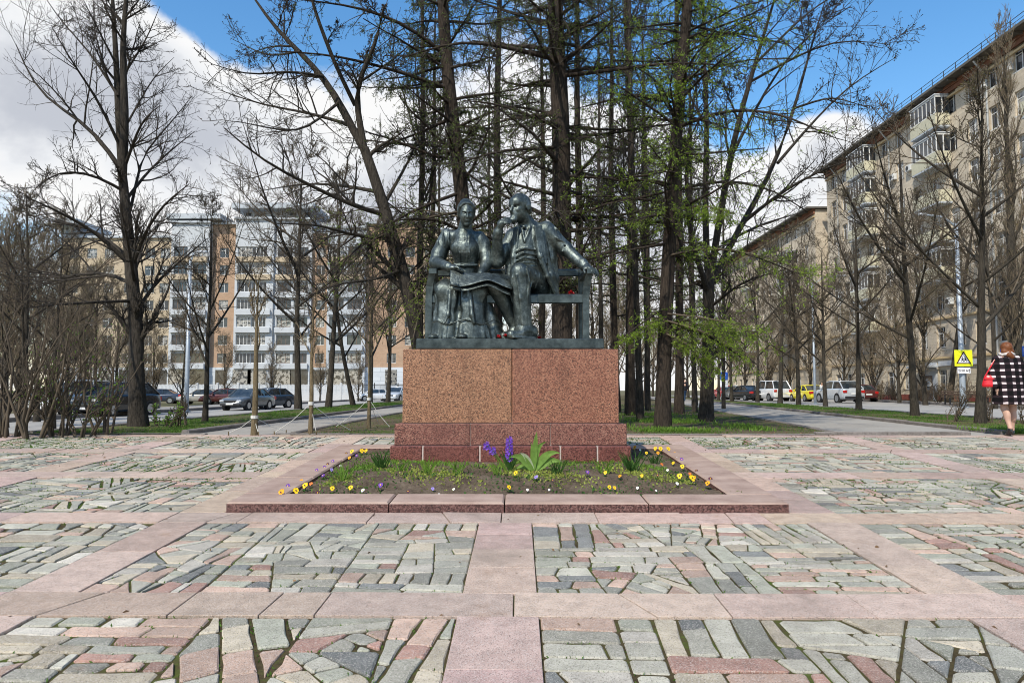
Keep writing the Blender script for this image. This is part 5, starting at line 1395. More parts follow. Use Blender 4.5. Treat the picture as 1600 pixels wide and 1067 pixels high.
def window(parent, loc, rz, w, h, kind=2, sill=True):
    a, b_, c = win_mesh(w, h, kind)
    o = link_mesh('window', a, parent); o.location = loc; o.rotation_euler = (0, 0, rz)
    link_mesh('pane', b_, o)
    if sill: link_mesh('sill', c, o)
    return o

def facade_wall(length, z0, floors, fh, cols, ww, wh, sillh, th=.45):
    """boxes of a wall with real window openings; local x along the wall, outside at y=0 facing -y"""
    mb = MB(); ztop = z0 + floors * fh
    prev = z0
    for fl in range(floors):
        zb = z0 + fl * fh + sillh; zt = zb + wh
        mb.box(0, length, 0, th, prev, zb)
        x = 0
        for c in cols:
            mb.box(x, c - ww / 2, 0, th, zb, zt); x = c + ww / 2
        mb.box(x, length, 0, th, zb, zt); prev = zt
    mb.box(0, length, 0, th, prev, ztop)
    return mb

def beige_block(y0, y1, XB, ztop_floors, label, cols_step, seed, balc, end=False):
    R = random.Random(seed); L = y1 - y0; zb = .50
    B = empty('apartment_block', (XB, y1, zb), math.radians(-90)); set_tags(B, label, 'building')   # local x runs toward the viewer, outside faces -x
    fh = 3.1; cols = []
    c = 1.7
    while c < L - 1.2: cols.append(c); c += cols_step * R.choice((.92, 1.0, 1.12))
    wall0 = facade_wall(L, 0, 1, 3.6, cols, 1.25, 1.65, 1.05); o = wall0.build('ground_floor_wall', M['beige_stone'], B)
    facade_wall(L, 3.6, ztop_floors, fh, cols, 1.25, 1.7, .85).build('wall', M['beige_brick'], B)
    H = 3.6 + ztop_floors * fh
    MB().box(0, L, .46, 13, 0, H).build('building_core', M['beige_brick'], B)
    MB().box(-.04, L + .04, -.05, .02, 0, .62).build('base_course', M['brick_red'], B)
    for z, nm in ((3.55, 'ledge_yellow'), (6.75, 'ledge_yellow'), (H - .55, 'cornice_brown'), (H - .95, 'ledge_yellow')):
        MB().box(-.05, L + .05, -.16, .01, z, z + (.16 if nm == 'ledge_yellow' else .34)).build('ledge', M[nm], B)
    MB().box(-.1, L + .1, -.25, .05, H - .2, H + .05).build('cornice', M['cornice_brown'], B)
    MB().box(-.3, L + .3, -1.05, 13.3, H + .06, H + .26).build('roof', M['eave_grey'], B)
    x = .4
    while x < L:
        MB().cbox(x, x + .16, -.95, -.1, H - .12, H + .055, .01).build('eave_bracket', M['eave_grey'], B); x += 1.9
    x = .5; rail = MB()
    while x < L: rail.box(x, x + .04, -.85, -.81, H + .26, H + .95); x += 1.6
    rail.box(0, L, -.845, -.815, H + .9, H + .94).box(0, L, -.84, -.82, H + .6, H + .63); rail.build('roof_railing', M['metal_dark'], B)
    for fl in range(ztop_floors + 1):
        z = 1.05 if fl == 0 else 3.6 + (fl - 1) * fh + .85
        for i, c in enumerate(cols):
            window(B, (c, .20, z), 0, 1.25, 1.65 if fl == 0 else 1.7, 2)
            if R.random() < .12 or (fl == ztop_floors and i in (len(cols) - 4, len(cols) - 5)):
                a = empty('air_conditioner', (c - .95 if fl else c + .9, -.17, z + .25), parent=B); a.name = 'air_conditioner'
                MB().cbox(-.4, .4, -.16, .16, 0, .55, .03).build('casing', M['ac_white'], a)
                MB().tube([(-.1, -.165, .275), (-.1, -.185, .275)], .2, 14).build('fan_grille', M['metal_dark'], a)
    for c, fls, glazed in balc:
        for fl in fls:
            z = 3.6 + (fl - 1) * fh
            b2 = empty('balcony', (c, 0, z), parent=B)
            MB().cbox(-1.9, 1.9, -1.15, -.01, -.16, 0, .02).build('slab', M['plaster_grey'], b2)
            pr = MB(); pr.box(-1.9, 1.9, -1.15, -1.08, 0, .98).box(-1.9, -1.83, -1.08, 0, 0, .98).box(1.83, 1.9, -1.08, 0, 0, .98); pr.build('parapet', M['balcony_yellow'], b2)
            if glazed and (fl == max(fls) or R.random() < .5):
                g = MB(); fr = MB()
                g.box(-1.84, 1.84, -1.10, -1.08, 1.0, 2.3).box(-1.84, -1.82, -1.08, -.02, 1.0, 2.3).box(1.82, 1.84, -1.08, -.02, 1.0, 2.3)
                for k in range(7): fr.box(-1.88 + k * .61, -1.80 + k * .61, -1.13, -1.07, .98, 2.34)
                fr.box(-1.9, 1.9, -1.135, -1.065, 2.3, 2.42).box(-1.9, 1.9, -1.135, -1.065, .97, 1.05).box(1.83, 1.9, -1.06, 0, 2.3, 2.42).box(-1.9, -1.83, -1.06, 0, 2.3, 2.42).box(1.82, 1.9, -.6, -.52, 1, 2.3)
                g.build('glazing', M['glass'], b2); fr.build('glazing_frame', M['frame_white'], b2)
                MB().cbox(-1.95, 1.95, -1.2, -.01, 2.43, 2.55, .02).build('canopy', M['plaster_white'], b2)
    return B, cols, H
B1, cols1, H1 = beige_block(40, 82, 34.7, 7, 'long beige brick apartment block with dark overhanging eaves on the right', 2.85, 4, [(21.8, (3, 4, 5, 6, 7), True), (9.5, (2, 3, 4, 5, 6, 7), True), (35.5, (2, 4, 6), False)])
for x in (28.6, 14.2, 3.0):
    MB().tube([(x, -.12, .2), (x, -.12, H1 - 1.2), (x - .05, -.5, H1 - .7), (x - .1, -.95, H1 - .05)], .075, 8).build('drainpipe', M['pipe_grey'], B1)
# entrance with a small canopy, wall sign
xd = 82 - 62.5
e = empty('entrance', (xd, -.02, 0), parent=B1)
MB().box(-1.1, 1.1, -.10, .02, 0, 3.3).build('surround', M['plaster_white'], e); MB().cbox(-.55, .55, -.16, -.09, .05, 2.2, .02).build('door', M['frame_brown'], e); MB().box(-.2, .2, -.175, -.155, 1.0, 2.0).build('door_pane', M['glass'], e)
MB().cbox(-1.5, 1.5, -1.2, -.12, 2.85, 3.05, .03).build('canopy', M['plaster_grey'], e)
for k in range(2): MB().cbox(xd + 1.5 + k * .0, xd + 7.5, -.14, -.055, 2.95 + k * .0, 3.35, .01).build('shop_sign', M['panel_white'], B1) if k == 0 else None
beige_block(86, 124, 34.9, 6, 'farther lower beige apartment block beyond the long one', 3.0, 6, [(30, (2, 3, 4, 5), True), (14, (2, 3, 4, 5), False)])

def left_building():
    Y = 126.0; s = SCL(Y); zb = .15
    X = lambda px: P(px, 600, Y)[0]; Z = lambda py: P(400, py, Y)[2] - zb
    B = empty('apartment_building', (0, Y, zb)); set_tags(B, 'white and orange brick modern apartment building beyond the left road', 'building')
    rows = [395.6, 422.7, 450, 477, 504.3, 532, 560, 588]
    # name, px range, roof py, material, forward offset, window (px centres, width m, kind)
    secs = [('wall', 90, 268, 372, 'cream_brick', 0, [108, 136, 164, 196, 228, 252], 1.7, 2), ('bay', 268, 328, 352, 'plaster_white', -1.6, [283, 313], 2.3, 3), ('wall', 328, 368, 352, 'orange_brick', -.4, [347], 1.6, 2),
            ('bay', 368, 428, 346, 'plaster_white', -1.5, [383, 406], 2.5, 4), ('bay', 428, 486, 346, 'plaster_white', -1.0, [444, 470], 2.4, 3), ('wall', 486, 512, 366, 'orange_brick', -.3, [499], 1.5, 2), ('bay', 512, 572, 360, 'plaster_grey', -1.4, [527, 555], 2.4, 3),
            ('wall', 572, 650, 352, 'orange_brick', -.6, [612, 640], 1.6, 2), ('wall', 650, 760, 360, 'cream_brick', 0, [670, 700, 730], 1.6, 2)]
    for nm, a, b_, top, mt, off, cols, ww, kind in secs:
        x0, x1 = X(a), X(b_); zt = Z(top); th = .4
        mb = MB(); prev = Z(574)
        lower = MB().box(x0, x1, off - .15, 8, 0, Z(574))
        for py in rows[:-1][::-1]:
            zc = Z(py); z0, z1 = zc - .85, zc + .85; mb.box(x0, x1, off, off + th, prev, z0); x = x0
            for c in cols:
                cx = X(c); mb.box(x, cx - ww / 2, off, off + th, z0, z1); x = cx + ww / 2
            mb.box(x, x1, off, off + th, z0, z1); prev = z1
            for c in cols: window(B, (X(c), off + .2, z0), 0, ww, 1.7, kind, sill=False)
            if nm == 'bay': MB().cbox(x0 + .3, x1 - .3, off - .5, off + .02, z0 - 1.0, z0 - .1, .03).build('balcony_front', M['plaster_white' if mt == 'plaster_white' else 'plaster_grey'] if py > 440 else M['cream_brick'], B)
        mb.box(x0, x1, off, off + th, prev, zt); mb.box(x0 + .01, x1 - .01, off + th + .005, 12, Z(574), zt - .05)
        mb.build(nm, M[mt], B); lower.build('ground_floor_wall', M['white_rustic'], B)
        MB().box(x0 - .2, x1 + .2, off - .45, 12, zt, zt + .35).build('cornice', M['plaster_grey'], B)
        for c in cols:
            cx = X(c); MB().box(cx - ww * .62, cx + ww * .62, off - .2, off - .12, Z(601), Z(578)).build('ground_floor_window', M['glass'], B)
    # roof pavilions under flat slabs
    for a, b_, pt, pb in ((368, 486, 322, 345), (266, 340, 338, 351), (70, 115, 345, 371)):
        x0, x1 = X(a), X(b_)
        pv = empty('roof_pavilion', (0, 0, 0), parent=B)
        MB().box(x0 + 1.5, x1 - 1.5, .5, 8, Z(pb) + .36, Z(pt) - .9).build('wall', M['plaster_grey'], pv)
        MB().box(x0 - .6, x1 + .6, -2.2, 9, Z(pt) - .9, Z(pt)).build('roof_slab', M['plaster_grey'], pv)
        for k in range(5): MB().box(x0 + (x1 - x0) * (k + .35) / 5, x0 + (x1 - x0) * (k + .72) / 5, .42, .5, Z(pb) + .7, Z(pt) - 1.1).build('pavilion_window', M['glass'], pv)
left_building()

# white fence in front of that building
def white_fence():
    Y = 92.0; x0, x1 = P(180, 600, Y)[0], P(565, 600, Y)[0]; z = gz(-30, Y)
    F_ = empty('white_fence', (0, Y, z)); set_tags(F_, 'long white fence with close bars in front of the apartment building', 'fence')
    n = 12; w = (x1 - x0) / n
    for i in range(n):
        a = x0 + i * w
        MB().cbox(a - .14, a + .14, -.14, .14, 0, 2.2, .03).build('post', M['panel_white'], F_)
        bm_ = MB(); bm_.box(a + .15, a + w - .15, -.03, .03, .9, 1.0).box(a + .15, a + w - .15, -.03, .03, 1.85, 1.95)
        k = a + .25
        while k < a + w - .15: bm_.box(k, k + .07, -.02, .02, .8, 2.05); k += .17
        bm_.build('bar_panel', M['panel_white'], F_)
        MB().box(a + .141, a + w - .141, -.09, .09, 0, .8).build('plinth_wall', M['panel_white'], F_)
    Y2 = 100
    G_ = empty('gate_fence', (0, Y2, z)); set_tags(G_, 'dark metal fence with a gate beside the white fence', 'fence')
    xa, xb = P(566, 600, Y2)[0], P(640, 600, Y2)[0]; k = 0
    while xa + k * 1.6 < xb:
        a = xa + k * 1.6; MB().box(a, a + .1, -.05, .05, 0, 2.3).build('post', M['metal_dark'], G_)
        bb = MB(); q = a + .12
        while q < a + 1.55: bb.box(q, q + .03, -.015, .015, .1, 2.15); q += .13
        bb.box(a + .1, a + 1.6, -.02, .02, .2, .26).box(a + .1, a + 1.6, -.02, .02, 2.0, 2.06); bb.build('bar_panel', M['metal_dark'], G_); k += 1
white_fence()
# ================================================================== vehicles
simple('tyre', (.02, .02, .02), .85); simple('rim', (.45, .46, .47), .3, .8, var=.05); simple('car_black_trim', (.025, .025, .027), .6); simple('plate_white', (.7, .7, .68), .5, var=.03)
simple('lamp_red', (.42, .015, .012), .2, spec=.7); simple('lamp_clear', (.62, .64, .66), .12, .3, .8, var=.05); simple('taxi_glow', (.75, .72, .55), .5)
m, t, b = mat('car_glass', .04, 0, 1.0); t.put(b.inputs['Base Color'], t.ramp(t.noise(objco(t), 1.5, 2), [(.4, (.015, .02, .022)), (.65, (.05, .06, .065))]))
def paint(name, c, metal=.25):
    m, t, b = mat('paint_' + name, .25, metal, .5)
    t.put(b.inputs['Base Color'], t.ramp(t.noise(objco(t), 2.5, 4), [(.3, tuple(x * .9 for x in c)), (.7, tuple(min(1, x * 1.08) for x in c))]))
    b.inputs['Coat Weight'].default_value = .7; b.inputs['Coat Roughness'].default_value = .05
    return m
for nm, c in dict(grey=(.10, .11, .115), navy=(.025, .04, .06), black=(.012, .013, .015), white=(.72, .73, .73), silver=(.50, .53, .55), yellow=(.80, .68, .02), red=(.42, .02, .025), darkred=(.10, .028, .026), blue=(.035, .05, .085), beige=(.42, .40, .36)).items(): paint(nm, c)

# side outlines: stations along the length: (x, hood/boot height, half width), then cabin glass line
KINDS_ = {
    'sedan': dict(L=4.6, W=.87, H=1.46, belt=.93, st=[(0, .62, .70), (.12, .72, .80), (.5, .82, .86), (1.25, .94, .875), (2.3, .96, .88), (3.55, .98, .875), (4.2, 1.0, .85), (4.5, .95, .80), (4.6, .72, .74)], cab=[(1.15, .94), (1.85, 1.42), (2.4, 1.46), (3.1, 1.44), (3.95, 1.0)], r=.32, wb=(.85, 3.55)),
    'hatch': dict(L=4.2, W=.87, H=1.5, belt=.95, st=[(0, .62, .70), (.12, .74, .80), (.5, .86, .86), (1.05, .97, .875), (2.2, .99, .88), (3.5, 1.02, .87), (4.0, 1.02, .84), (4.15, .95, .80), (4.2, .7, .74)], cab=[(.95, .96), (1.65, 1.44), (2.3, 1.5), (3.2, 1.47), (4.0, 1.02)], r=.33, wb=(.8, 3.35)),
    'suv': dict(L=4.6, W=.93, H=1.75, belt=1.12, st=[(0, .75, .76), (.1, .92, .86), (.5, 1.04, .92), (1.15, 1.10, .93), (2.3, 1.14, .935), (3.8, 1.16, .93), (4.4, 1.16, .91), (4.55, 1.05, .88), (4.6, .75, .84)], cab=[(1.05, 1.1), (1.7, 1.66), (2.2, 1.75), (3.7, 1.73), (4.45, 1.16)], r=.37, wb=(.9, 3.65)),
    'van': dict(L=4.7, W=.93, H=1.9, belt=1.12, st=[(0, .75, .78), (.1, .95, .88), (.5, 1.08, .92), (.9, 1.12, .93), (2.3, 1.14, .935), (3.9, 1.16, .93), (4.55, 1.16, .92), (4.66, 1.1, .90), (4.7, .75, .86)], cab=[(.8, 1.1), (1.45, 1.8), (2.0, 1.9), (4.1, 1.88), (4.6, 1.16)], r=.35, wb=(.9, 3.75)),
}
def car(kind, colour, loc, rz, label, group=None, extra=None):
    K = KINDS_[kind]; L, W_, H = K['L'], K['W'], K['H']; pm = M['paint_' + colour]
    C = empty('parked_car', loc, rz); set_tags(C, label, 'car', group)           # car points to -x at its nose (x=0), centred on y
    sx = lambda x: x - L / 2
    rings = []
    for x, z, w in K['st']:
        zb = .24 if .2 < x < L - .2 else .34
        half = [(0, zb), (w * .93, zb), (w * .985, zb + .12), (w, .55), (w * .985, z - .12), (w * .93, z - .02), (w * .72, z), (0, z + .015)]
        rings.append([(sx(x), y, zz) for y, zz in half] + [(sx(x), -y, zz) for y, zz in half[-2:0:-1]])
    body = MB().loft(rings); body.build('body', pm, C, True)
    cab = K['cab']; belt = K['belt']
    # cabin: glass house with a painted roof and pillars
    def ins(x): return W_ * .90
    gl = []
    for i, (x, z) in enumerate(cab):
        wt = W_ * (.90 if i in (0, len(cab) - 1) else .74); wbm = W_ * .90
        zb = min(z, belt) - .04
        gl.append([(sx(x), wbm, zb), (sx(x), wt, z - .03), (sx(x), -wt, z - .03), (sx(x), -wbm, zb)])
    MB().loft(gl).build('windows', M['car_glass'], C)
    rf = MB(); tops = cab[1:-1]
    rf.loft([[(sx(x), W_ * .765, z - .075), (sx(x), W_ * .745, z - .005), (sx(x), W_ * .5, z + .012), (sx(x), -W_ * .5, z + .012), (sx(x), -W_ * .745, z - .005), (sx(x), -W_ * .765, z - .075)] for x, z in tops])
    rf.build('roof', pm, C, True)
    def pillar(p, q, r): MB().tube([p, q], r, 6).build('pillar', pm, C)
    for s_ in (-1, 1):
        for (xa, za), (xb, zb_) in ((cab[0], cab[1]), (cab[-1], cab[-2])): pillar((sx(xa), s_ * W_ * .905, min(za, belt) - .02), (sx(xb), s_ * W_ * .752, zb_ - .02), .045)
        xm = (cab[1][0] + cab[-2][0]) / 2 + .15; pillar((sx(xm), s_ * W_ * .91, belt - .03), (sx(xm), s_ * W_ * .755, H - .05), .04)
    for x in K['wb']:
        for s_ in (-1, 1):
            y = s_ * (W_ - .10)
            MB().tube([(sx(x), y - s_ * .12, K['r']), (sx(x), s_ * (W_ + .004), K['r'])], K['r'] + .055, 18).build('wheel_arch', M['car_black_trim'], C)
            w = MB().tube([(sx(x), y - s_ * .08, K['r']), (sx(x), s_ * (W_ + .012), K['r'])], K['r'], 18).build('wheel', M['tyre'], C)
            MB().tube([(sx(x), s_ * (W_ + .004), K['r']), (sx(x), s_ * (W_ + .022), K['r'])], K['r'] * .66, 14).build('rim', M['rim'], w)
    zf = K['st'][1][1]; zr = K['st'][-2][1]
    MB().cbox(sx(-.03), sx(.3), -W_ * .82, W_ * .82, .3, .46, .04).build('bumper', M['car_black_trim'] if kind != 'hatch' else pm, C)
    MB().cbox(sx(-.012), sx(.2), -W_ * .5, W_ * .5, zf - .20, zf - .06, .02).build('grille', M['car_black_trim'], C)
    MB().cbox(sx(L - .28), sx(L + .03), -W_ * .86, W_ * .86, .34, .56, .05).build('bumper', pm if kind != 'suv' else M['car_black_trim'], C)
    for s_ in (-1, 1):
        ya, yb = sorted((s_ * W_ * .52, s_ * W_ * .88))
        MB().cbox(sx(.0), sx(.34), ya, yb, zf - .16, zf - .03, .03).build('headlight', M['lamp_clear'], C)
        ya, yb = sorted((s_ * W_ * .62, s_ * W_ * .95))
        MB().cbox(sx(L - .30), sx(L + .015), ya, yb, zr - .28, zr - .05, .03).build('tail_light', M['lamp_red'], C)
        ya, yb = sorted((s_ * W_ * .95, s_ * W_ * 1.15)); MB().cbox(sx(cab[0][0] + .25), sx(cab[0][0] + .42), ya, yb, belt - .02, belt + .13, .03).build('mirror', pm, C)
    MB().box(sx(-.045), sx(-.02), -.26, .26, .38, .49).build('number_plate', M['plate_white'], C); MB().box(sx(L + .012), sx(L + .04), -.26, .26, zr - .36, zr - .25).build('number_plate', M['plate_white'], C)
    return C
def carG(kind, colour, px, Y, ang, label, group=None, dz=-.045):
    x = P(px, 600, Y)[0]; return car(kind, colour, (x, Y, gz(x, Y) + dz), math.radians(ang), label, group)
# a car at 0 degrees has its nose to -x; 90 turns the nose to -y (toward the viewer)
carG('sedan', 'grey', 389, 50.5, 80, 'dark grey sedan parked nose-on across the left road')
carG('hatch', 'navy', 419, 55.0, 66, 'dark blue hatchback parked right behind the grey sedan')
carG('suv', 'black', 184, 38.5, 78, 'black sport utility vehicle half hidden by the big tree trunk')
carG('van', 'white', 115, 40, 80, 'white van behind the shrubs on the left')
carG('sedan', 'blue', 250, 74, 8, 'dark blue sedan passing in front of the white fence')
carG('sedan', 'beige', 318, 72, 10, 'pale sedan far off left of the grey sedan')
carG('hatch', 'darkred', 350, 70, 12, 'dark maroon car half hidden behind the grey sedan')
carG('hatch', 'silver', 622, 75, 75, 'silver car just left of the pedestal')
carG('sedan', 'blue', 78, 62, 5, 'blue car far off in the left thicket')
carG('hatch', 'white', 585, 92, 20, 'small pale car by the dark gate')
carG('sedan', 'yellow', 1262, 66, -87, 'yellow taxi standing in the right road')
c_ = carG('suv', 'silver', 1310, 60, -84, 'silver crossover seen from behind on the right road')
carG('hatch', 'darkred', 1340, 66, -90, 'dark red car beyond the silver crossover')
carG('van', 'white', 1203, 70, -80, 'white boxy car parked left of the yellow taxi')
carG('sedan', 'black', 1166, 72, -78, 'black car parked between two tree trunks on the right')
carG('sedan', 'grey', 1152, 80, -80, 'dark car behind the black parked one')
carG('hatch', 'red', 1133, 84, -84, 'small red car farthest along the right road')
# ================================================================== people
simple('skin', (.50, .31, .23), .55, var=.06, scale=6); simple('hair_auburn', (.16, .055, .02), .5, var=.35, scale=30); simple('hair_dark', (.03, .02, .015), .6)
simple('shoe_black', (.015, .014, .015), .25, spec=.6); simple('leather_red', (.58, .012, .02), .35, spec=.5, var=.15, scale=8); simple('scarf', (.55, .50, .47), .8, var=.2, scale=25)
simple('jacket_dark', (.014, .014, .018), .8, var=.2); simple('jeans', (.035, .075, .15), .85, var=.25, scale=8); simple('shirt_white', (.65, .65, .66), .8, var=.05)
m, t, b = mat('check_wool', .9, 0, .1)
s = t.node('ShaderNodeSeparateXYZ'); t.l.new(objco(t), s.inputs[0])
wob = t.math('MULTIPLY', t.math('SUBTRACT', t.noise(objco(t), 5, 2), .5), .03)
u = t.math('FRACT', t.math('ADD', t.math('DIVIDE', t.math('ADD', s.outputs[0], wob), .148), .23)); v = t.math('FRACT', t.math('ADD', t.math('DIVIDE', t.math('ADD', s.outputs[2], wob), .118), .1))
su = t.math('LESS_THAN', u, .42); sv = t.math('LESS_THAN', v, .31); both = t.math('MULTIPLY', su, sv); one = t.math('MAXIMUM', su, sv)
c = t.mix(one, (.008, .007, .008), (.030, .020, .024)); c = t.mix(both, c, (.62, .53, .53)); t.put(b.inputs['Base Color'], c); bump(t, b, t.noise(objco(t), 200, 2), .4, .003)

def coat_woman():
    b = P(1579, 680, 13.42); z0 = gz(b[0], b[1])
    Wm = empty('person', (b[0], b[1], z0), math.radians(-4)); set_tags(Wm, 'woman in a black and white checked coat walking away with a red handbag', 'person')
    S = SDF((-.42, -.45, -.02), (.46, .42, 1.75), .0115)
    # bare legs, mid stride, left heel raised
    S.chain([(-.085, 0, .92), (-.085, .0, .50), (-.075, -.14, .155)], [.085, .056, .036], .03); S.chain([(.085, 0, .92), (.085, .05, .49), (.085, .10, .12)], [.085, .057, .037], .03)
    S.ell((-.083, -.085, .37), (.050, .056, .10), k=.03); S.ell((.085, .04, .36), (.051, .056, .10), k=.03)
    S.chain([(-.075, -.14, .155), (-.07, -.075, .06), (-.068, .0, .03)], [.036, .036, .028], .02); S.chain([(.085, .10, .12), (.088, .14, .055), (.092, .24, .032)], [.037, .036, .028], .02)
    S.chain([(0, 0, .93), (0, 0, 1.15), (0, .01, 1.36)], [.14, .125, .12], .06); S.rc((-.14, 0, 1.37), (.14, 0, 1.37), .06, .06, .05)
    for q in (-1, 1):
        S.chain([(q * .16, 0, 1.36), (q * .225, -.01, 1.12), (q * .235, .08 * q, .90)], [.055, .045, .034], .03)
        h = np.array((q * .237, .08 * q + .01, .84)); S.ell(h, (.026, .042, .055), k=.02); fingers(S, h + np.array((0, .0, -.045)), (0, .2, -1), (.0, .017, .002), .075, .009, (-q * .5, .4, -.3))
        S.chain([h + np.array((0, .035, .0)), h + np.array((-q * .01, .06, -.03)), h + np.array((-q * .015, .062, -.055))], [.012, .010, .009], .006)
    S.chain([(0, .0, 1.38), (0, .02, 1.49)], [.055, .05], .03); S.ell((0, .03, 1.575), (.073, .092, .108), k=.02)
    f, r, u_ = frame((0, 1, 0)); H = lambda a, s_, z: (s_, .03 + a, 1.575 + z)
    S.chain([H(.09, 0, .0), H(.112, 0, -.03)], [.010, .016], .01); S.rc(H(.085, -.02, -.06), H(.085, .02, -.06), .009, .009, .01)
    for q in (-1, 1): S.ell(H(.088, q * .03, .01), (.015, .012, .010), k=.008, op='sub'); S.ell(H(-.01, q * .075, -.01), (.012, .02, .03), k=.006)
    S.build('body', M['skin'], Wm)
    C = SDF((-.46, -.42, .50), (.46, .42, 1.56), .011)
    C.slab([(.575, .0, .0, .262, .215), (.85, 0, 0, .245, .20), (1.12, 0, 0, .225, .175), (1.30, 0, 0, .222, .150), (1.385, 0, .0, .185, .125), (1.44, 0, .01, .09, .085)], k=.02, pleat=(7, .012))
    for q in (-1, 1): C.chain([(q * .175, 0, 1.365), (q * .25, -.01, 1.13), (q * .258, .08 * q, .91)], [.085, .078, .066], .03)
    C.rc((0, 0, 1.43), (0, .01, 1.47), .085, .075, .02)
    for q, xx in ((1, -.10), (1, .12), (1, .02)): C.chain([(xx, -.215, .6), (xx * .9, -.205, .9), (xx * .8, -.18, 1.15)], [.012, .010, .006], .02, 'sub')
    C.build('coat', M['check_wool'], Wm)
    Hh = SDF((-.14, -.16, 1.36), (.14, .20, 1.74), .009)
    Hh.ell((0, .008, 1.60), (.094, .112, .098), k=.01); Hh.rc((-.05, -.02, 1.52), (.05, -.02, 1.52), .062, .062, .03); Hh.rc((-.01, -.085, 1.46), (.03, -.09, 1.42), .055, .045, .03); Hh.ell((0, .11, 1.56), (.075, .06, .085), k=.01, op='sub')
    for k in range(7): Hh.chain([((k - 3) * .022, -.02, 1.70), ((k - 3) * .028, -.105, 1.60), ((k - 3) * .022, -.10, 1.50)], .004, .006, 'sub')
    Hh.build('hair', M['hair_auburn'], Wm)
    Sc = SDF((-.17, -.18, 1.38), (.17, .16, 1.56), .009)
    pts = [(.105 * math.cos(a), .01 + .105 * math.sin(a), 1.475 + .012 * math.sin(3 * a)) for a in np.linspace(0, 2 * math.pi, 15)]; Sc.chain(pts, .026, .01)
    Sc.build('scarf', M['scarf'], Wm)
    Sh = SDF((-.16, -.26, -.01), (.18, .34, .24), .008)
    Sh.chain([(-.076, -.135, .14), (-.07, -.075, .055), (-.068, .015, .022)], [.042, .042, .030], .02); Sh.rc((-.076, -.16, .10), (-.074, -.15, .055), .026, .018, .01)
    Sh.chain([(.086, .105, .075), (.09, .17, .045), (.094, .27, .026)], [.043, .040, .030], .02); Sh.rc((.086, .08, .06), (.086, .075, .012), .028, .020, .01); Sh.half(0.001)
    Sh.ell((-.074, -.10, .17), (.03, .05, .05), k=.01, op='sub'); Sh.build('shoes', M['shoe_black'], Wm)
    # handbag hanging from her left shoulder
    bx = Vector((b[0], b[1], z0)) + Matrix.Rotation(math.radians(-4), 3, 'Z') @ Vector((-.335, -.03, .88))
    Hb = empty('handbag', bx, math.radians(-25)); set_tags(Hb, 'bright red leather handbag hanging at the checked-coat woman’s side', 'handbag')
    Bg = SDF((-.16, -.10, -.02), (.16, .10, .26), .009); Bg.slab([(.0, 0, 0, .115, .055), (.04, 0, 0, .125, .065), (.15, 0, 0, .095, .045), (.215, 0, 0, .075, .022)], k=.01); Bg.rc((-.08, -.045, .15), (.08, -.045, .15), .012, .012, .01); Bg.build('bag_body', M['leather_red'], Hb)
    Ri = Matrix.Rotation(math.radians(25), 3, 'Z'); l0 = [(-.07, 0, .20), (.06, .0, .36), (.13, .0, .50)]
    tgt = Ri @ Vector((.16, .02, .53))
    for dy in (-.02, .02): MB().tube([(-.065, dy, .20), (.02, dy - .01, .36), (tgt.x - .04, tgt.y - .05 + dy * .5, .50), (tgt.x, tgt.y + dy * .5, .545)], .010, 6).build('strap', M['leather_red'], Hb)
coat_woman()

def small_person(loc, rz, h, top, legs, hair, label, step=.16, h_=.02):
    k = h / 1.75; Pn = empty('person', loc, rz); set_tags(Pn, label, 'person'); Pn.scale = (k, k, k)
    S = SDF((-.4, -.4, -.02), (.4, .45, 1.8), h_)
    for q in (-1, 1):
        S.chain([(q * .09, 0, .9), (q * .09, step * q * .5 + .03, .5), (q * .09, step * q, .09)], [.095, .07, .05], .03); S.chain([(q * .09, step * q, .07), (q * .09, step * q + .16, .04)], [.05, .04], .02)
        S.chain([(q * .19, 0, 1.42), (q * .25, -.02 - q * .04, 1.15), (q * .25, .08 - q * .08, .92)], [.065, .055, .04], .03); hd = np.array((q * .25, .09 - q * .08, .85)); S.ell(hd, (.03, .045, .06), k=.02)
        fingers(S, hd + np.array((0, 0, -.05)), (0, .2, -1), (0, .02, 0), .08, .012, (-q * .4, .3, -.3)); S.chain([hd + np.array((0, .04, 0)), hd + np.array((0, .07, -.05))], [.014, .011], .008)
    S.chain([(0, 0, .92), (0, 0, 1.2), (0, 0, 1.42)], [.15, .15, .13], .06); S.rc((-.15, 0, 1.42), (.15, 0, 1.42), .07, .07, .05); S.chain([(0, 0, 1.42), (0, .01, 1.55)], [.06, .055], .03)
    S.ell((0, .02, 1.64), (.078, .095, .115), k=.02); S.chain([(0, .115, 1.64), (0, .13, 1.61)], [.012, .018], .01)
    S.build('body', M['skin'], Pn, 1)
    C = SDF((-.42, -.3, .75), (.42, .3, 1.6), h_); C.slab([(.80, 0, 0, .21, .16), (1.1, 0, 0, .21, .16), (1.35, 0, 0, .22, .145), (1.46, 0, 0, .15, .11), (1.52, 0, 0, .08, .08)], k=.02)
    for q in (-1, 1): C.chain([(q * .19, 0, 1.42), (q * .25, -.02 - q * .04, 1.15), (q * .25, .08 - q * .08, .93)], [.09, .078, .06], .03)
    C.build('jacket', M[top], Pn, 1)
    L = SDF((-.25, -.3, .0), (.25, .45, 1.0), h_)
    for q in (-1, 1): L.chain([(q * .09, 0, .9), (q * .09, step * q * .5 + .03, .5), (q * .09, step * q, .10)], [.115, .09, .07], .03)
    L.build('trousers', M[legs], Pn, 1)
    Hr = SDF((-.13, -.13, 1.5), (.13, .15, 1.82), h_ * .7); Hr.ell((0, .0, 1.67), (.09, .105, .10), k=.01); Hr.ell((0, .12, 1.62), (.08, .06, .10), k=.01, op='sub'); Hr.build('hair', M[hair], Pn, 1)
    return Pn
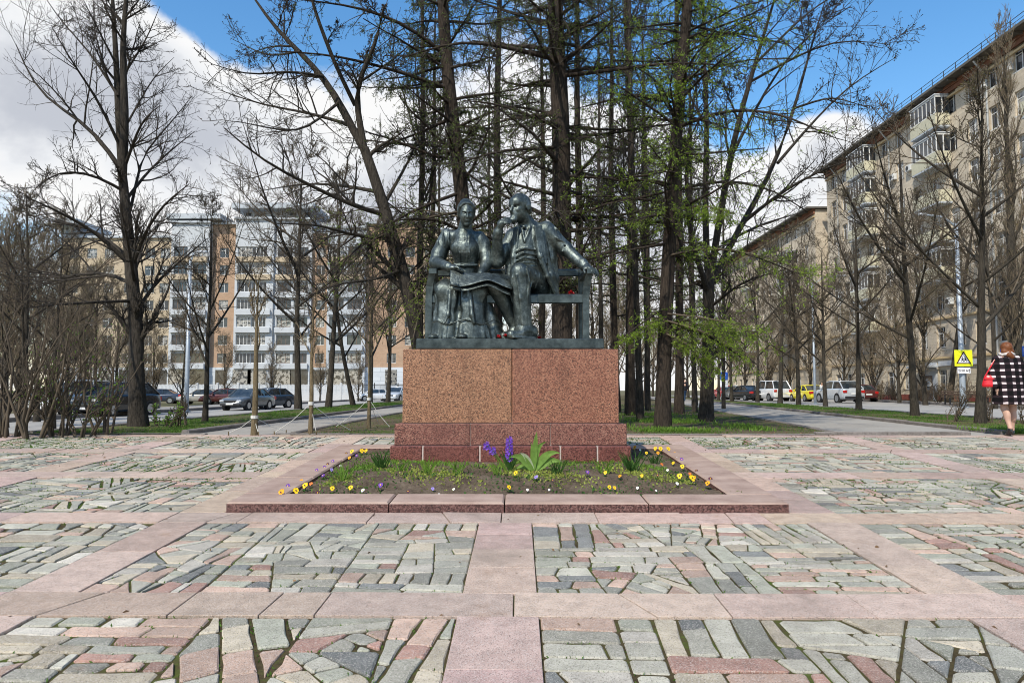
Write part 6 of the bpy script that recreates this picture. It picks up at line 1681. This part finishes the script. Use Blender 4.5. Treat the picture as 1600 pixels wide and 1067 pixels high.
x = P(1069, 600, 56)[0]; small_person((x, 56, gz(x, 56) + .006), math.radians(10), 1.78, 'jacket_dark', 'jeans', 'hair_dark', 'distant walker in a dark jacket and jeans on the right path', .2)
x = P(1285, 600, 64.5)[0]; small_person((x, 64.5, gz(x, 64.5) - .045), math.radians(120), 1.72, 'shirt_white', 'jacket_dark', 'hair_dark', 'person in a white shirt standing between the taxi and the silver car', .03)

# ================================================================== poles and signs
simple('pole_grey', (.33, .37, .41), .45, .3, var=.1, scale=6); simple('sign_yellow', (.78, .80, .02), .5, var=.04); simple('sign_white', (.75, .74, .76), .5, var=.04); simple('sign_blue', (.02, .09, .42), .5, var=.05); simple('sign_border', (.06, .012, .014), .5); simple('ink', (.01, .01, .012), .6); simple('lamp_head', (.5, .52, .54), .4)
def lamp_post(loc, h, r, label, arm=1.8, side=1):
    # the lamp arm reaches over the road
    L = empty('lamp_post', loc); set_tags(L, label, 'lamp post')
    MB().tube([(0, 0, -.05), (0, 0, .9), (0, 0, h)], [r, r * .93, r * .55], 14).build('pole', M['pole_grey'], L, True)
    MB().tube([(0, 0, -.02), (0, 0, .06)], r * 1.7, 14).build('base_plate', M['pole_grey'], L)
    MB().tube([(0, 0, h - .2), (side * arm * .4, 0, h + .35), (side * arm, 0, h + .5)], r * .35, 8).build('arm', M['pole_grey'], L)
    MB().cbox(min(side * (arm - .1), side * (arm + .6)), max(side * (arm - .1), side * (arm + .6)), -.14, .14, h + .43, h + .57, .04).build('lamp_head', M['lamp_head'], L)
    return L
x = P(292, 600, 44.5)[0]; lamp_post((x, 44.5, gz(x, 44.5)), 9.2, .15, 'pale grey lamp post across the left road', side=1, arm=.4)
YS = 42.0; xs_ = P(1504, 600, YS)[0]; zs_ = gz(xs_, YS) - .02
lamp_post((xs_, YS, zs_), 10.5, .17, 'grey lamp post carrying the children warning sign', side=-1)
x = P(1273, 600, 52)[0]; lamp_post((x, 52, gz(x, 52)), 8.5, .10, 'thin lamp post left of the silver crossover', side=1)
def text(body, size, m, loc, parent, name='lettering'):
    cu = bpy.data.curves.new(name, 'FONT'); cu.body = body; cu.size = size; cu.align_x = 'CENTER'; cu.align_y = 'CENTER'; cu.extrude = .002; cu.offset = .006 * size
    tmp = bpy.data.objects.new('tmp', cu); COL.objects.link(tmp); dg = bpy.context.evaluated_depsgraph_get(); me = bpy.data.meshes.new_from_object(tmp.evaluated_get(dg)); bpy.data.objects.remove(tmp); bpy.data.curves.remove(cu)
    me.materials.clear(); me.materials.append(m)
    o = link_mesh(name, me, parent); o.location = loc; o.rotation_euler = (math.radians(90), 0, 0); return o
def warning_sign():
    zc = P(1503, 559.5, YS - .25)[2]; S_ = empty('warning_sign', (xs_ - .03, YS - .24, zc), math.radians(0)); set_tags(S_, 'square yellow road sign with a children-crossing triangle', 'road sign')
    MB().cbox(-.50, .50, -.012, .03, -.455, .455, .008).build('panel', M['sign_yellow'], S_)
    MB().box(-.06, .06, .031, .10, -.3, -.2).build('bracket', M['pole_grey'], S_); MB().box(-.06, .06, .031, .10, .2, .3).build('bracket', M['pole_grey'], S_)
    tri = lambda s_, y, dz=0: [(-.43 * s_, y, -.32 * s_ + dz), (.43 * s_, y, -.32 * s_ + dz), (0, y, .40 * s_ + dz)]
    MB().add(tri(1, -.014) + tri(1, -.018), [(3, 4, 5), (0, 3, 4, 1), (1, 4, 5, 2), (2, 5, 3, 0)]).build('border', M['sign_border'], S_)
    MB().add(tri(.76, -.020, -.02) + tri(.76, -.022, -.02), [(3, 4, 5), (0, 3, 4, 1), (1, 4, 5, 2), (2, 5, 3, 0)]).build('field', M['sign_white'], S_)
    for ox, k in ((-.085, 1), (.07, 1.12)):                          # two running children
        fg = MB(); y = -.025
        def limb(p, q, r): fg.tube([(ox + p[0] * k, y, -.11 + p[1] * k), (ox + q[0] * k, y, -.11 + q[1] * k)], r * k, 6)
        fg.tube([(ox, y - .002, -.11 + .155 * k), (ox, y + .002, -.11 + .155 * k)], .030 * k, 10)
        limb((0, .11), (.02, .02), .026); limb((0, .10), (-.06, .05), .012); limb((0, .10), (.065, .065), .012); limb((.02, .02), (-.04, -.05), .015); limb((-.04, -.05), (-.09, -.06), .013); limb((.02, .02), (.06, -.03), .015); limb((.06, -.03), (.055, -.09), .013)
        fg.build('child_pictogram', M['ink'], S_)
    zp = P(1505, 579, YS - .25)[2] - zc
    pl = MB().cbox(-.36, .36, -.012, .02, zp - .16, zp + .16, .006).build('distance_plate', M['sign_white'], S_)
    text('760 м', .19, M['ink'], (0, -.016, zp), pl)
    for q in (-.285, .285):
        MB().box(q - .014, q + .014, -.018, -.0125, zp - .10, zp + .03).add([(q - .04, -.018, zp + .03), (q + .04, -.018, zp + .03), (q, -.018, zp + .10), (q - .04, -.013, zp + .03), (q + .04, -.013, zp + .03), (q, -.013, zp + .10)], [(0, 1, 2), (5, 4, 3), (0, 3, 4, 1), (1, 4, 5, 2), (2, 5, 3, 0)]).build('arrow', M['ink'], pl)
warning_sign()
def parking_sign():
    Y = 50.; x = P(1131, 600, Y)[0]; z = gz(x, Y); S_ = empty('parking_sign', (x, Y, z)); set_tags(S_, 'blue parking sign with white plates on a thin post by the right path', 'road sign')
    MB().tube([(0, 0, 0), (0, 0, P(1131, 581, Y)[2] - z)], .035, 8).build('post', M['pole_grey'], S_)
    zc = P(1131, 587.5, Y)[2] - z
    MB().cbox(-.26, .26, -.06, -.037, zc - .26, zc + .26, .01).build('panel', M['sign_blue'], S_); text('P', .42, M['sign_white'], (0, -.063, zc), S_)
    for k in (0, 1): MB().cbox(-.26, .26, -.06, -.037, zc - .50 - .24 * k, zc - .29 - .24 * k, .006).build('plate', M['sign_white'], S_)
parking_sign()
sb = empty('blue_sign_board', (34.45, 50.2, 3.75), math.radians(-90)); set_tags(sb, 'long blue sign board on the beige block behind the checked-coat woman', 'sign board')
MB().cbox(-2.6, 3.4, -.12, -.005, 0, .72, .01).build('panel', M['sign_blue'], sb); MB().box(-.1, .55, -.13, -.122, .15, .58).build('emblem', M['sign_white'], sb)
# slatted park bench on the far pavement
bn = empty('park_bench', (P(1500, 600, 46)[0] + 1.0, 47, gz(28, 47) + .06), math.radians(8)); set_tags(bn, 'low dark bench on the far pavement right of the leaning tree', 'bench')
simple('bench_wood', (.09, .06, .045), .7, var=.3, scale=10)
for k in range(3): MB().cbox(-1.6, 1.6, -.2 + k * .14, -.09 + k * .14, .42, .46, .008).build('slat', M['bench_wood'], bn)
for k in range(2): MB().cbox(-1.6, 1.6, .22, .25, .58 + k * .15, .69 + k * .15, .008).build('back_slat', M['bench_wood'], bn)
for x in (-1.3, 1.3):
    MB().cbox(x - .04, x + .04, -.2, -.12, 0, .415, .01).build('leg', M['metal_dark'], bn); MB().cbox(x - .04, x + .04, .251, .32, 0, .86, .01).build('leg', M['metal_dark'], bn)

# ================================================================== young staked trees and shrubs
simple('rope_white', (.55, .54, .50), .8, var=.1, scale=30)
def staked(px, py, r, strap, pegs, top, seed, label):
    b = G(px, py); Y = b[1]; h = (py - top) / SCL(Y)
    ms = deciduous([([(0, 0, 0), (.01, 0, h * .3), (-.01, .02, h * .6), (.02, 0, h)], [r, r * .85, r * .5, .006])], [], seed, n1=11, n2=6, n3=4, n4=0, rmin=.004, L1=(.2, .38), extra_t=(.42, .98), buds=1, bud=.02, lift=.1, up=.35, spread=(30, 55), sides=8)
    T = place(ms, dict(trunk='bark_young', crown='twig_pale', foliage='olive_buds'), 'young_tree', label, b)
    zs = strap
    MB().tube([(0, 0, zs - .03), (0, 0, zs + .03)], r * 1.15, 10).build('strap', M['rope_white'], T)
    for (qx, qy) in pegs:
        rp = MB().tube([(0, 0, zs), (qx * .5, qy * .5, zs * .48), (qx, qy, .06)], .0055, 5).build('guy_rope', M['rope_white'], T)
        MB().tube([(qx, qy, -.05), (qx * 1.02, qy, .08)], .011, 6).build('peg', M['bark_young'], rp)
staked(397, 681, .058, .34, [(-.42, -.1), (.12, -.12), (.42, .5)], 430, 201, 'leftmost of the three young staked trees at the plaza edge')
staked(485, 680, .045, .58, [(-.62, -.1), (.12, -.05), (.6, .6)], 470, 202, 'middle one of the three young staked trees at the plaza edge')
staked(576, 671, .040, .64, [(-.70, .05), (.45, -.05), (.1, .7)], 470, 203, 'young staked tree standing nearest to the pedestal')

def shrub_mesh(seed, h, n=16, leaf=0, lsize=.05, rmin=.006, spread=.5, fol='young_leaf'):
    rng = np.random.default_rng(seed); pts = np.empty((n, 7, 3)); 
    for i in range(n):
        a = rng.uniform(0, 6.28); L = h * rng.uniform(.65, 1.1); s = rng.uniform(.15, 1) * spread; p = np.array((math.cos(a) * .12, math.sin(a) * .12, -.05)); d = np.array((math.cos(a) * s, math.sin(a) * s, 1.)); 
        for k in range(7): pts[i, k] = p; d = d + rng.normal(size=3) * .13; d /= np.linalg.norm(d); p = p + d * L / 6
    St = Br(pts, np.linspace(.020 * h ** .5, rmin, 7)[None].repeat(n, 0))
    A = grow(St, 9, rng, (.15, 1.), (.25, .5), (25, 55), .25, .05, .13, 6, .6, rmin); B = grow(A, 5, rng, (.15, 1.), (.3, .6), (25, 60), .2, .05, .13, 4, .7, rmin * .8)
    fp = []
    if leaf:
        p, a = sample_on(B, leaf, rng, (.2, 1.)); fp.append(leaf_quads(p, lsize, rng, a, .65))
    return assemble([tubes(St.p, St.r, 5)], [tubes(A.p, A.r, 4), tubes(B.p, B.r, 3)], fp, seed)
def shrub(px, py, h, seed, label, leaf=0, mats=None, group=None, Y=None, **kw):
    ms = shrub_mesh(seed, h, leaf=leaf, **kw)
    if Y: x = P(px, 600, Y)[0]; b = (x, Y, gz(x, Y))
    else: b = G(px, py)
    ms['stems'] = ms.pop('trunk'); r = {'stems': ms['stems'], **{k: v for k, v in ms.items() if k != 'stems'}}
    mm = mats or dict(stems='twig_brown', crown='twig_brown', foliage='young_leaf')
    return place(r, mm, 'shrub', label, b, RT.uniform(0, 6), 1, group, 'shrub')
shrub(12, 684, 2.6, 301, 'tall bare shrub at the far left edge of the plaza', 0, n=8)
shrub(52, 685, 2.5, 302, 'bare many-stemmed shrub with a few leaves second from the left', 0, n=7)
shrub(92, 683, 1.9, 303, 'shrub with fresh green leaves in front of the white van', 1, lsize=.035, n=7)
shrub(128, 683, 1.35, 304, 'leafy green shrub in front of the black vehicle', 1, lsize=.05, n=6)
shrub(163, 680, 2.0, 305, 'thin bare shrub just left of the big tree trunk', 1, lsize=.03, n=5)
shrub(282, 668, .8, 306, 'small bare shrub on the grass right of the big tree', 0, n=7)
shrub(255, 670, .6, 307, 'tiny bare shrub close to the big tree trunk', 1, n=6)
shrub(1485, 660, 1.0, 311, 'small bare shrub below the warning sign', 0, n=5)
shrub(1550, 662, .85, 312, 'small bare shrub left of the checked-coat woman', 0, n=6)
shrub(1594, 664, .8, 313, 'small bare shrub right of the checked-coat woman', 0, n=6)
BB_ = ((1395, 62), (1440, 57), (1465, 54.5), (1500, 52.5), (1535, 51), (1375, 66))
for i, (px, Y) in enumerate(BB_):
    shrub(px, 0, 1.7, 320 + i, rank(px, [q[0] for q in BB_]) + ' from the left of the brownish shrubs at the beige block', 0, dict(stems='twig_brown', crown='twig_pale'), 'shrubs at the foot of the beige block', Y=Y, rmin=.012)
# ================================================================== flowers, weeds and grass
for nm, c in dict(yellow=(.80, .52, .01), gold=(.75, .33, .01), purple=(.12, .035, .30), violet=(.28, .22, .55), white=(.70, .68, .66), maroon=(.07, .012, .035), orange=(.65, .18, .03)).items(): simple('petal_' + nm, c, .6, var=.15, scale=25)
simple('hyacinth', (.14, .05, .45), .5, var=.5, scale=45); leafy('leaf_dark', (.045, .105, .022)); leafy('leaf_fresh', (.12, .21, .03)); leafy('leaf_yellow', (.26, .30, .06)); leafy('grass_green', (.075, .15, .02)); leafy('tulip_leaf', (.17, .29, .06)); leafy('tulip_pale', (.42, .48, .30))
def bed(px, py):
    r = ray(px, py); t_ = 5.0
    while t_ < 14:
        x, y, z = CAMP[0] + r[0] * t_, r[1] * t_, CAMP[2] + r[2] * t_
        if z <= pz(x, y) + .11: break
        t_ += .01
    return x, y, soil_z(x, y)
RF = random.Random(17); PANS = []
PM = {}
def pansy_mesh(col, seed):
    R = random.Random(seed)
    f = MB(); c = Vector((0, 0, .075)); nrm = Vector((R.uniform(-.3, .3), -.9, R.uniform(.35, .8))).normalized(); a = nrm.cross(Vector((0, 0, 1))).normalized(); b_ = a.cross(nrm)
    for k, (an, sz) in enumerate(((90 - 28, .034), (90 + 28, .034), (175, .030), (5, .030), (270, .036))):
        an = math.radians(an); d = a * math.cos(an) + b_ * math.sin(an); s_ = nrm.cross(d); o = c + nrm * .003 * k
        f.add([o, o + d * sz * .55 + s_ * sz * .55, o + d * sz * 1.0 + s_ * sz * .38 + nrm * .004, o + d * sz * 1.08, o + d * sz * 1.0 - s_ * sz * .38 + nrm * .004, o + d * sz * .55 - s_ * sz * .55], [(0, 1, 2, 3, 4, 5)])
    e = MB(); o = c + nrm * .019; e.add([o + a * .010, o + b_ * .008, o - a * .010, o - b_ * .013], [(0, 1, 2, 3)])
    lv = MB()
    for k in range(9):
        an = k * 2.4 + R.random(); d = Vector((math.cos(an), math.sin(an), R.uniform(.15, .7))); s_ = Vector((-math.sin(an), math.cos(an), 0)) * .013; L = R.uniform(.035, .065); o = Vector((0, 0, .004))
        lv.add([o, o + d * L * .55 + s_, o + d * L, o + d * L * .55 - s_], [(0, 1, 2, 3)])
    st = MB().tube([(0, 0, 0), (0, .006, .04), tuple(c)], .003, 4)
    return f.mesh('petals', M['petal_' + col]), e.mesh('eye', M['petal_maroon' if col in ('yellow', 'gold', 'violet', 'orange') else 'petal_yellow']), lv.mesh('leaves', M['leaf_dark']), st.mesh('stem', M['leaf_dark'])
def pansy(px, py, col, sc, where):
    k = (col, RF.randrange(3))
    if k not in PM: PM[k] = pansy_mesh(col, hash(col) % 97 + k[1])
    x, y, z = bed(px, py); o = empty('pansy', (x, y, z - .004), RF.uniform(-.5, .5)); o.scale = (sc * (.48 if col == 'white' else .60),) * 3
    nm = dict(yellow='bright yellow', gold='golden orange-tinged', purple='dark purple', violet='pale violet', white='white', maroon='nearly black maroon', orange='rusty orange')[col]
    PANS.append((o, f'{nm} pansy {where}', x)); set_tags(o, f'{nm} pansy {where}', 'flower', 'pansies in the flower bed')
    f, e, l, s_ = PM[k]; fo = link_mesh('petals', f, o); link_mesh('eye', e, fo); link_mesh('leaves', l, o); link_mesh('stem', s_, o)
LFC, LFE, LBC, FRT, RFC, RBC, RE = 'in the front left corner of the bed', 'along the left edge of the bed', 'in the back left corner of the bed', 'in the front strip of the bed', 'in the right part of the bed', 'in the back right corner of the bed', 'along the right edge of the bed'
for px, py, c, s_, w in [(440, 771, 'gold', 1.6, LFC), (462, 768, 'yellow', 1.5, LFC), (477, 761, 'yellow', 1.5, LFC), (519, 766, 'yellow', 1.2, FRT), (548, 765, 'yellow', 1.2, FRT), (450, 759, 'purple', 1.1, LFC), (486, 755, 'orange', 1.0, LFC), (471, 750, 'gold', 1.0, LFE), (496, 769, 'maroon', 1.0, LFC),
                         (567, 766, 'white', 1.2, FRT), (595, 762, 'purple', 1.3, FRT), (495, 735, 'purple', 1.0, LFE), (507, 729, 'purple', 1.0, LFE), (512, 725, 'maroon', 1.0, LFE), (520, 721, 'purple', 1.0, LFE), (518, 733, 'violet', 1.0, LFE), (505, 742, 'purple', 1.0, LFE), (532, 726, 'white', .9, LFE), (541, 708, 'maroon', 1.0, LBC), (550, 707, 'yellow', 1.4, LBC), (565, 708, 'yellow', 1.5, LBC), (572, 707, 'yellow', 1.3, LBC), (546, 715, 'gold', 1.1, LBC), (557, 712, 'purple', 1.0, LBC),
                         (638, 768, 'maroon', .9, FRT), (676, 764, 'violet', .9, FRT), (709, 763, 'white', .9, FRT), (686, 769, 'white', .8, FRT), (795, 764, 'yellow', 1.1, FRT), (806, 750, 'yellow', 1.2, FRT), (838, 754, 'violet', 1.1, FRT), (824, 765, 'white', .9, FRT), (858, 764, 'white', .8, FRT), (864, 755, 'maroon', .8, FRT), (918, 749, 'purple', 1.1, FRT), (946, 750, 'yellow', 1.0, FRT), (952, 763, 'yellow', 1.0, FRT), (960, 763, 'yellow', .9, FRT), (969, 753, 'gold', .9, FRT), (996, 762, 'white', 1.0, FRT), (1003, 752, 'yellow', .9, RFC),
                         (992, 700, 'gold', 1.3, RBC), (1024, 701, 'yellow', 1.3, RBC), (1032, 702, 'yellow', 1.5, RBC), (1044, 703, 'yellow', 1.6, RBC), (1010, 710, 'yellow', 1.0, RBC), (1028, 708, 'gold', 1.1, RBC), (1054, 706, 'gold', .9, RBC), (1000, 702, 'white', 1.0, RBC), (985, 701, 'maroon', 1.0, RBC), (1058, 714, 'white', 1.0, RE), (1065, 718, 'purple', 1.2, RE), (1052, 724, 'yellow', 1.0, RFC), (1066, 730, 'yellow', 1.3, RFC), (1034, 727, 'orange', 1.0, RFC), (1043, 737, 'white', 1.0, RFC), (1062, 750, 'yellow', 1.5, RFC), (1081, 754, 'yellow', 1.7, RFC), (1085, 745, 'gold', .9, RFC), (1106, 757, 'gold', 1.3, RFC), (1058, 760, 'white', 1.1, RFC), (1078, 741, 'orange', .9, RFC), (1110, 748, 'maroon', 1.2, RE), (1088, 735, 'maroon', 1.0, RE), (1025, 764, 'white', .8, RFC), (1028, 748, 'maroon', .9, RFC)]:
    pansy(px, py, c, s_, w)

for lab in {q[1] for q in PANS}:
    L = sorted([q for q in PANS if q[1] == lab], key=lambda q: q[2])
    if len(L) > 1:
        for i, q in enumerate(L): q[0]['label'] = lab + ', ' + ORD[i] + ' from the left'

def blade(mb, base, d, L, w, bend=.4, n=4, twist=0.):
    """one strap leaf as a bent, folded ribbon"""
    base = Vector(base); d = Vector(d).normalized(); side = d.cross(Vector((.1, -.9, .2))).normalized(); p = base; rings = []
    for i in range(n + 1):
        t_ = i / n; ww = w * (math.sin(math.pi * (.18 + .8 * t_)) ** .8) * (1 if i < n else .12)
        rings.append((p - side * ww / 2, p + Vector((0, .004, -ww * .12)), p + side * ww / 2)); p = p + d * L / n; d = (d + Vector((d.x * .25, d.y * .25, -1)) * bend * (t_ ** 1.3)).normalized()
    b0 = len(mb.v)
    for r in rings: mb.v += [tuple(q) for q in r]
    for i in range(n):
        for k in (0, 1): mb.f.append((b0 + i * 3 + k, b0 + i * 3 + k + 1, b0 + i * 3 + k + 4, b0 + i * 3 + k + 3))
def hyacinth():
    x, y, z = bed(797, 741); H = empty('hyacinth', (x, y, z)); set_tags(H, 'purple hyacinth blooming before the pedestal', 'flower')
    lf = MB(); R = random.Random(3)
    for k in range(14): a = R.uniform(0, 6.28); blade(lf, (0, 0, 0), (math.cos(a) * .55, math.sin(a) * .3, 1), R.uniform(.16, .30), .022, .12)
    lf.build('leaves', M['leaf_dark'], H)
    for (bx, by, h, tx, n, s_) in ((.0, 0, .38, -.01, 46, 1.2), (-.03, 0, .27, -.20, 14, 1.0), (-.05, .02, .32, -.27, 12, .9)):
        MB().tube([(bx, by, 0), ((bx + tx) / 2, by, h * .5), (tx, by, h * .95)], .008, 6).build('stalk', M['leaf_fresh'], H)
        fl = MB(); L0 = .22 * s_ if n > 20 else .08
        for i in range(n):
            a = i * 2.4; zz = h * .98 - L0 + L0 * i / n + .01; r = .030 * s_ * (1 - .35 * i / n); c = Vector((tx + math.cos(a) * r, by + math.sin(a) * r, zz))
            for k in range(5):
                an = k * 1.257 + a; out = Vector((math.cos(a), math.sin(a), .2)); u_ = Vector((-math.sin(a), math.cos(a), 0)); v_ = out.cross(u_); d = (u_ * math.cos(an) + v_ * math.sin(an)) + out * .5
                q = out.cross(d).normalized() * .006; fl.add([c, c + d * .014 + q, c + d * .026, c + d * .014 - q], [(0, 1, 2, 3)])
        fl.build('blossom_spike', M['hyacinth'], H)
hyacinth()
def tulip():
    x, y, z = bed(833, 742); T = empty('tulip_plant', (x, y, z)); set_tags(T, 'broad-leaved tulip plant without bloom before the pedestal', 'plant')
    for k, (dx, dz, L, w, bend) in enumerate(((-.75, 1, .44, .062, .55), (-.45, 1.1, .30, .05, .3), (.10, 1.3, .48, .055, .10), (.24, 1.3, .46, .048, .55), (.75, 1, .46, .07, .42), (1.0, .75, .40, .075, .35), (-.05, 1.2, .34, .04, .05), (-.9, .5, .26, .05, .5))):
        mb = MB(); blade(mb, (0, k * .004, 0), (dx, -.25 + .06 * k, dz), L * .95, w * 1.25, bend * 1.7, 8); mb.build('leaf', M['tulip_leaf' if k not in (1,) else 'tulip_pale'], T)
tulip()

# ground cover of small weeds and grass tufts in the bed
def scatter_leaves(name, label, fn, n, size, m, seed, asp=.5, up=1.0):
    rng = np.random.default_rng(seed); pts = []
    while len(pts) < n:
        q = fn(rng)
        if q is not None: pts.append(q)
    p = np.array(pts); al = rng.normal(size=(len(p), 3)) * .7; al[:, 2] = np.abs(al[:, 2]) * up + .35
    V, F = leaf_quads(p, size, rng, al, asp, .15); o = link_mesh(name, mesh_np(name, V, F, M[m], False)); o['kind'] = 'stuff'
    set_tags(o, label, 'plants'); return o
def inbed(x, y, mrg=.03): return abs(x) < BX - KW - mrg and BY0 + KW + mrg < y < BY1 - KW - mrg and not (abs(x) < 1.5 and PY - .01 < y < PY + 1.65)
def f_front(rng):
    x = rng.uniform(-1.9, 1.9); y = PY - .03 - abs(rng.normal()) * .25
    return (x, y, soil_z(x, y)) if inbed(x, y) and math.sin(x * 4.1) * math.sin(y * 5 + x) + rng.random() > .35 else None
def f_any(rng):
    x = rng.uniform(-2.2, 2.2); y = rng.uniform(7.3, 10.9)
    return (x, y, soil_z(x, y)) if inbed(x, y) and (math.sin(x * 3.3 + 1) * math.sin(y * 4.2 - x * 1.4) + rng.random() * 1.2 > .75) else None
def f_left(rng):
    x = rng.normal(-1.75, .28); y = rng.normal(8.9, .5); return (x, y, soil_z(x, y)) if inbed(x, y) else None
def f_strip(rng):
    x = rng.uniform(-2.0, 2.0); y = rng.normal(8.35, .32) ; return (x, y, soil_z(x, y)) if inbed(x, y) and math.sin(x * 5 + y * 3) + rng.random() > .2 else None
scatter_leaves('weed_cover', 'low fresh green weeds close to the pedestal foot', f_front, 2300, .042, 'leaf_fresh', 1, .28, 1.6)
scatter_leaves('weed_cover', 'scattered low yellowish weeds across the flower bed soil', f_strip, 3600, .030, 'leaf_yellow', 2, .6)
scatter_leaves('weed_cover', 'small dark green leaves scattered over the flower bed', f_any, 1700, .032, 'leaf_dark', 3, .6)
scatter_leaves('weed_cover', 'green patch of weeds in the left of the bed', f_left, 600, .04, 'leaf_fresh', 4, .4)
def tuft(px, py, n, h, m, seed, label):
    x, y, z = bed(px, py); T = empty('grass_tuft', (x, y, z)); set_tags(T, label, 'plant'); R = random.Random(seed); mb = MB()
    for k in range(n):
        a = R.uniform(0, 6.28); blade(mb, (R.uniform(-.05, .05), R.uniform(-.04, .04), 0), (math.cos(a) * .6, math.sin(a) * .5, 1), h * R.uniform(.6, 1.1), .012, .22, 4)
    mb.build('leaves', M[m], T)
for i, a in enumerate([(537, 748, 14, .22, 'leaf_fresh', 'pale grass tuft in the left of the flower bed'), (597, 735, 26, .26, 'leaf_dark', 'dark grass tuft by the left corner of the pedestal'), (990, 740, 30, .28, 'leaf_dark', 'dark grass tuft by the right corner of the pedestal'), (668, 744, 16, .22, 'leaf_fresh', 'grass tuft at the pedestal foot left of the middle'), (712, 745, 12, .20, 'leaf_fresh', 'thin grass tuft left of the hyacinth'), (776, 745, 10, .18, 'leaf_fresh', 'small grass tuft beside the hyacinth'), (868, 745, 14, .20, 'leaf_dark', 'grass tuft right of the tulip plant'), (945, 745, 16, .20, 'leaf_fresh', 'grass tuft under the right end of the pedestal'), (1022, 724, 16, .16, 'leaf_dark', 'low grass tuft in the back right of the bed'), (1153, 768, 18, .07, 'leaf_fresh', 'tiny grass tuft in the front right corner of the bed'), (628, 742, 12, .16, 'leaf_fresh', 'grass tuft under the left end of the pedestal')]):
    tuft(a[0], a[1], a[2], a[3], a[4], 60 + i, a[5])

# moss and grass growing out of the joints of the far paving fields, and the lawns
def joints_grass():
    rng = np.random.default_rng(8); pts = []
    for s in stones:
        if s[5]: continue
        p = s[1]; cy = sum(v[1] for v in p) / len(p)
        dens = 20 if cy > 8.8 else 10 if cy > 6.5 else 4
        for i in range(len(p)):
            a, b_ = p[i], p[(i + 1) % len(p)]; L = math.hypot(b_[0] - a[0], b_[1] - a[1])
            if math.sin(a[0] * 1.7 + a[1] * 2.3) + math.sin(a[0] * .6 - a[1]) + rng.normal() * .6 < .1: continue
            for k in range(int(L * dens * rng.uniform(.6, 2.2) * 2)):
                t_ = rng.random(); nx, ny = (b_[1] - a[1]) / L, -(b_[0] - a[0]) / L; x = a[0] + (b_[0] - a[0]) * t_ + nx * .012; y = a[1] + (b_[1] - a[1]) * t_ + ny * .012
                pts.append((x, y, pz(x, y) - .004))
    p = np.array(pts); al = rng.normal(size=(len(p), 3)) * .8; al[:, 2] = np.abs(al[:, 2]) + .25
    V, F = leaf_quads(p, np.where(p[:, 1:2] > 8, .024, .019), rng, al, .4, .1); o = link_mesh('joint_grass', mesh_np('joint_grass', V, F, M['grass_green'])); o['kind'] = 'stuff'; set_tags(o, 'short grass and moss growing in the paving joints', 'grass')
joints_grass()
def lawn_grass(name, label, xl, xr, ya, yb, n, size, m, seed, thr=-.2, dz=.03):
    rng = np.random.default_rng(seed); pts = []
    while len(pts) < n:
        u_ = rng.random() ** 1.7; y = ya + (yb - ya) * u_; x = rng.uniform(xl[0] + xl[1] * (y - YEND), xr[0] + xr[1] * (y - YEND))
        if math.sin(x * 2.1 + y) + math.sin(y * 1.3 - x * 1.1) * .8 + rng.normal() * .6 > thr: pts.append((x, y, gz(x, y) + dz - .005))
    p = np.array(pts); al = rng.normal(size=(len(p), 3)) * .5; al[:, 2] = 1; s = size * (1 + (p[:, 1:2] - ya) / 25)
    V, F = leaf_quads(p, s, rng, al, .16, .12); o = link_mesh(name, mesh_np(name, V, F, M[m])); o['kind'] = 'stuff'; set_tags(o, label, 'grass')
lawn_grass('grass', 'short green grass of the left strip', (-8.85, 0), (-6.15, 0), 13.7, 45, 16000, .045, 'grass_green', 1, .0)
lawn_grass('grass', 'thin green grass of the bed behind the monument', (-3.95, 0), (5.9, .118), 13.7, 40, 16000, .042, 'grass_green', 2, .5, .024)
lawn_grass('grass', 'patchy green grass of the right strip', (9.1, .12), (12.5, .118), 13.7, 45, 15000, .045, 'grass_green', 3, .4)
lawn_grass('ground_cover', 'bright green leafy ground cover right of the pedestal', (1.5, 0), (5.0, .05), 14.2, 24, 5000, .10, 'leaf_fresh', 4, .9, .024)
lawn_grass('ground_cover', 'bright green leafy plants beside the walking woman', (9.0, 0), (12.0, .0), 13.7, 15.2, 2500, .10, 'leaf_fresh', 5, .3, .03)

# dry leaf litter and bits of twig on the beds and along the paving edge
simple('dry_leaf', (.16, .10, .055), .9, var=.4, scale=30)
def litter(n, seed):
    rng = np.random.default_rng(seed); pts = []
    while len(pts) < n:
        r = rng.random()
        if r < .5: y = YEND + .2 + 14 * rng.random() ** 1.6; x = rng.uniform(-3.9, 6.0 + .118 * (y - YEND)); z = gz(x, y) + .03
        elif r < .68: y = YEND + .2 + 14 * rng.random() ** 1.6; x = rng.uniform(-8.8, -6.2); z = gz(x, y) + .035
        elif r < .86: y = YEND + .2 + 14 * rng.random() ** 1.6; x = rng.uniform(9.2, 12.4) + .12 * (y - YEND); z = gz(x, y) + .035
        else:
            x = rng.uniform(-12, 12); y = YEND - .03 - abs(rng.normal()) * 1.2 if rng.random() < .6 else rng.uniform(4, 13)
            if abs(x) < 2.65 and 6.8 < y < 11.4: continue
            z = pz(x, y) + .016
        pts.append((x, y, z))
    p = np.array(pts); al = rng.normal(size=(len(p), 3)); al[:, 2] *= .25
    V, F = leaf_quads(p, .038, rng, al, .5, .05); o = link_mesh('leaf_litter', mesh_np('leaf_litter', V, F, M['dry_leaf'])); o['kind'] = 'stuff'; set_tags(o, 'dry brown leaf litter on the beds and paving edge', 'leaves')
litter(5200, 12)
